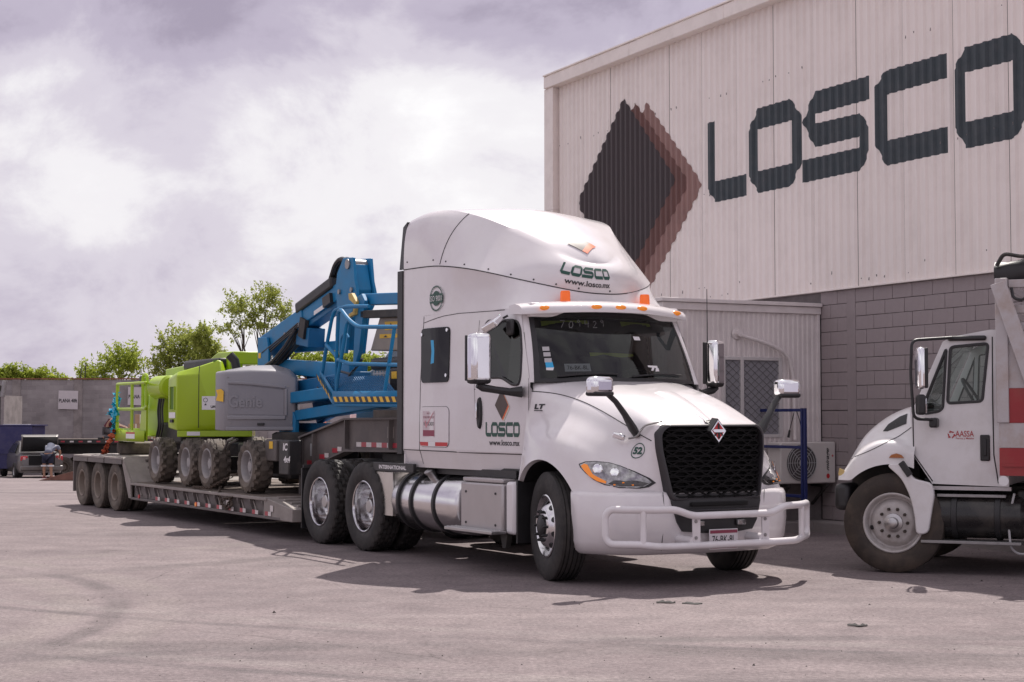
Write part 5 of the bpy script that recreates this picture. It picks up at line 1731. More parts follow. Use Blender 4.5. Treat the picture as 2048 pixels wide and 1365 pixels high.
text('chassis_lettering', '4x4', (-7.12, .97, -6.90, 1.06), lambda x, z: (x, -1.004, z), WHITET, bl, bold=.04, shear=.12)
MB().lathe([(.0, 1.20), (.42, 1.20), (.45, 1.23), (.45, 1.34), (.40, 1.37), (0, 1.37)], (-8.2, -.25, 0), (0, 0, 1), 28).build('slew_ring', DARK, bl)
MB().tube([(-9.0, -1.0, 1.28), (-9.25, -1.0, 1.24), (-9.4, -1.0, 1.10)], .02, 6).tube([(-9.0, -.95, 1.26), (-9.3, -.95, 1.2), (-9.45, -.95, 1.05)], .02, 6).build('hydraulic_hose', STEEL, bl)
# grey engine hood, turned towards the yard with the turret: own axes, h = along the face, d = depth, z
HA = R(65)
def turned(o, x, y, a=HA):
    o.location = (x, y, 0)
    o.rotation_euler = (0, 0, a)
    return o
def hoodsec(h, d0, z0, z1, r, zc, dd=.75):
    return [(h, dd, z0), (h, d0 + r * .3, z0), (h, d0, z0 + r * .5), (h, d0, z1 - r), (h, d0 + r * .35, z1 - r * .3), (h, d0 + r, z1), (h, .42, zc), (h, dd, zc)]
hs = [hoodsec(-.60, .36, 1.44, 2.20, .04, 2.20), hoodsec(-.585, .17, 1.40, 2.225, .05, 2.24), hoodsec(-.46, .015, 1.39, 2.24, .06, 2.26), hoodsec(-.43, .0, 1.39, 2.245, .06, 2.27), hoodsec(-.1, .0, 1.39, 2.265, .06, 2.33), hoodsec(.25, .0, 1.39, 2.26, .06, 2.34), hoodsec(.45, .0, 1.39, 2.22, .06, 2.28), hoodsec(.555, .01, 1.39, 2.14, .06, 2.18), hoodsec(.585, .06, 1.41, 2.08, .05, 2.10)]
hb = MB().grid(hs, wrap=True).add(hs[0], [tuple(range(8))]).add(hs[-1], [tuple(range(8))])
hd = turned(hb.build('engine_hood', HGREY, bl, smooth=40, bevel=.012), -8.35, -.92)
HGL = mat('hood_grey_recess', (.25, .245, .27), .42, var=.06, vscale=3)
MB().prism([(-.40, 1.62), (.40, 1.60), (.40, 1.98), (-.05, 2.03), (-.40, 2.05)], 'y', -.004, .05).build('hood_panel', HGL, hd, bevel=.01)
MB().prism([(-.40, 2.055), (-.05, 2.035), (.42, 1.985), (.42, 2.03), (-.05, 2.085), (-.40, 2.10)], 'y', -.022, .05).build('hood_rib', HGREY, hd, bevel=.012)
MB().bx(-.40, .42, -.020, .05, 1.545, 1.605).build('hood_rib', HGREY, hd, bevel=.012)
MB().bx(.40, .445, -.020, .05, 1.60, 1.99).build('hood_rib', HGREY, hd, bevel=.012)
MB().bx(-.42, .57, -.012, .05, 1.395, 1.445).build('hood_rib', HGREY, hd, bevel=.008)
gt_vs, gt_fs = textmesh('Genie', .02)
gq = MB().add([(-.385 + .47 * x, -.006, 1.72 + .175 * y) for x, y in gt_vs], gt_fs).build('embossed_lettering', HGREY, hd, smooth=0, fixn=False, solid=.02)
gq.modifiers['solid'].offset = 0
flat('warning_sticker', [(-.575, 1.82), (-.46, 1.80), (-.455, 1.95), (-.50, 1.985), (-.575, 1.97), (-.55, 1.90)], lambda h, z: (h, .155 - (h + .585) * 1.22 - .012, z), YELLOWT, hd)
MB().tube([(-.30, .5, 2.2), (-.34, .5, 2.40), (-.42, .5, 2.49)], .065, 12).build('exhaust_stack', BLACKP, hd)
# counterweight and riser linkage
MB().prism([(-10.12, 2.33), (-9.76, 2.33), (-9.60, 1.45), (-9.9, 1.45)], 'y', -.40, .20).build('turret_plate', BLUD, bl, bevel=.02)
tw = MB().prism([(-9.88, 2.0), (-9.45, 2.0), (-9.45, 2.62), (-9.52, 2.79), (-9.88, 2.80)], 'y', -.30, -.26).build('turret_cheek', BLU, bl, bevel=.006)
MB().prism([(-10.15, 2.0), (-9.6, 2.0), (-9.6, 2.62), (-9.7, 2.80), (-10.15, 2.81)], 'y', .06, .10).build('turret_cheek', BLU, bl, bevel=.006)
flat('warning_sticker', [(-9.84, 2.48), (-9.74, 2.48), (-9.74, 2.56), (-9.84, 2.56)], lambda x, z: (x, -.304, z), YELLOWT, tw)
def bbar(name, a, b, w, h, m, y=-.1, bev=.012):
    return MB().bar((a[0], y, a[1]), (b[0], y, b[1]), w, h).build(name, m, bl, bevel=bev)
bbar('main_boom', (-9.95, 2.68), (-6.75, 3.40), .26, .23, BLU)
bbar('main_boom_sleeve', (-9.95, 2.66), (-8.3, 3.03), .30, .28, BLU)
bbar('inner_boom', (-8.35, 2.93), (-6.75, 3.29), .20, .16, BLUD)
MB().bar((-8.52, -.16, 3.16), (-7.25, -.16, 3.46), .22, .16).build('cable_tray', BLACKP, bl, bevel=.03)
MB().bar((-8.30, -.24, 2.73), (-8.22, -.24, 3.0), .06, .2).build('boom_rest', DARK, bl)
MB().bar((-7.50, -.24, 3.18), (-7.25, -.24, 3.24), .08, .14).build('hose_clamp', BLACKP, bl)
for dy, dz in ((-.2, 0), (-.13, .03), (-.06, .0)):
    MB().tube([(-9.55, dy - .1, 2.36), (-9.2, dy - .12, 2.42), (-8.8, dy - .1, 2.62), (-8.45, dy - .08, 2.86)], .028, 6).build('hydraulic_hose', BLACKP, bl)
bbar('lift_cylinder', (-9.6, 2.34), (-8.5, 2.80), .12, .13, DARK, -.16)
bbar('boom_end', (-8.55, 2.78), (-8.1, 2.72), .26, .28, BLUD, -.1)
# upper knuckle and hanging link
MB().prism([(-7.09, 3.40), (-7.05, 3.56), (-6.85, 3.76), (-6.53, 3.74), (-6.47, 3.42), (-6.40, 3.27), (-6.40, 3.15), (-6.62, 2.95), (-6.75, 2.45), (-6.98, 2.46), (-7.04, 3.0)], 'y', -.26, -.22).build('knuckle_plate', BLU, bl, bevel=.008)
MB().prism([(-7.09, 3.40), (-7.05, 3.56), (-6.85, 3.76), (-6.53, 3.74), (-6.47, 3.42), (-6.40, 3.27), (-6.40, 3.15), (-6.62, 2.95), (-6.75, 2.45), (-6.98, 2.46), (-7.04, 3.0)], 'y', .0, .04).build('knuckle_plate', BLU, bl, bevel=.008)
MB().prism([(-6.95, 3.36), (-6.83, 3.60), (-6.60, 3.66), (-6.47, 3.3), (-6.85, 2.5), (-6.93, 2.5)], 'y', -.215, -.005).build('knuckle_link', BLU, bl, bevel=.01)
MB().cyl((-6.68, -.28, 3.66), (-6.68, .06, 3.66), .07).build('knuckle_pin', STEEL, bl)
for dy in (0, .07):
    MB().tube(roundpath([(-7.45, -.2 + dy, 3.44), (-7.36, -.2 + dy, 3.56), (-7.25, -.2 + dy, 3.70), (-7.08, -.2 + dy, 3.77), (-6.88, -.2 + dy, 3.74), (-6.84, -.2 + dy, 3.52)], .12), .035, 8).build('hydraulic_hose', BLACKP, bl)
# lower folded linkage
bbar('riser_arm', (-9.3, 2.62), (-7.0, 2.60), .10, .13, BLU, .1)
bbar('riser_arm', (-9.7, 2.36), (-6.85, 2.20), .28, .22, BLU, -.02)
bbar('riser_arm', (-8.75, 2.0), (-6.6, 2.10), .30, .20, BLUD, -.1)
bbar('riser_arm', (-8.6, 1.84), (-6.0, 1.95), .26, .16, BLU, -.35)
bbar('riser_arm', (-8.2, 1.60), (-5.0, 1.80), .24, .15, BLU, -.3)
MB().prism([(-8.6, 2.2), (-7.0, 2.3), (-6.9, 1.75), (-8.2, 1.5)], 'y', -.05, .05).build('linkage_web', BLUD, bl)
MB().prism([(-8.64, 1.95), (-8.35, 1.95), (-8.05, 1.55), (-8.05, 1.30), (-8.64, 1.30)], 'y', -.45, -.38).build('linkage_cheek', BLU, bl, bevel=.01)
MB().bx(-8.5, -6.3, -.2, .3, 1.37, 1.5).build('turret_deck', BLUD, bl)
flat('sticker', [(-8.3, 1.58), (-8.2, 1.58), (-8.2, 1.70), (-8.3, 1.70)], lambda x, z: (x, -.455, z), WHITET, bl)
# grey far-side hood seen past the linkage
MB().prism([(-7.9, 1.40), (-5.6, 1.40), (-5.6, 2.75), (-6.3, 2.80), (-7.1, 2.35), (-7.9, 2.1)], 'y', .42, .95).build('tank_hood', mat('hood_beige', (.33, .31, .30), .45, var=.08), bl, bevel=.04)
# platform basket, tipped towards the yard
def bt(name, pts, r=.024, m=BLU, rr=.08, n=8, closed=False):
    return MB().tube(roundpath(pts, rr, 4, closed), r, n, closed=closed).build(name, m, bl)
NL, NR, FL, FR = Vector((-5.62, -.92, 1.74)), Vector((-3.72, -.92, 1.72)), Vector((-6.80, -.60, 2.06)), Vector((-4.9, -.60, 2.04))
bt('basket_rail', [FL, NL, NR], .028, rr=.15)
bt('basket_rail', [FL + Vector((0, 0, -.02)), FR, NR], .024)
fl_ = MB()
e1, e2 = NR - NL, FL - NL
for k in range(30):
    a = k / 29
    fl_.bar(NL + e1 * a + Vector((0, 0, .05)), NL + e1 * a + e2 + Vector((0, 0, .05)), .012, .018)
    if k < 15:
        a = k / 14
        fl_.bar(NL + e2 * a + Vector((0, 0, .053)), NL + e2 * a + e1 + Vector((0, 0, .053)), .010, .014)
fl_.build('basket_floor_grate', BLUD, bl, smooth=0)['kind'] = 'stuff'
MB().add([NL + Vector((0, -.02, .02)), NR + Vector((0, -.02, .02)), NR + Vector((0, -.02, .17)), NL + Vector((0, -.02, .17))], [(0, 1, 2, 3)]).build('toe_board', BLU, bl, solid=.02, fixn=False)
MB().add([NL + Vector((-.02, -.01, .02)), FL + Vector((-.02, -.01, .02)), FL + Vector((-.02, -.01, .15)), NL + Vector((-.02, -.01, .15))], [(0, 1, 2, 3)]).build('toe_board', BLU, bl, solid=.02, fixn=False)
hz1, hz2 = MB(), MB()
for k in range(11):
    a0 = .02 + k * .088
    for b_, mb_ in ((0, hz1), (.044, hz2)):
        p, q = NL + e1 * (a0 + b_), NL + e1 * (a0 + b_ + .044)
        mb_.add([p + Vector((.05, -.045, .035)), q + Vector((.05, -.045, .035)), q + Vector((0, -.045, .10)), p + Vector((0, -.045, .10))], [(0, 1, 2, 3)])
for k in range(5):
    a0 = .05 + k * .19
    for b_, mb_ in ((0, hz1), (.095, hz2)):
        p, q = NL + e2 * (a0 + b_), NL + e2 * (a0 + b_ + .095)
        mb_.add([p + Vector((-.03, -.045, .05)), q + Vector((-.03, -.045, .05)), q + Vector((-.07, -.045, .12)), p + Vector((-.07, -.045, .12))], [(0, 1, 2, 3)])
hz1.build('hazard_tape', YELLOWT, bl, smooth=0, fixn=False)['kind'] = 'stuff'
hz2.build('hazard_tape', BLACKT, bl, smooth=0, fixn=False)['kind'] = 'stuff'
bt('basket_post', [FL, (-6.64, -.6, 2.49), (-6.45, -.6, 2.90), (-6.36, -.6, 3.0), (-6.03, -.6, 3.03), (-5.3, -.6, 2.99)], .026, rr=.14)
bt('basket_post', [NL, (-5.55, -.92, 2.06), (-5.40, -.92, 2.43), (-5.28, -.92, 2.76), (-5.22, -.92, 2.79)], .024)
bt('basket_rail', [(-5.72, -.85, 2.62), (-5.62, -.88, 2.93), (-5.50, -.90, 2.95), (-5.22, -.92, 2.80), (-4.95, -.92, 2.70), (-3.72, -.92, 2.64)], .026, rr=.12)
bt('basket_post', [(-5.72, -.85, 2.62), (-5.85, -.80, 2.2), (-5.9, -.78, 1.85)], .024)
bt('basket_rail', [(-6.59, -.62, 2.55), (-6.18, -.65, 2.38), (-5.95, -.72, 2.22), (-5.55, -.92, 2.32), (-5.22, -.92, 2.25), (-3.72, -.92, 2.19)], .024)
bt('basket_post', [(-3.92, -.92, 2.64), (-4.21, -.92, 1.79)], .024)
bt('basket_hoop', [(-5.95, -.7, 2.30), (-5.93, -.7, 2.62), (-5.80, -.7, 2.68), (-5.68, -.7, 2.60)], .016, rr=.07)
MB().bar((-6.10, -.25, 3.14), (-4.2, -.25, 3.04), .18, .15).build('jib_boom', BLU, bl, bevel=.012)
MB().bar((-5.95, -.35, 2.93), (-4.2, -.35, 2.86), .14, .10).build('control_tray', DARK, bl, bevel=.01)
MB().prism([(-6.22, 3.22), (-6.12, 3.22), (-5.98, 3.10), (-6.03, 2.93), (-6.22, 2.90), (-6.20, 2.95), (-6.08, 2.97), (-6.04, 3.07), (-6.20, 3.14)], 'y', -.47, -.42).build('latch_hook', mat('worn_yellow', (.60, .42, .12), .6, var=.3, vscale=20), bl, bevel=.004)
MB().prism([(-6.08, 3.16), (-5.92, 3.20), (-5.82, 3.10), (-5.98, 2.45), (-6.12, 2.25), (-6.18, 2.25)], 'y', -.42, -.36).build('jib_link', BLU, bl, bevel=.008)
MB().prism([(-5.62, 2.88), (-4.0, 2.80), (-4.0, 2.38), (-5.9, 2.45)], 'y', -.30, -.05).build('control_panel', mat('panel_tan', (.30, .26, .22), .5, var=.08), bl, bevel=.02)
for x0, x1, z0, z1 in ((-5.45, -4.0, 2.70, 2.81), (-5.6, -4.0, 2.60, 2.655)):
    flat('warning_sticker', [(x0, z0), (x1, z0 - .03), (x1, z1 - .05), (x0, z1)], lambda x, z: (x, -.305, z), YELLOWT, bl)
    for k in range(3):
        polys('warning_triangle', [[(x0 + .12 + k * .45, z0 + .01), (x0 + .24 + k * .45, z0 + .005), (x0 + .18 + k * .45, z1 - .02)]], lambda x, z: (x, -.308, z), BLACKT, bl)
MB().bx(-5.6, -4.0, -.45, -.05, 2.18, 2.34).build('control_console', BLACKP, bl, bevel=.05)
MB().bx(-5.0, -4.55, -.46, -.30, 1.88, 2.2).build('control_box', BLACKP, bl, bevel=.03)
flat('warning_sticker', [(-4.93, 2.06), (-4.78, 2.06), (-4.78, 2.15), (-4.93, 2.15)], lambda x, z: (x, -.463, z), YELLOWT, bl)
msh = MB()
for k in range(9):
    msh.bx(-6.0 + k * .09, -5.975 + k * .09, -.20, -.19, 1.85, 2.36)
    if k < 6:
        msh.bx(-6.0, -5.2, -.21, -.195, 1.87 + k * .09, 1.895 + k * .09)
msh.build('guard_mesh', GREYT, bl, smooth=0)['kind'] = 'stuff'

# cables along the boom, pins, small decals
for k in range(3):
    MB().tube([(-9.7, -.26 - .02 * k, 2.50 + .03 * k), (-9.0, -.28, 2.70 + .03 * k), (-8.4, -.27, 2.88 + .03 * k)], .012, 5).build('control_cable', BLACKP, bl)
for x, z in ((-9.62, 2.66), (-8.9, 2.80), (-8.4, 2.92)):
    MB().cyl((x, -.27, z), (x, -.235, z), .035, n=10).build('boom_bolt', STEEL, bl)
for x, z in ((-6.95, 3.30), (-6.55, 3.30), (-6.85, 2.62)):
    MB().cyl((x, -.285, z), (x, -.255, z), .035, n=10).build('knuckle_bolt', STEEL, bl)
flat('sticker', [(-7.9, 3.03), (-7.3, 3.165), (-7.3, 3.225), (-7.9, 3.09)], lambda x, z: (x, -.234, z), WHITET, bl)
for x, z in ((-.40, 2.15), (.45, 2.02), (.50, 1.50), (-.36, 1.50)):
    MB().cyl((x, -.008, z), (x, .004, z), .012, n=8).build('hood_bolt', STEEL, hd)
MB().bx(.02, .12, -.022, .0, 1.465, 1.50).build('hood_latch', BLACKP, hd, bevel=.006)
MB().tube([(-7.0, -.30, 2.4), (-6.7, -.36, 2.2), (-6.3, -.38, 2.15), (-6.0, -.36, 2.35)], .018, 6).build('hydraulic_hose', BLACKP, bl)
MB().tube([(-7.6, -.3, 2.0), (-7.1, -.42, 1.85), (-6.6, -.42, 1.95), (-6.2, -.4, 2.2)], .016, 6).build('hydraulic_hose', BLACKP, bl)

# ================================================================ green boom lift
GRN = mat('lift_green', (.37, .53, .010), .38, var=.06, vscale=3, coat=.15, dirt=(.2, .22, .08), dirt_amt=.2)
gl_ = empty('boom_lift', tr.location, TROT, 'lime green articulating boom lift with its basket over the trailer axles', 'boom lift', 'boom lifts on the lowboy trailer')
for x in (-10.60, -12.06):
    for y, s in ((-1.05, -1), (.55, 1)):
        K_LIFT.place(gl_, (x, y, LZ), s)
    MB().bx(x - .1, x + .1, -.9, .45, LZ - .1, LZ + .1).build('axle', DARK, gl_)
MB().bx(-12.2, -10.4, -.72, .3, .72, 1.2).build('chassis', CH, gl_, bevel=.03)
MB().lathe([(.0, 1.2), (.42, 1.2), (.42, 1.36), (0, 1.36)], (-11.2, -.3, 0), (0, 0, 1), 24).build('slew_ring', DARK, gl_)
def gsec(h, d0, z0, z1, zt, dd=.8):
    return [(h, dd, z0), (h, d0 + .05, z0), (h, d0, z0 + .09), (h, d0, z1), (h, d0 + .10, zt), (h, dd, zt)]
gsn = [gsec(-.52, .34, 1.42, 2.16, 2.20), gsec(-.36, .015, 1.38, 2.22, 2.28), gsec(-.34, .0, 1.38, 2.225, 2.29), gsec(-.02, .0, 1.38, 2.25, 2.38), gsec(.26, .0, 1.38, 2.28, 2.475), gsec(.31, .0, 1.38, 2.28, 2.46), gsec(.37, .0, 1.38, 2.25, 2.30), gsec(.80, .0, 1.38, 2.22, 2.27), gsec(.85, .06, 1.40, 2.20, 2.24)]
gh = turned(MB().grid(gsn, wrap=True).add(gsn[0], [tuple(range(6))]).add(gsn[-1], [tuple(range(6))]).build('engine_hood', GRN, gl_, smooth=35, bevel=.015), -10.70, -.92)
def gf(t, z, off=0.0):
    return (-.52 + .16 * t - off * .9, .34 - .325 * t - off * .44, z)
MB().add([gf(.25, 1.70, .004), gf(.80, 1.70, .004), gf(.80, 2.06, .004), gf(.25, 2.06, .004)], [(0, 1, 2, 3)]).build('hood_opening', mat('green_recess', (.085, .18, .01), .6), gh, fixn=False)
MB().tube([gf(.25, 1.70, .01), gf(.80, 1.70, .01), gf(.80, 2.06, .01), gf(.25, 2.06, .01)], .012, 5, closed=True).build('opening_frame', GRN, gh)
MB().tube([(-.02, -.003, 1.42), (-.02, -.003, 2.245), (-.02, .10, 2.383)], .005, 4).build('panel_gap', SEAM, gh)
flat('sticker', [(.03, 1.70), (.28, 1.70), (.28, 1.91), (.03, 1.91)], lambda x, z: (x, -.004, z), WHITET, gh)
polys('sticker_symbol', ring2(.085, 1.85, .028, .035, 14) + [[(.065, 1.77), (.105, 1.77), (.085, 1.80)]], lambda x, z: (x, -.007, z), BLACKT, gh)
text('sticker_text', 'UPR', (.165, 1.725, .255, 1.765), lambda x, z: (x, -.007, z), BLACKT, gh, bold=.04)
text('model_lettering', 'Z', (.47, 1.93, .57, 2.06), lambda x, z: (x, -.004, z), BLACKT, gh, bold=.08)
flat('sticker', [(.12, 1.57), (.90, 1.57), (.90, 1.66), (.12, 1.66)], lambda t, z: gf(t, z, .006), WHITET, gh)
MB().add([gf(t, z, .03) for t, z in ((.4, 1.50), (.7, 1.50), (.7, 1.55), (.4, 1.55))] + [gf(t, z, 0) for t, z in ((.4, 1.50), (.7, 1.50), (.7, 1.55), (.4, 1.55))], [(0, 1, 2, 3), (0, 1, 5, 4), (1, 2, 6, 5), (2, 3, 7, 6), (3, 0, 4, 7)]).build('hood_latch', BLACKP, gh, smooth=0)
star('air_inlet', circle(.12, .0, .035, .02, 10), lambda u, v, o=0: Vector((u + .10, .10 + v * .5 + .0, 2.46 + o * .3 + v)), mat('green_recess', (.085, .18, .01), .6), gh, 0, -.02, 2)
tdk = turned(MB().bx(-.35, .8, .05, .8, 1.28, 1.378).build('turret_deck', GRN, gl_, bevel=.01), -10.70, -.92)
flat('sticker', [(-.2, 1.30), (.0, 1.30), (.0, 1.36), (-.2, 1.36)], lambda x, z: (x, .046, z), WHITET, tdk)
MB().bx(-12.6, -10.9, -.55, -.2, 2.36, 2.52).build('boom_tube', BLACKP, gl_, bevel=.04)
MB().prism([(-12.3, 2.42), (-11.5, 2.63), (-10.75, 2.62), (-10.75, 2.42)], 'y', -.35, .12).build('boom_tip', GRN, gl_, bevel=.02)
MB().bar((-13.9, -.3, 2.30), (-10.8, -.3, 2.42), .24, .24).build('main_boom', GRN, gl_, bevel=.02)
MB().lathe([(0, 0), (.16, .02), (.20, .06), (.20, .70), (.16, .74), (0, .76)], (-13.6, -.66, 2.09), (1, 0, 0), 24).build('rotator_drum', GRN, gl_)
MB().bx(-13.95, -13.35, -.72, -.40, 1.25, 1.98).build('jib_post', GRN, gl_, bevel=.03)
for dx in (0, .10, .22):
    MB().tube(roundpath([(-13.2 + dx, -.75, 1.9), (-13.22 + dx, -.77, 1.7), (-13.12 + dx, -.78, 1.45), (-13.25 + dx, -.78, 1.25)], .1), .018, 6).build('hydraulic_hose', BLACKP, gl_)
MB().bx(-13.3, -12.2, -.7, -.3, 1.15, 1.5).build('linkage_block', DARK, gl_, bevel=.04)
for dy in (-.65, -.45):
    MB().bar((-12.95, dy, 1.45), (-12.7, dy, .95), .06, .1).build('linkage_arm', DARK, gl_)
GNL, GNR = Vector((-14.9, -.97, 1.19)), Vector((-13.25, -.97, 1.19))
GFL, GFR = Vector((-16.0, -.62, 1.22)), Vector((-14.35, -.62, 1.22))
UP = Vector((0, 0, .98))
def gt_(name, pts, r=.024, rr=.07, closed=False):
    return MB().tube(roundpath(pts, rr, 4, closed), r, 8, closed=closed).build(name, GRN, gl_)
gt_('basket_rail', [GFL + UP, GNL + UP, GNR + UP, GFR + UP], closed=True)
gt_('basket_rail', [GFL + UP * .55, GNL + UP * .55, GNR + UP * .55])
gt_('basket_rail', [GFL + UP * .52, GFR + UP * .52])
for p in (GNL, GFL, GNL + (GNR - GNL) * .55, GFR, GFL + (GFR - GFL) * .5):
    gt_('basket_post', [p, p + UP], .022)
MB().add([GNL, GNR, GFR, GFL], [(0, 1, 2, 3)]).build('basket_floor', GRN, gl_, solid=.04, fixn=False)
for a, b in ((GNL, GNR), (GFL, GNL), (GFL, GFR)):
    MB().add([a + Vector((0, -.012, -.02)), b + Vector((0, -.012, -.02)), b + Vector((0, -.012, .17)), a + Vector((0, -.012, .17))], [(0, 1, 2, 3)]).build('toe_board', GRN, gl_, solid=.015, fixn=False)
flat('sticker', [(-14.25, 1.22), (-13.75, 1.22), (-13.75, 1.30), (-14.25, 1.30)], lambda x, z: (x, -1.0, z), WHITET, gl_)
flat('sticker', [(-14.25, 1.302), (-13.75, 1.302), (-13.75, 1.33), (-14.25, 1.33)], lambda x, z: (x, -1.0, z), REDT, gl_)
gt_('control_hoop', [(-13.95, -.80, 1.72), (-13.95, -.80, 2.32), (-13.72, -.80, 2.32), (-13.72, -.80, 1.78)], .03, .09, True)
MB().bx(-14.12, -14.0, -.82, -.74, 2.12, 2.30).build('control_box', BLACKP, gl_, bevel=.015)
MB().prism([(-14.9 + 1.25, 1.19), (-13.25, 1.19), (-13.25, 1.8), (-13.5, 1.75)], 'y', -.96, -.93).build('basket_gusset', GRN, gl_)

# ---- things on the trailer
def loc_obj(o, label, cat, group=None):
    return tag(o, label, cat, group)
sp = MB().lathe([(.22, -.08), (.26, -.11), (.36, -.115), (.41, -.09), (.42, -.05), (.42, .05), (.41, .09), (.36, .115), (.26, .11), (.22, .08)], (0, 0, 0), (0, 0, 1), 36, closed=True).build('spare_tyre', RUBBERD, None)
pw = Matrix.Rotation(TROT, 3, 'Z') @ Vector((-15.15, -.45, .92 + .115))
sp.location = Vector(tr.location) + pw
tag(sp, 'spare tyre lying flat on the rear deck under the green basket', 'tyre')
WRAP = mat('blue_film', (.02, .42, .62), .25, var=.3, vscale=9, coat=.3)
def clump(name, pts, r, m, n=7, seedv=1, wob=.45):
    # crumpled ribbon: a folded strip, three points wide, doubled back on itself
    rnd = random.Random(seedv * 7 + 1)
    L_ = [Vector(p) for p in pts]
    out = []
    for a, b in zip(L_, L_[1:]):
        for k in range(6):
            out.append(a + (b - a) * (k / 6))
    out.append(L_[-1])
    mb = MB()
    for layer in range(3):
        rows = []
        ph = rnd.uniform(0, 6)
        for i, p in enumerate(out):
            w = r * (.35 + .9 * rnd.random()) * (.35 if i in (0, len(out) - 1) else 1)
            tw = ph + i * .55 + rnd.uniform(-.5, .5)
            d = Vector((math.cos(tw), .7 * math.sin(tw), .25 * math.sin(tw * 1.7)))
            j = Vector((rnd.uniform(-1, 1), rnd.uniform(-1, 1), rnd.uniform(-1, 1))) * r * .3
            rows.append([p + j - d * w, p + j + Vector((0, 0, rnd.uniform(-.4, .4) * w)), p + j + d * w])
        mb.grid(rows)
    o = mb.build(name, m, None, smooth=0, fixn=False)
    o.location, o.rotation_euler = tr.location, (0, 0, TROT)
    return o
wf = empty('plastic_wrap', tr.location, TROT, 'torn turquoise plastic film wound round the green basket corner', 'plastic film')
for i, (pts, r_) in enumerate(((((-15.95, -.66, 2.05), (-15.88, -.68, 1.9), (-15.85, -.70, 1.72), (-15.95, -.7, 1.62)), .09), (((-16.15, -.7, 1.70), (-15.95, -.72, 1.62), (-15.8, -.73, 1.66)), .11),
                              (((-14.95, -1.0, 1.85), (-14.88, -1.0, 1.7), (-14.93, -1.0, 1.52), (-14.97, -1.0, 1.40), (-14.9, -1.0, 1.28)), .09), (((-15.4, -.85, 1.84), (-15.1, -.95, 1.93), (-14.93, -1.0, 1.80)), .06), (((-15.93, -.68, 1.6), (-15.95, -.68, 1.25)), .04))):
    o = clump('film_strip', pts, r_, WRAP, 7, i)
    o.location, o.rotation_euler = (0, 0, 0), (0, 0, 0)
    o.parent = wf
st2 = clump('orange_strap', ((-14.88, -1.03, 1.36), (-15.0, -1.03, 1.22), (-15.2, -1.04, 1.10), (-15.3, -1.04, 1.0), (-15.42, -1.04, .93)), .085, mat('orange_webbing', (.55, .13, .06), .8, var=.3, vscale=15), 7, 5, .35)
tag(st2, 'bunched orange strap hanging from the green basket corner', 'strap')
# chains on the deck
CHN = mat('rusty_chain', (.09, .065, .05), .7, .4, var=.3, vscale=20)
def chain(label, pts, step=.05):
    P = [Vector(p) for p in pts]
    root = empty('tie_down_chain', tr.location, TROT, label, 'chain', 'tie-down chains on the trailer deck')
    L0 = None
    k = 0
    for a, b in zip(P, P[1:]):
        n = max(1, int((b - a).length / step))
        d = (b - a).normalized()
        for i in range(n):
            c = a + (b - a) * ((i + .5) / n)
            if L0 is None:
                L0 = MB().tube([(.034 * math.cos(t), .017 * math.sin(t), 0) for t in np.linspace(0, 2 * math.pi, 10, endpoint=False)], .0075, 5, closed=True).build('chain_link', CHN, root)
                o = L0
            else:
                o = link(L0.copy(), root)
            o.location = c
            o.rotation_mode = 'QUATERNION'
            q = d.to_track_quat('X', 'Z')
            from mathutils import Quaternion
            o.rotation_quaternion = q @ Quaternion((1, 0, 0), R(90) * (k % 2) + .3)
            k += 1
chain('rusty chain looping over the deck edge between the two dirty wheels', [(-10.05, -1.25, .54), (-9.6, -1.30, .55), (-9.2, -1.28, .56), (-8.75, -1.22, .70), (-8.6, -1.0, .80)])
chain('rusty chain bundle hanging over the side rail below the nearest lift wheel', [(-9.0, -1.2, .58), (-8.7, -1.33, .50), (-8.45, -1.38, .36), (-8.25, -1.38, .30), (-8.05, -1.38, .36), (-8.15, -1.37, .46), (-8.4, -1.37, .44), (-8.5, -1.37, .36), (-8.3, -1.37, .33), (-8.1, -1.35, .48)])
# ================================================================ white and red dump truck at the right edge
W2 = mat('old_truck_white', (.72, .70, .71), .32, var=.04, vscale=3, coat=.3, dirt=(.38, .32, .27), dirt_amt=.30, dirt_scale=2.5)
RED = mat('dump_red', (.33, .022, .028), .4, var=.12, vscale=3, dirt=(.2, .08, .06), dirt_amt=.4)
DW = mat('dump_white', (.50, .47, .48), .5, var=.08, vscale=4, dirt=(.28, .17, .10), dirt_amt=.55, dirt_scale=4)
dt = empty('dump_truck', (4.32404, 17.33401, 0), R(156), 'white day-cab truck with red striped dump body and AASSA on its door', 'truck')
def plate(name, outline, holes, mapf, m, parent, solid=0.03, bevel=0.0):
    bm = bmesh.new()
    eds = []
    for loop_ in [outline] + holes:
        vs = [bm.verts.new((p[0], p[1], 0)) for p in loop_]
        for i in range(len(vs)):
            eds.append(bm.edges.new((vs[i], vs[(i + 1) % len(vs)])))
    bmesh.ops.triangle_fill(bm, use_beauty=True, use_dissolve=False, edges=eds)
    for v in bm.verts:
        v.co = mapf(v.co.x, v.co.y)
    bmesh.ops.recalc_face_normals(bm, faces=bm.faces)
    me = bpy.data.meshes.new(name)
    bm.to_mesh(me)
    bm.free()
    me.materials.append(m)
    o = link(bpy.data.objects.new(name, me), parent)
    if solid:
        md = o.modifiers.new('solid', 'SOLIDIFY')
        md.thickness = solid
        md.offset = 0
    if bevel:
        md = o.modifiers.new('bevel', 'BEVEL')
        md.width = bevel
        md.segments = 2
        md.limit_method = 'ANGLE'
    return o
def rp2(pts, r=.05, n=4):
    return [(p.x, p.y) for p in roundpath([(a, b, 0) for a, b in pts], r, n, True)]
cabo = [(-.17, 1.67), (-.22, 1.70), (-.50, 2.34), (-.60, 2.39), (-.95, 2.45), (-1.13, 2.45), (-1.13, .885), (-.385, .905), (-.205, 1.18)]
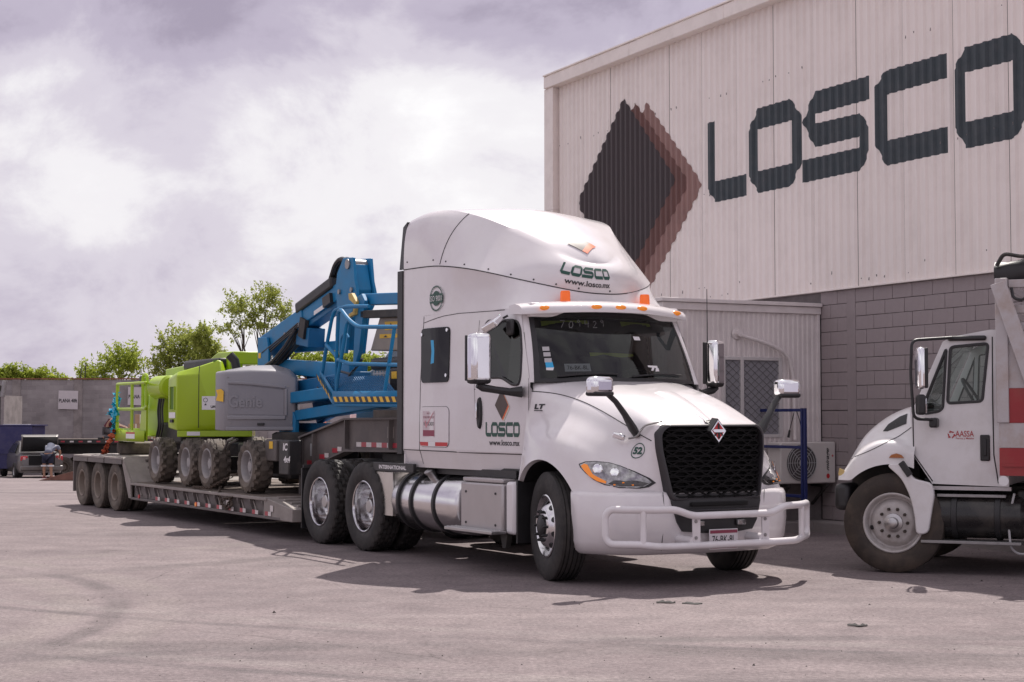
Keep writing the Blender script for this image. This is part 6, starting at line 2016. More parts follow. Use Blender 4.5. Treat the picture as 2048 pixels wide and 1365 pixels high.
w1 = rp2([(-.57, 2.285), (-.955, 2.32), (-.885, 1.735), (-.545, 1.715)], .04)
w1 = rp2([(-.575, 2.285), (-.945, 2.315), (-.885, 1.735), (-.545, 1.715)], .04)
w2 = rp2([(-.535, 2.27), (-.50, 1.67), (-.46, 1.635), (-.315, 1.61), (-.31, 1.70)], .03)
for s in (-1, 1):
    cs = plate('cab_side', cabo, [w1, w2], lambda x, z: (x, s * (1.05 - max(0, z - 1.7) * .07), z), W2, dt, .03)
    for w_, nm in ((w1, 'door_window'), (w2, 'vent_window')):
        flat(nm, w_, lambda x, z: (x, s * (1.045 - max(0, z - 1.7) * .07), z), glass('truck_glass', (.72, .80, .77), .9), dt)
        MB().tube([(x, s * (1.066 - max(0, z - 1.7) * .07), z) for x, z in w_], .017, 5, closed=True).build('window_gasket', BLACKP, dt)
    MB().tube([(x, s * 1.067, z) for x, z in ((-.20, 1.66), (-.205, 1.2), (-.39, .93))], .006, 4).build('door_gap', SEAM, dt)
    MB().tube([(-.985, s * (1.067 - max(0, z - 1.7) * .07), z) for z in (2.38, 1.75)] + [(-.99, s * 1.067, 1.2), (-1.03, s * 1.067, .92)], .006, 4).build('door_gap', SEAM, dt)
    MB().bx(-1.15, -.38, s * 1.03 - .03, s * 1.03 + .035, .845, .882).build('sill_strip', DW, dt)
MB().grid([[(x, y, z + .035 * (1 - (y / .98) ** 2)) for x, z in ((-.48, 2.32), (-.54, 2.375), (-.62, 2.40), (-.95, 2.455), (-1.13, 2.455))] for y in np.linspace(-1.0, 1.0, 11)]).build('cab_roof', W2, dt, smooth=50)
MB().bx(-1.13, -1.11, -1.02, 1.02, .9, 1.75).build('cab_rear', W2, dt)
MB().bx(-1.13, -1.11, -1.0, 1.0, 2.2, 2.43).build('cab_rear', W2, dt)
MB().grid([[(-.20, y * 1.0, 1.70), (-.50, y * .96, 2.34)] for y in np.linspace(-1, 1, 7)]).build('windscreen', glass('truck_glass', (.72, .80, .77), .9), dt, fixn=False)
MB().bx(-.75, -.25, -.98, .98, 1.25, 1.66).build('dashboard', INT, dt, bevel=.05)
MB().bx(-1.1, -.3, -1.0, 1.0, .9, .96).build('cab_floor', INT, dt)
for y in (-.5, .5):
    MB().bx(-1.08, -.95, y - .24, y + .24, 1.1, 1.85).bx(-1.0, -.62, y - .24, y + .24, 1.1, 1.25).build('seat', INT, dt, bevel=.04)
MB().tube([(-.72 + .10 * math.sin(t), .52 + .21 * math.cos(t), 1.80 + .17 * math.sin(t)) for t in np.linspace(0, 2 * math.pi, 26, endpoint=False)], .016, 6, closed=True).build('steering_wheel', BLACKT, dt)
MB().bx(-.93, -.55, 1.0, 1.07, 2.345, 2.395).build('roof_vent', BLACKP, dt, bevel=.02)
# bonnet and wings
DX = [-.22, 0.0, .2, .38, .5, .565]
DTb = [
 [(0, 1.73), (.5, 1.72), (.8, 1.67), (.95, 1.5), (1.02, 1.36), (1.08, 1.26), (1.13, 1.2), (1.15, 1.15)],
 [(0, 1.67), (.48, 1.66), (.76, 1.59), (.87, 1.44), (.94, 1.37), (1.06, 1.34), (1.14, 1.28), (1.165, 1.12)],
 [(0, 1.57), (.46, 1.56), (.72, 1.49), (.83, 1.37), (.93, 1.33), (1.06, 1.31), (1.135, 1.25), (1.165, 1.12)],
 [(0, 1.42), (.44, 1.41), (.68, 1.35), (.80, 1.26), (.92, 1.22), (1.05, 1.19), (1.12, 1.12), (1.15, 1.0)],
 [(0, 1.25), (.42, 1.24), (.64, 1.18), (.78, 1.10), (.90, 1.07), (1.01, 1.05), (1.09, 1.0), (1.12, .94)],
 [(0, 1.12), (.40, 1.11), (.60, 1.08), (.74, 1.02), (.86, .99), (.96, .97), (1.04, .95), (1.07, .92)]]
def DS(x, t):
    row = np.array(cat(DX, DTb, x))
    lo = max(.5 + math.sqrt(max(0, .60 ** 2 - x * x)), .93)
    if row[6][1] < lo + .05:
        row[6][1] = lo + .05
    row[7][1] = lo
    return cat(list(range(8)), [tuple(r) for r in row], t)
rows_ = []
for x in np.linspace(-.22, .565, 30):
    half = [DS(x, t) for t in np.linspace(0, 7, 29)]
    rows_.append([(x, -p[0], p[1]) for p in reversed(half)] + [(x, p[0], p[1]) for p in half[1:]])
db = MB().grid(rows_).build('bonnet', W2, dt, smooth=60)
def DZ(x, z, off=.006):
    a, b = 0.0, 7.0
    for _ in range(22):
        m_ = (a + b) / 2
        if DS(x, m_)[1] > z:
            a = m_
        else:
            b = m_
    p = DS(x, a)
    return Vector((x, p[0] + off, p[1] + off * .5))
star('bonnet_vent', [(-.10, 1.61), (-.02, 1.58), (.10, 1.50), (.15, 1.43), (.10, 1.43), (0, 1.47), (-.10, 1.51)], DZ, BLACKP, db, .008, -.01, 4)
vt = dt.children[-1]
MB().tube([DZ(x, z, .002) for x, z in [(-.2 + .7 * t, 1.50 - .36 * t - .05 * math.sin(3.1 * t)) for t in np.linspace(0, 1, 20)]], .004, 4).build('panel_gap', SEAM, db)
star('side_marker', [(-.125, 1.165), (-.10, 1.195), (-.05, 1.21), (0, 1.195), (.025, 1.165)], lambda x, z, o=0: Vector((x, 1.165 + o, z)), mat('marker_dull_amber', (.35, .11, .02), .25, coat=.5), db, .012, -.01, 3)
star('headlamp', [(.50, 1.03), (.555, 1.05), (.57, .99), (.55, .95), (.51, .95)], lambda x, z, o=0: Vector((x, 1.075 + o - (x - .5) * .5, z)), mat('lamp_yellowed', (.6, .45, .2), .2, coat=.6), db, .012, -.01, 3)
for s in (-1, 1):
    MB().prism(rp2([(.06, 1.10), (-.15, 1.115), (-.20, .96), (-.40, .915), (-.425, .80), (-.39, .60), (-.36, .41), (-.24, .395), (-.225, .60), (-.185, .78), (-.10, .96)], .07), 'y', s * 1.165 - .05, s * 1.165 + .03).build('rear_wing', W2, dt, bevel=.012)
    MB().bar((-.10, s * 1.19, 1.12), (-.19, s * 1.21, .99), .03, .06).build('wing_latch', BLACKP, dt)
MB().bx(.44, .60, -1.15, 1.12, .62, .895).build('bumper', BLACKP, dt, bevel=.05)
MB().bx(-.2, .5, -.7, .7, .5, 1.1).build('engine', DARK, dt)
for s in (-1, 1):
    K_STEEL.place(dt, (0, s * 1.0, .505), s)
    MB().bx(-6, .5, s * .42 - .04, s * .42 + .04, .65, .87).build('frame_rail', DARK, dt)
K_STEEL.place(dt, (-3.9, 1.05, .505), 1)
K_STEEL.place(dt, (-3.9, -1.05, .505), -1)
MB().cyl((0, -.9, .48), (0, .9, .48), .06).build('axle', DARK, dt)
TKB = mat('black_tank', (.018, .017, .018), .28, var=.3, vscale=6, dirt=(.1, .085, .07), dirt_amt=.5)
tk = MB().lathe([(0, -.46), (.19, -.455), (.225, -.42), (.225, .42), (.19, .455), (0, .46)], (-.82, .90, .585), (1, 0, 0), 32).build('fuel_tank', TKB, dt, smooth=30)
for x in (-1.02, -.6):
    MB().lathe([(.227, -.03), (.238, -.025), (.238, .025), (.227, .03)], (x, .90, .585), (1, 0, 0), 32).build('tank_strap', BLACKP, tk)
for x0, x1, z, y1 in ((-1.1, -.43, .805, 1.08), (-1.25, -.28, .345, 1.16)):
    so_ = MB().bx(x0, x1, .85, y1, z - .03, z).build('step', STEEL, dt, bevel=.004)
MB().tube(roundpath([(-1.18, 1.06, .82), (-1.12, 1.08, .55), (-1.14, 1.08, .28), (-1.22, 1.06, .22), (-1.4, 1.05, .26)], .08), .012, 6).build('air_hose', GREYT, dt)
MB().bx(-2.2, -1.2, .3, 1.0, .45, .85).build('battery_box', DARK, dt, bevel=.02)
# door furniture and lettering
hdl = MB().bx(-.955, -.86, 1.06, 1.085, 1.14, 1.40).build('door_handle', BLACKP, dt, bevel=.02)
MB().bx(-.925, -.89, 1.085, 1.10, 1.19, 1.36).build('handle_grip', BLACKT, hdl, bevel=.012)
dm = lambda u, v: (-.545 - u, 1.068, 1.355 + v)
REDL = mat('aassa_red', (.40, .05, .055), .5)
text('door_lettering', 'AASSA', (.075, .025, .255, .085), dm, REDL, dt, bold=.01)
text('door_lettering', 'Fierros y Metales', (.08, -.005, .255, .018), dm, REDL, dt, bold=.01)
rc = []
for k in range(3):
    t0 = math.pi / 2 + k * 2 * math.pi / 3
    c_, q = (.035, .045), .040
    a = [(c_[0] + q * math.cos(t0 + d) * r_, c_[1] + q * math.sin(t0 + d) * r_) for d, r_ in ((-.85, 1.0), (.25, 1.0), (.25, .62), (-.85, .62))]
    rc += [a, [(c_[0] + q * math.cos(t0 + d) * r_, c_[1] + q * math.sin(t0 + d) * r_) for d, r_ in ((.25, 1.2), (.85, .8), (.25, .42))]]
polys('recycling_mark', rc, dm, REDL, dt)
text('side_number', '9', (-.01, 0, .05, .09), lambda u, v: (-1.055 - u, 1.068, 1.76 + v), REDT, dt, bold=.05)
text('side_number', '5', (-.01, 0, .05, .09), lambda u, v: (-1.055 - u, 1.068, 1.64 + v), REDT, dt, bold=.05)
# mirrors on a tube bracket
MB().tube(roundpath([(-.60, 1.10, 2.375), (-.25, 1.36, 2.345), (-.235, 1.36, 2.0), (-.26, 1.36, 1.56), (-.42, 1.22, 1.55)], .07), .016, 8).build('mirror_bracket', BLACKP, dt)
MB().box((-.425, 1.15, 1.52), (.08, .16, .10)).build('mirror_mount', BLACKP, dt, bevel=.02)
mh = MB().box((-.33, 1.36, 2.065), (.085, .20, .42), (0, 0, .35)).build('mirror_head', CHROME, dt, bevel=.035, seg=4)
MB().box((-.375, 1.345, 2.065), (.03, .19, .40), (0, 0, .35)).build('mirror_glass', BLACKP, mh, bevel=.01)
MB().box((-.33, 1.36, 1.70), (.085, .15, .205), (0, 0, .35)).build('lower_mirror', BLACKP, dt, bevel=.03, seg=4)
MB().box((-.37, 1.345, 1.69), (.02, .13, .15), (0, 0, .35)).build('lower_mirror_glass', CHROME, dt, bevel=.01)
# dump body
MB().bx(-5.5, -1.06, -1.2, 1.2, 1.52, 1.86).build('body_band', RED, dt)
MB().bx(-5.5, -1.06, -1.195, 1.195, 1.275, 1.518).build('body_band', DW, dt)
MB().bx(-5.5, -1.06, -1.2, 1.2, 1.0, 1.272).build('body_band', RED, dt)
MB().bx(-5.5, -1.10, -1.21, 1.215, 1.09, 1.12).build('body_seam', RED, dt)
MB().bx(-5.5, -1.08, -1.19, 1.19, 1.862, 2.3).build('body_side', DW, dt)
MB().bx(-1.16, -1.04, 1.10, 1.22, 1.52, 2.95).build('corner_post', DW, dt, bevel=.008)
MB().bar((-1.07, 1.24, 2.90), (-1.48, 1.24, 1.62), .05, .14).build('diagonal_brace', DW, dt, bevel=.006)
MB().bar((-1.12, 1.25, 2.93), (-1.40, 1.25, 2.05), .02, .05).build('brace_rib', DW, dt)
for z in (2.90, 2.645, 2.475):
    MB().bx(-5.0, -1.165, 1.10, 1.18, z - .045, z + .035).build('side_rail', DW, dt, bevel=.006)
    MB().bx(-1.14, -1.08, -1.18, 1.10, z - .045, z + .035).build('front_rail', DW, dt, bevel=.006)
MB().cyl((-1.10, 1.225, .95), (-1.10, 1.235, .95), .05, n=16).build('reflector', WHITET, dt)
rnd = random.Random(4)
tarp = []
for i in range(14):
    x = -1.02 - i * .12
    tarp.append([(x, 1.0 + .12 * math.cos(t) + rnd.uniform(-.015, .015), 3.02 + (.10 + .05 * min(1, i / 3)) * math.sin(t) + rnd.uniform(-.015, .015)) for t in np.linspace(0, 2 * math.pi, 12, endpoint=False)])
MB().grid(tarp, wrap=True).add(tarp[0], [tuple(range(12))]).build('rolled_tarp', BLACKP, dt, smooth=40)
MB().tube(roundpath([(-1.05, 1.12, 3.08), (-1.12, 1.14, 3.2), (-1.3, 1.14, 3.16), (-1.6, 1.14, 3.2)], .05), .02, 6).build('tarp_rope', DARK, dt)
MB().tube(roundpath([(-1.2, 1.22, 2.85), (-1.22, 1.25, 2.74), (-1.32, 1.25, 2.72), (-1.4, 1.23, 2.85)], .06), .016, 6).build('hanging_cable', BLACKP, dt)
# ================================================================ background: yard wall, bins, car, people, trees
def brickmat():
    m = bpy.data.materials.new('far_block_wall')
    m.use_nodes = True
    nt, L = m.node_tree.nodes, m.node_tree.links
    b = nt['Principled BSDF']
    b.inputs['Roughness'].default_value = .9
    t = N(nt, 'ShaderNodeTexCoord')
    mp = N(nt, 'ShaderNodeMapping')
    mp.inputs['Rotation'].default_value = (R(90), 0, 0)
    L.new(t.outputs['Object'], mp.inputs[0])
    br = N(nt, 'ShaderNodeTexBrick')
    br.inputs['Scale'].default_value = 1.0
    br.inputs['Brick Width'].default_value = .40
    br.inputs['Row Height'].default_value = .20
    br.inputs['Mortar Size'].default_value = .010
    br.inputs['Color1'].default_value = (.27, .243, .245, 1)
    br.inputs['Color2'].default_value = (.34, .31, .308, 1)
    br.inputs['Mortar'].default_value = (.33, .30, .297, 1)
    L.new(mp.outputs[0], br.inputs['Vector'])
    n = N(nt, 'ShaderNodeTexNoise')
    n.inputs['Scale'].default_value = .7
    n.inputs['Detail'].default_value = 7
    L.new(t.outputs['Object'], n.inputs['Vector'])
    mr_ = N(nt, 'ShaderNodeMapRange')
    mr_.inputs['From Min'].default_value = .3
    mr_.inputs['From Max'].default_value = .7
    mr_.inputs['To Min'].default_value = .7
    mr_.inputs['To Max'].default_value = 1.25
    L.new(n.outputs['Fac'], mr_.inputs['Value'])
    mx = N(nt, 'ShaderNodeMix', data_type='RGBA', blend_type='MULTIPLY')
    mx.inputs['Factor'].default_value = 1
    L.new(br.outputs['Color'], mx.inputs['A'])
    L.new(mr_.outputs[0], mx.inputs['B'])
    L.new(mx.outputs['Result'], b.inputs['Base Color'])
    bp = N(nt, 'ShaderNodeBump')
    bp.inputs['Distance'].default_value = .01
    bp.inputs['Strength'].default_value = .6
    L.new(br.outputs['Fac'], bp.inputs['Height'])
    bp.invert = True
    L.new(bp.outputs[0], b.inputs['Normal'])
    return m
WY = 72.0
GW = gz(WY)
yw = empty('yard_wall', (0, WY, GW), 0, 'weathered grey concrete block wall along the back of the yard', 'wall')
MB().bx(-46, 6, 0, .2, -.1, 4.25).build('block_courses', brickmat(), yw, smooth=0)
PIL = mat('pilaster', (.31, .275, .265), .9, var=.25, vscale=2, dirt=(.12, .1, .1), dirt_amt=.5)
for k in range(14):
    x = -19.70 + 2.78 * (k - 8)
    if x < 5:
        MB().bx(x, x + .38, -.04, .22, -.1, 4.27).build('pilaster', PIL, yw, bevel=.01)
MB().bx(-46, 6, -.05, .24, 4.272, 4.33).build('coping', mat('rust_coping', (.25, .10, .06), .8, var=.3), yw)
for x in (-19.45, -19.25):
    MB().cyl((x, .1, 4.3), (x + .04, .1, 4.95 if x > -19.4 else 4.7), .025, n=5).build('rebar', DARK, yw)
for u0, u1, z0, z1, lab in ((-20.38, -19.50, 1.99, 2.82, 'white sign reading PLANA 48ft on the yard wall, left of the pair'), (-17.26, -16.38, 2.17, 2.98, 'white sign reading PLANA 48ft on the yard wall behind the green basket')):
    sg = MB().box(((u0 + u1) / 2, WY - .07, (z0 + z1) / 2), (u1 - u0, .02, z1 - z0), (0, R(1.2), 0)).build('wall_sign', mat('sign_white', (.62, .57, .585), .5, var=.05), None)
    tag(sg, lab, 'sign', 'signs on the yard wall')
    text('sign_text', 'PLANA 48ft', (u0 + .03, z0 + .30, u1 - .03, z0 + .47), lambda x, z: (x, WY - .085, z), BLACKT, sg, bold=.025)
# flatbed parked along the wall
fb = empty('flatbed_trailer', (0, 66, gz(66)), 0, 'dark flatbed trailer parked in front of the block wall', 'trailer')
FZ = 1.54
MB().bx(-19.4, -8.5, -1.2, 1.2, FZ - .06, FZ).build('deck', WOOD, fb)
MB().bx(-19.4, -8.5, -1.26, -1.2, FZ - .17, FZ + .01).build('side_rail', DARK, fb)
for k in range(30):
    x = -19.3 + k * .36
    MB().bx(x, x + .16, -1.266, -1.262, FZ - .12, FZ - .06).build('reflective_tape', TAPER if k % 2 else TAPEW, fb, smooth=0)
MB().bx(-19.0, -8.5, -.6, -.4, FZ - .6, FZ - .17).build('frame_beam', DARK, fb)
MB().bx(-19.0, -8.5, .4, .6, FZ - .6, FZ - .17).build('frame_beam', DARK, fb)
for x in (-18.15, -17.0):
    K_TRAIL.place(fb, (x, -1.05, .41), -1)
    K_TRAIL.place(fb, (x, .95, .41), 1)
for x in (-16.3, -15.4, -14.6):
    MB().bx(x, x + .45, -1.0, -.6, .45, FZ - .2).build('tool_box', DARK, fb)
MB().bx(-17.2, -14.4, -1.3, -1.24, .30, .42).build('underrun_bar', DARK, fb)
CARD = mat('cardboard', (.42, .28, .17), .85, var=.12, vscale=3)
for i, (x, z, w, h, lab) in enumerate(((-15.28, 0, .62, .62, 'brown carton on the flatbed seen through the green basket'), (-14.62, 0, .60, .56, 'brown carton on the flatbed, hidden partly by the green post'), (-15.1, .625, .45, .38, 'small open carton on top of the left carton'))):
    c_ = MB().bx(x - w / 2, x + w / 2, -.3, .3, 0, h).build('carton', CARD, None, bevel=.01)
    c_.location = (0, 65.4, gz(66) + FZ + z + .002)
    tag(c_, lab, 'box', 'cartons on the flatbed')
    MB().bx(x - .03, x + .03, -.304, -.3005, .0, h).build('packing_tape', CREAMT, c_, smooth=0)
# dark container and blue skip
ct = empty('waste_container', (0, 67, gz(67)), 0, 'dark grey metal container with an open lid at the left edge', 'container')
MB().bx(-25.5, -21.0, -1.2, 1.2, .2, 3.3).build('body', mat('container_dark', (.045, .04, .045), .6, var=.2), ct, bevel=.03)
for k in range(5):
    MB().bx(-24.8 + k * .9, -24.68 + k * .9, -1.26, -1.2, .2, 3.28).build('rib', MATS['container_dark'], ct)
MB().bx(-21.0, -20.86, -1.25, 1.2, .1, 3.35).build('corner_post', PIL, ct)
MB().prism([(-25.5, 3.34), (-21.2, 3.34), (-20.9, 3.75), (-21.3, 3.78), (-23.4, 3.55), (-25.5, 4.0)], 'y', -1.2, -1.1).build('lid', DARK, ct)
MB().cyl((-20.95, -1.2, 3.3), (-20.85, -1.2, 3.95), .10, n=10).build('hinge_post', STEEL, ct)
SKB = mat('skip_blue', (.022, .022, .11), .5, var=.2, vscale=3, dirt=(.1, .09, .09), dirt_amt=.4)
sk = empty('blue_skip', (0, 64.5, gz(64.5)), 0, 'navy blue waste skip with sloped lid beside the silver car', 'skip')
MB().prism([(-22.5, .35), (-19.15, .35), (-19.05, 1.05), (-19.05, 2.05), (-20.4, 2.05), (-21.9, 1.25), (-22.5, 1.1)], 'y', -.9, .9).build('body', SKB, sk, bevel=.02)
MB().bx(-20.5, -18.95, -.92, .92, 2.055, 2.10).build('lid', SKB, sk)
MB().bx(-20.3, -19.3, -.6, -.2, 2.105, 2.12).build('lid_patch', WHITET, sk)
MB().bx(-22.5, -19.05, -.95, -.9, .95, 1.07).build('rim', SKB, sk)
for x in (-19.6, -21.6):
    MB().cyl((x, -.7, .14), (x, -.62, .14), .14, n=14).build('castor', RUBBER, sk)
# rusty plate / ramp lying behind the trailer
rp = MB().prism([(-16.15, 0), (-14.2, 0), (-14.2, .52)], 'y', -.3, .3).build('rusty_ramp', mat('rust_ramp', (.20, .10, .075), .85, var=.3), None, bevel=.01)
rp.location = (0, 55, gz(55) + .02)
tag(rp, 'rusty brown wedge ramp on the ground behind the trailer axles', 'ramp')

# ---- silver sedan, boot open
SILV = mat('car_silver', (.13, .122, .118), .35, .35, var=.05, vscale=3, coat=.5, dirt=(.25, .21, .18), dirt_amt=.25)
CGL = mat('car_glass', (.02, .022, .024), .05)
car = empty('parked_car', (-19.12, 63.75, gz(63.75)), R(117), 'silver grey sedan with its boot lid raised beside the blue skip', 'car')
CXs = [-2.25, -2.15, -1.75, -1.35, -.8, -.2, .6, 1.1, 1.7, 2.1, 2.25]
top = [.80, .93, .99, 1.05, 1.42, 1.48, 1.42, 1.05, .95, .82, .62]
hw2 = [.74, .82, .86, .87, .88, .88, .88, .88, .86, .80, .70]
tpw = [.72, .78, .80, .70, .58, .56, .58, .70, .76, .70, .62]
secs = []
for x, t, w, tw in zip(CXs, top, hw2, tpw):
    bz = .24
    wl_ = min(.90, t - .02)
    secs.append([(x, -w * .9, bz), (x, -w, .42), (x, -w, .70), (x, -w * .98, wl_), (x, -tw, t - .03), (x, -tw * .8, t), (x, tw * .8, t), (x, tw, t - .03), (x, w * .98, wl_), (x, w, .70), (x, w, .42), (x, w * .9, bz)])
MB().grid(secs, wrap=True).add(secs[0], [tuple(range(12))]).add(secs[-1], [tuple(range(12))]).build('body', SILV, car, smooth=40, bevel=.02)
cb = car.children[0]
for s in (-1, 1):
    plate('side_window', rp2([(-1.25, 1.0), (-.85, 1.34), (.5, 1.34), (.98, 1.0)], .05), [], lambda x, z: (x, s * (.885 - (z - .9) * .55 + .012), z), CGL, car, .01)
    MB().box((.80, s * .98, 1.02), (.10, .16, .13)).build('side_mirror', SILV, car, bevel=.03)
    for x in (-1.35, 1.35):
        wq = MB().lathe([(.20, .085), (.215, .10), (.29, .10), (.315, .07), (.32, 0), (.315, -.07), (.29, -.1), (.20, -.1)], (0, 0, 0), (0, 1, 0), 28).build('wheel', RUBBER, car)
        wq.location = (x, s * .80, .32)
        MB().lathe([(.205, .08), (.19, .06), (.08, .085), (0, .09)], (0, 0, 0), (0, s, 0), 20).build('rim', ALUB, wq)
    tl_ = MB().box((-2.215, s * .66, .80), (.06, .28, .19)).build('tail_lamp', mat('tail_red', (.45, .02, .03), .2, coat=.6), car, bevel=.03)
    MB().box((-2.245, s * .66, .80), (.02, .10, .10)).build('reverse_lens', mat('tail_pink', (.7, .35, .35), .2), tl_, bevel=.01)
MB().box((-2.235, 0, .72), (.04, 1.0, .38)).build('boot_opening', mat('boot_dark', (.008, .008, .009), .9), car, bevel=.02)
MB().box((-2.27, 0, .42), (.10, 1.62, .20)).build('bumper', SILV, car, bevel=.05)
ldv = [[(-1.62, y, 1.06), (-1.78, y, 1.48), (-1.80, y, 1.60), (-1.72, y, 1.66)] for y in (-.70, -.62, 0, .62, .70)]
lid = MB().grid(ldv).build('boot_lid', SILV, car, solid=.05, smooth=50)
MB().add([(-1.80, -.67, 1.07), (-1.80, .67, 1.07), (-1.885, .65, 1.61), (-1.885, -.65, 1.61)], [(0, 1, 2, 3)]).build('lid_lining', MATS['boot_dark'], lid, solid=.02, fixn=False)
MB().bx(-1.75, -1.45, -.68, .68, .93, 1.02).build('parcel_edge', SILV, car)
MB().cyl((-1.9, -.4, .22), (-2.35, -.4, .22), .03).build('exhaust', STEEL, car)

# ---- people
SKIN = mat('skin', (.36, .20, .13), .6)
HAIR = mat('hair_black', (.015, .012, .011), .7)
def skinmesh(name, verts, edges, m, parent=None, root=0, sub=2, label=None):
    me = bpy.data.meshes.new(name)
    me.from_pydata([v[0] for v in verts], edges, [])
    me.materials.append(m)
    o = link(bpy.data.objects.new(name, me), parent)
    md = o.modifiers.new('skin', 'SKIN')
    md.use_smooth_shade = True
    md.branch_smoothing = .4
    lay = me.skin_vertices[0].data
    for i, v in enumerate(verts):
        r_ = v[1]
        lay[i].radius = (r_, r_) if not isinstance(r_, tuple) else r_
        lay[i].use_root = (i == root)
    sb_ = o.modifiers.new('sub', 'SUBSURF')
    sb_.levels = sub
    sb_.render_levels = sub
    if label:
        o['label'] = label
    return o
def handverts(V, E, wrist, base, d, side):
    # palm and five separate fingers; d = pointing direction, side = thumb side direction
    d, side = Vector(d).normalized(), Vector(side).normalized()
    nrm_ = d.cross(side).normalized()
    p = Vector(base) + d * .05
    V.append((tuple(p), .028))
    pi = len(V) - 1
    E.append((wrist, pi))
    for k, (off, ln) in enumerate(((.030, .065), (.011, .078), (-.009, .072), (-.028, .055))):
        b0 = p + side * off + d * .035
        b1 = b0 + d * ln * .6 - nrm_ * .008
        b2 = b1 + d * ln * .4 - nrm_ * .022
        i0 = len(V)
        V += [(tuple(b0), .010), (tuple(b1), .009), (tuple(b2), .007)]
        E += [(pi, i0), (i0, i0 + 1), (i0 + 1, i0 + 2)]
    b0 = p + side * .035 - d * .015
    b1 = b0 + side * .02 + d * .035
    i0 = len(V)
    V += [(tuple(b0), .012), (tuple(b1), .009)]
    E += [(pi, i0), (i0, i0 + 1)]
# person bending into the boot, seen from behind; local +y is away from the camera
p1 = empty('person', (-17.72, 61.25, gz(61.25)), R(-6), 'person in grey-blue T-shirt and navy shorts bending into the open car boot', 'person')
V = [((0, 0, .93), .14), ((0, .18, 1.12), .15), ((0, .36, 1.22), .155), ((0, .50, 1.22), .09), ((0, .60, 1.19), .055), ((0, .70, 1.13), .095), ((0, .76, 1.06), .07)]
E = [(0, 1), (1, 2), (2, 3), (3, 4), (4, 5), (5, 6)]
for s in (-1, 1):
    i = len(V)
    V += [((s * .10, -.02, .86), .105), ((s * .13, -.05, .50), .068), ((s * .14, -.03, .28), .058), ((s * .14, -.01, .09), .042), ((s * .15, -.06, .04), .042), ((s * .16, .14, .03), .035)]
    E += [(0, i), (i, i + 1), (i + 1, i + 2), (i + 2, i + 3), (i + 3, i + 4), (i + 3, i + 5)]
    i = len(V)
    V += [((s * .20, .40, 1.20), .062), ((s * .28, .50, .98), .045), ((s * .20, .68, .84), .036), ((s * .16, .74, .80), .028)]
    E += [(2, i), (i, i + 1), (i + 1, i + 2), (i + 2, i + 3)]
    handverts(V, E, len(V) - 1, V[-1][0], (-.2 * s, .7, -.5), (-s, 0, .3))
skinmesh('body', V, E, SKIN, p1)
TSH = mat('shirt_greyblue', (.17, .185, .24), .85, var=.12, vscale=12)
skinmesh('shirt', [((0, -.06, .92), .165), ((0, .16, 1.12), .178), ((0, .36, 1.235), .18), ((0, .48, 1.235), .11), ((-.21, .41, 1.20), .082), ((-.26, .47, 1.06), .075), ((.21, .41, 1.20), .082), ((.26, .47, 1.06), .075)], [(0, 1), (1, 2), (2, 3), (2, 4), (4, 5), (2, 6), (6, 7)], TSH, p1, 1)
SHT = mat('shorts_navy', (.012, .014, .035), .85)
skinmesh('shorts', [((0, -.02, .93), .185), ((-.105, -.02, .83), .135), ((-.13, -.05, .52), .115), ((.105, -.02, .83), .135), ((.13, -.05, .52), .115)], [(0, 1), (1, 2), (0, 3), (3, 4)], SHT, p1, 0, 1)
for s in (-1, 1):
    MB().lathe([(.118, -.03), (.122, 0), (.118, .03)], (s * .13, -.05, .475), (0, 0, 1), 16).build('shorts_hem', mat('hem_white', (.6, .6, .62), .8), p1)
    MB().box((s * .155, .03, .03), (.10, .27, .06)).build('shoe', mat('shoe_red', (.22, .05, .05), .7), p1, bevel=.025)
MB().lathe([(0, .12), (.07, .10), (.105, .04), (.11, -.03), (.09, -.07)], (0, .70, 1.15), (0, .5, .8), 16).build('hair', HAIR, p1)
# person kneeling on the flatbed, reaching to the right
p2 = empty('person', (-16.25, 65.2, gz(66) + FZ), 0, 'person in maroon top kneeling on the flatbed and reaching to the right', 'person')
V = [((-.25, 0, .42), .14), ((-.16, 0, .60), .14), ((-.02, 0, .76), .145), ((.08, 0, .86), .08), ((.14, 0, .90), .05), ((.19, 0, .99), .09), ((.21, 0, 1.06), .075), ((.27, 0, .95), .03)]
E = [(0, 1), (1, 2), (2, 3), (3, 4), (4, 5), (5, 6), (5, 7)]
for s in (-1, 1):
    i = len(V)
    V += [((-.22, s * .10, .36), .10), ((.14, s * .14, .22), .075), ((-.10, s * .14, .09), .06), ((-.34, s * .14, .07), .045), ((-.42, s * .14, .05), .035)]
    E += [(0, i), (i, i + 1), (i + 1, i + 2), (i + 2, i + 3), (i + 3, i + 4)]
    i = len(V)
    V += [((.02, s * .20, .76), .062), ((.22, s * .24, .58), .045), ((.48, s * .18, .50), .034), ((.56, s * .15, .47), .027)]
    E += [(2, i), (i, i + 1), (i + 1, i + 2), (i + 2, i + 3)]
    handverts(V, E, len(V) - 1, V[-1][0], (1, -.1 * s, -.25), (0, -s, .4))
skinmesh('body', V, E, SKIN, p2)
skinmesh('shirt', [((-.26, 0, .46), .165), ((-.16, 0, .61), .17), ((-.02, 0, .765), .17), ((.06, 0, .84), .10), ((.02, -.21, .76), .08), ((.20, -.24, .60), .062), ((.02, .21, .76), .08), ((.20, .24, .60), .062)], [(0, 1), (1, 2), (2, 3), (2, 4), (4, 5), (2, 6), (6, 7)], mat('maroon_cloth', (.10, .018, .03), .85, var=.15), p2, 1)
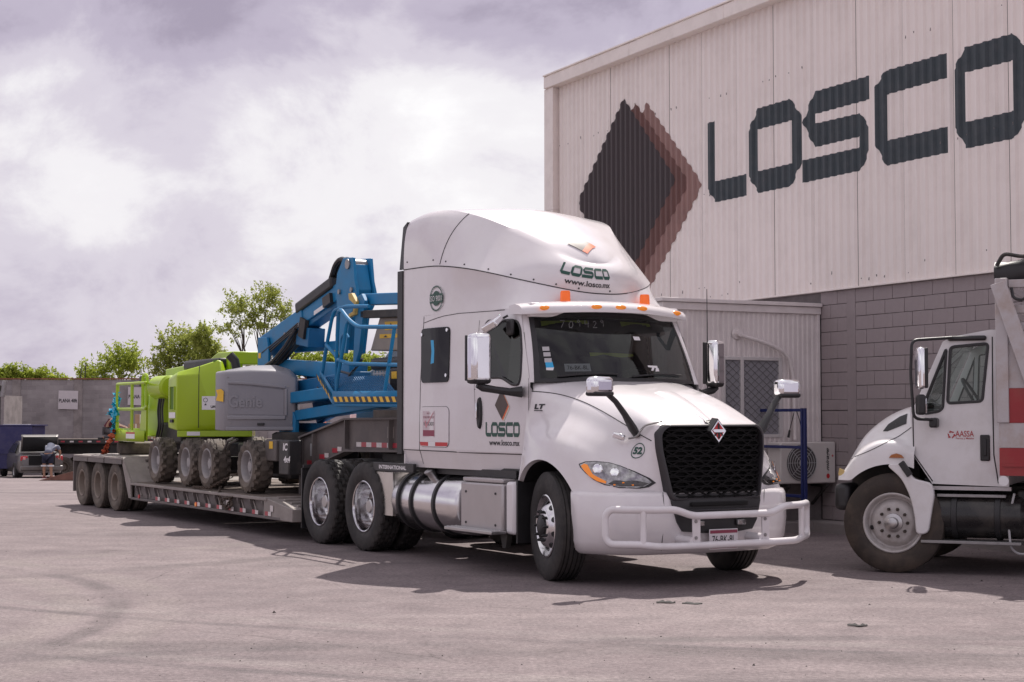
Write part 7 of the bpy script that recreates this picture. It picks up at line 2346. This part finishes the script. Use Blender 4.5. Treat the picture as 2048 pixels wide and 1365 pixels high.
skinmesh('trousers', [((-.26, 0, .40), .17), ((-.22, -.11, .35), .125), ((.13, -.14, .22), .10), ((-.10, -.14, .10), .085), ((-.33, -.14, .08), .07), ((-.22, .11, .35), .125), ((.13, .14, .22), .10), ((-.10, .14, .10), .085), ((-.33, .14, .08), .07)], [(0, 1), (1, 2), (2, 3), (3, 4), (0, 5), (5, 6), (6, 7), (7, 8)], mat('trousers_grey', (.10, .095, .10), .85), p2, 0, 1)
MB().lathe([(0, .115), (.07, .10), (.10, .05), (.105, -.01), (.095, -.06)], (.18, 0, 1.005), (-.35, 0, 1), 16).build('hair', HAIR, p2)
for s in (-1, 1):
    MB().box((-.45, s * .14, .045), (.22, .09, .08)).build('shoe', BLACKP, p2, bevel=.02)

# ---- trees and bushes: branching trunk, crown of leaf cards
def leafmat(name, c0, c1):
    m = bpy.data.materials.new(name)
    m.use_nodes = True
    nt, L = m.node_tree.nodes, m.node_tree.links
    nt.clear()
    o = N(nt, 'ShaderNodeOutputMaterial')
    gi = N(nt, 'ShaderNodeNewGeometry')
    rp_ = N(nt, 'ShaderNodeValToRGB')
    rp_.color_ramp.elements[0].color = (*c0, 1)
    rp_.color_ramp.elements[1].color = (*c1, 1)
    L.new(gi.outputs['Random Per Island'], rp_.inputs[0])
    d = N(nt, 'ShaderNodeBsdfDiffuse')
    t = N(nt, 'ShaderNodeBsdfTranslucent')
    mx = N(nt, 'ShaderNodeMixShader')
    mx.inputs[0].default_value = .5
    L.new(rp_.outputs[0], d.inputs[0])
    L.new(rp_.outputs[0], t.inputs[0])
    L.new(d.outputs[0], mx.inputs[1])
    L.new(t.outputs[0], mx.inputs[2])
    L.new(mx.outputs[0], o.inputs[0])
    return m
LF1 = leafmat('leaf_bright', (.20, .26, .035), (.44, .50, .10))
LF2 = leafmat('leaf_mid', (.20, .24, .05), (.44, .48, .13))
BARK = mat('bark', (.07, .055, .045), .9, var=.3)
def tree(name, x, y, clusters, leaf, label, cat_, n=2200, size=.16, seed=1, trunk_r=.10, group=None, base=None, bare=0):
    rnd = np.random.RandomState(seed)
    z0 = gz(y)
    root = empty(name, (x, y, z0), 0, label, cat_, group)
    tb_ = MB()
    bx_, by_ = (0, 0) if base is None else base
    fork = np.array([bx_ * .6, 0, min(c[2] for c in clusters) * .55])
    tb_.tube([(bx_, by_, -.2), tuple(fork * .5 + np.array([.08, 0, 0])), tuple(fork)], [trunk_r * 1.3, trunk_r, trunk_r * .8], 7)
    for c in clusters:
        p = np.array(c[:3])
        mid = fork + (p - fork) * .5 + np.array([rnd.uniform(-.3, .3), rnd.uniform(-.2, .2), rnd.uniform(.0, .4)])
        tb_.tube([tuple(fork), tuple(mid), tuple(p)], [trunk_r * .6, trunk_r * .38, trunk_r * .12], 5)
        for k in range(4):
            q = p + rnd.uniform(-1, 1, 3) * np.array(c[3]) * .8
            tb_.tube([tuple(mid), tuple((mid + q) / 2 + rnd.uniform(-.1, .1, 3)), tuple(q)], [trunk_r * .25, trunk_r * .15, trunk_r * .05], 4)
    for k in range(bare):
        a = rnd.uniform(-2.2, -.2)
        q = fork + np.array([a, 0, rnd.uniform(.6, 1.7)])
        m1 = (fork + q) / 2 + rnd.uniform(-.25, .25, 3)
        tb_.tube([tuple(fork), tuple(m1), tuple(q)], [.03, .02, .01], 4)
    tb_.build('trunk', BARK, root, smooth=60)
    vs, fs = [], []
    tot = sum(c[3][0] * c[3][1] * c[3][2] for c in clusters)
    for c in clusters:
        k = int(n * c[3][0] * c[3][1] * c[3][2] / tot) + 20
        # twigs within the cluster, leaves strung along them
        tw_ = max(6, k // 22)
        for _ in range(tw_):
            d = rnd.normal(0, 1, 3)
            d /= np.linalg.norm(d)
            p0 = np.array(c[:3]) + d * np.array(c[3]) * rnd.uniform(.15, .75)
            dr = d * .8 + rnd.normal(0, .5, 3) + np.array([0, 0, .25])
            dr /= np.linalg.norm(dr)
            ln = rnd.uniform(.35, .95) * min(1.2, np.mean(c[3]) * .75)
            for j in range(22):
                p = p0 + dr * ln * j / 22 + rnd.normal(0, .05 + .02 * np.mean(c[3]), 3)
                u = rnd.normal(0, 1, 3)
                u /= np.linalg.norm(u)
                w = np.cross(u, rnd.normal(0, 1, 3))
                w /= np.linalg.norm(w) + 1e-6
                s_ = size * rnd.uniform(.5, 1.25)
                i = len(vs)
                vs += [tuple(p - u * s_ * .5), tuple(p + w * s_ * .2), tuple(p + u * s_ * .5), tuple(p - w * s_ * .2)]
                fs.append((i, i + 1, i + 2, i + 3))
    MB().add(vs, fs).build('crown', leaf, root, smooth=0, fixn=False)
    return root
TG_ = 'trees behind the yard wall'
# broad bush mass, left of centre (u 160..440)
tree('leafy_tree', -20.3, 84, [(-1.6, 0, 4.9, (1.2, 1.2, .9)), (-.2, .3, 5.7, (1.3, 1.2, 1.1)), (-2.2, 0, 4.3, (1.0, 1.0, .6))], LF1, 'bright green bushy tree lowest and leftmost of the group behind the wall', 'tree', 6500, .21, 3, .12, TG_)
tree('leafy_tree', -17.2, 85, [(-.6, 0, 6.6, (1.35, 1.2, 1.25)), (.5, .3, 6.2, (1.2, 1.2, 1.3)), (-1.3, 0, 5.4, (1.2, 1.2, 1.0)), (1.1, 0, 5.0, (1.0, 1.0, .9)), (0, 0, 5.0, (1.6, 1.2, .9))], LF2, 'dense round green tree in the middle of the group behind the wall', 'tree', 10500, .20, 5, .14, TG_)
tree('leafy_tree', -15.55, 82, [(-.35, 0, 6.9, (.7, .7, .75)), (.1, 0, 6.0, (.75, .7, .8)), (.6, 0, 5.6, (.55, .6, .6)), (-.4, 0, 5.2, (.6, .6, .6))], LF2, 'slim airy tree between the dense tree and the tall spreading tree', 'tree', 5000, .20, 8, .07, TG_)
tree('spreading_tree', -12.6, 80, [(-1.1, 0, 8.2, (1.0, .9, .85)), (.3, 0, 8.7, (1.1, .9, .8)), (1.3, 0, 7.9, (.85, .8, .8)), (-.2, 0, 7.6, (1.0, .9, .7)), (-1.5, 0, 7.1, (.75, .7, .5)), (1.0, 0, 7.0, (.85, .8, .6)), (2.0, 0, 6.9, (.6, .6, .6))], LF2, 'tall spreading tree with open branches behind the blue boom', 'tree', 6500, .18, 11, .12, TG_, (-.1, 0), 9)
tree('leafy_tree', -9.9, 84, [(-1.2, 0, 5.7, (1.3, 1.0, .7)), (.6, 0, 5.9, (1.2, 1.0, .75)), (2.0, 0, 5.6, (1.2, 1.0, .7)), (3.4, 0, 5.4, (1.2, 1.0, .7)), (-3.0, 0, 5.2, (1.0, .9, .6))], LF1, 'pale green bushy tree seen through the folded blue boom', 'tree', 9000, .22, 14, .1, TG_)
for i, (x, h, lab) in enumerate(((-25.2, 5.2, 'bright shrub top over the wall at the very left edge'), (-23.9, 5.05, 'bright shrub top over the wall, second from the left edge'), (-22.75, 4.95, 'small shrub top over the wall above the left sign'))):
    tree('wall_shrub', x, 79, [(-.5, 0, h - .25, (.75, .6, .45)), (.3, 0, h - .3, (.7, .6, .45)), (0, 0, h - .9, (1.0, .6, .5))], LF1, lab, 'shrub', 2600, .20, 20 + i, .05, 'shrubs behind the yard wall')
# far trucks and clutter seen under the blue basket
ft = empty('parked_van', (-3.9, 45, gz(45)), 0, 'white van seen in the gap under the blue basket', 'van')
MB().bx(-.62, -.05, -.4, .4, .3, 2.45).build('body', WHITET, ft, bevel=.06)
MB().bx(-.05, 1.0, -.4, .4, .3, 2.1).build('load_box', WHITET, ft, bevel=.03)
MB().bx(.05, .45, -.42, -.39, 1.95, 2.3).build('window', CGL, ft)
MB().bx(-.1, .75, -.42, -.1, 2.3, 2.38).build('roof_rail', WHITET, ft)
oc = empty('orange_machine', (-4.75, 44, gz(44)), 0, 'orange and red machine parts seen in the gap left of the white van', 'machine')
MB().bx(-.5, .35, -.2, .2, 2.0, 2.07).build('orange_bar', mat('machine_orange', (.75, .28, .03), .5), oc)
MB().bx(-.45, -.38, -.2, .2, 1.6, 2.0).build('orange_post', MATS['machine_orange'], oc)
MB().bx(-.9, .4, -.25, .25, .2, 1.75).build('red_body', REDT, oc, bevel=.04)

# ---- loose stones and scraps on the yard
STN = mat('stone_dark', (.05, .043, .04), .9, var=.3)
rnd = random.Random(11)
sv = MB()
for _ in range(520):
    y = 7.6 + 34 * rnd.random() ** 2.2
    x = (rnd.random() - .5) * .70 * y
    r_ = rnd.uniform(.003, .009) * (1 + (rnd.random() < .06))
    z = gz(y)
    pts = [(x + r_ * rnd.uniform(.6, 1.2) * math.cos(t), y + r_ * rnd.uniform(.6, 1.2) * math.sin(t), z) for t in (0, 1.25, 2.5, 3.8, 5.0)]
    sv.add(pts + [(x, y, z + r_ * rnd.uniform(.7, 1.2))], [(0, 1, 5), (1, 2, 5), (2, 3, 5), (3, 4, 5), (4, 0, 5)])
tag(sv.build('gravel', STN, None, smooth=0), 'scattered small dark stones across the dusty yard', 'gravel', kind='stuff')

# dark scraps of rubber in front of the tractor
SCR = mat('rubber_scrap', (.02, .018, .018), .8)
for i, (x, y, w, lab) in enumerate(((1.30, 13.62, .16, 'thin dark rubber scrap below the number plate'), (1.52, 13.58, .17, 'second dark rubber scrap just right of the first, below the bull bar'), (2.60, 12.12, .15, 'lone dark rubber scrap on the open yard at lower right'))):
    r_ = random.Random(30 + i)
    up, dn = [], []
    for k in range(9):
        a = k / 8
        xx = -w / 2 + w * a
        h = .012 * math.sin(math.pi * min(1, max(0, a))) + .004
        up.append((xx, .022 * math.sin(5 * a + i) + h * 1.5 + r_.uniform(-.006, .006), .006 + r_.uniform(0, .012)))
        dn.append((xx, .022 * math.sin(5 * a + i) - h * 1.5 + r_.uniform(-.006, .006), .003))
    sc_ = MB().grid([dn, up]).build('rubber_scrap', SCR, None, solid=.006, smooth=0)
    sc_.location = (x, y, .002)
    tag(sc_, lab, 'scrap', 'rubber scraps on the yard')
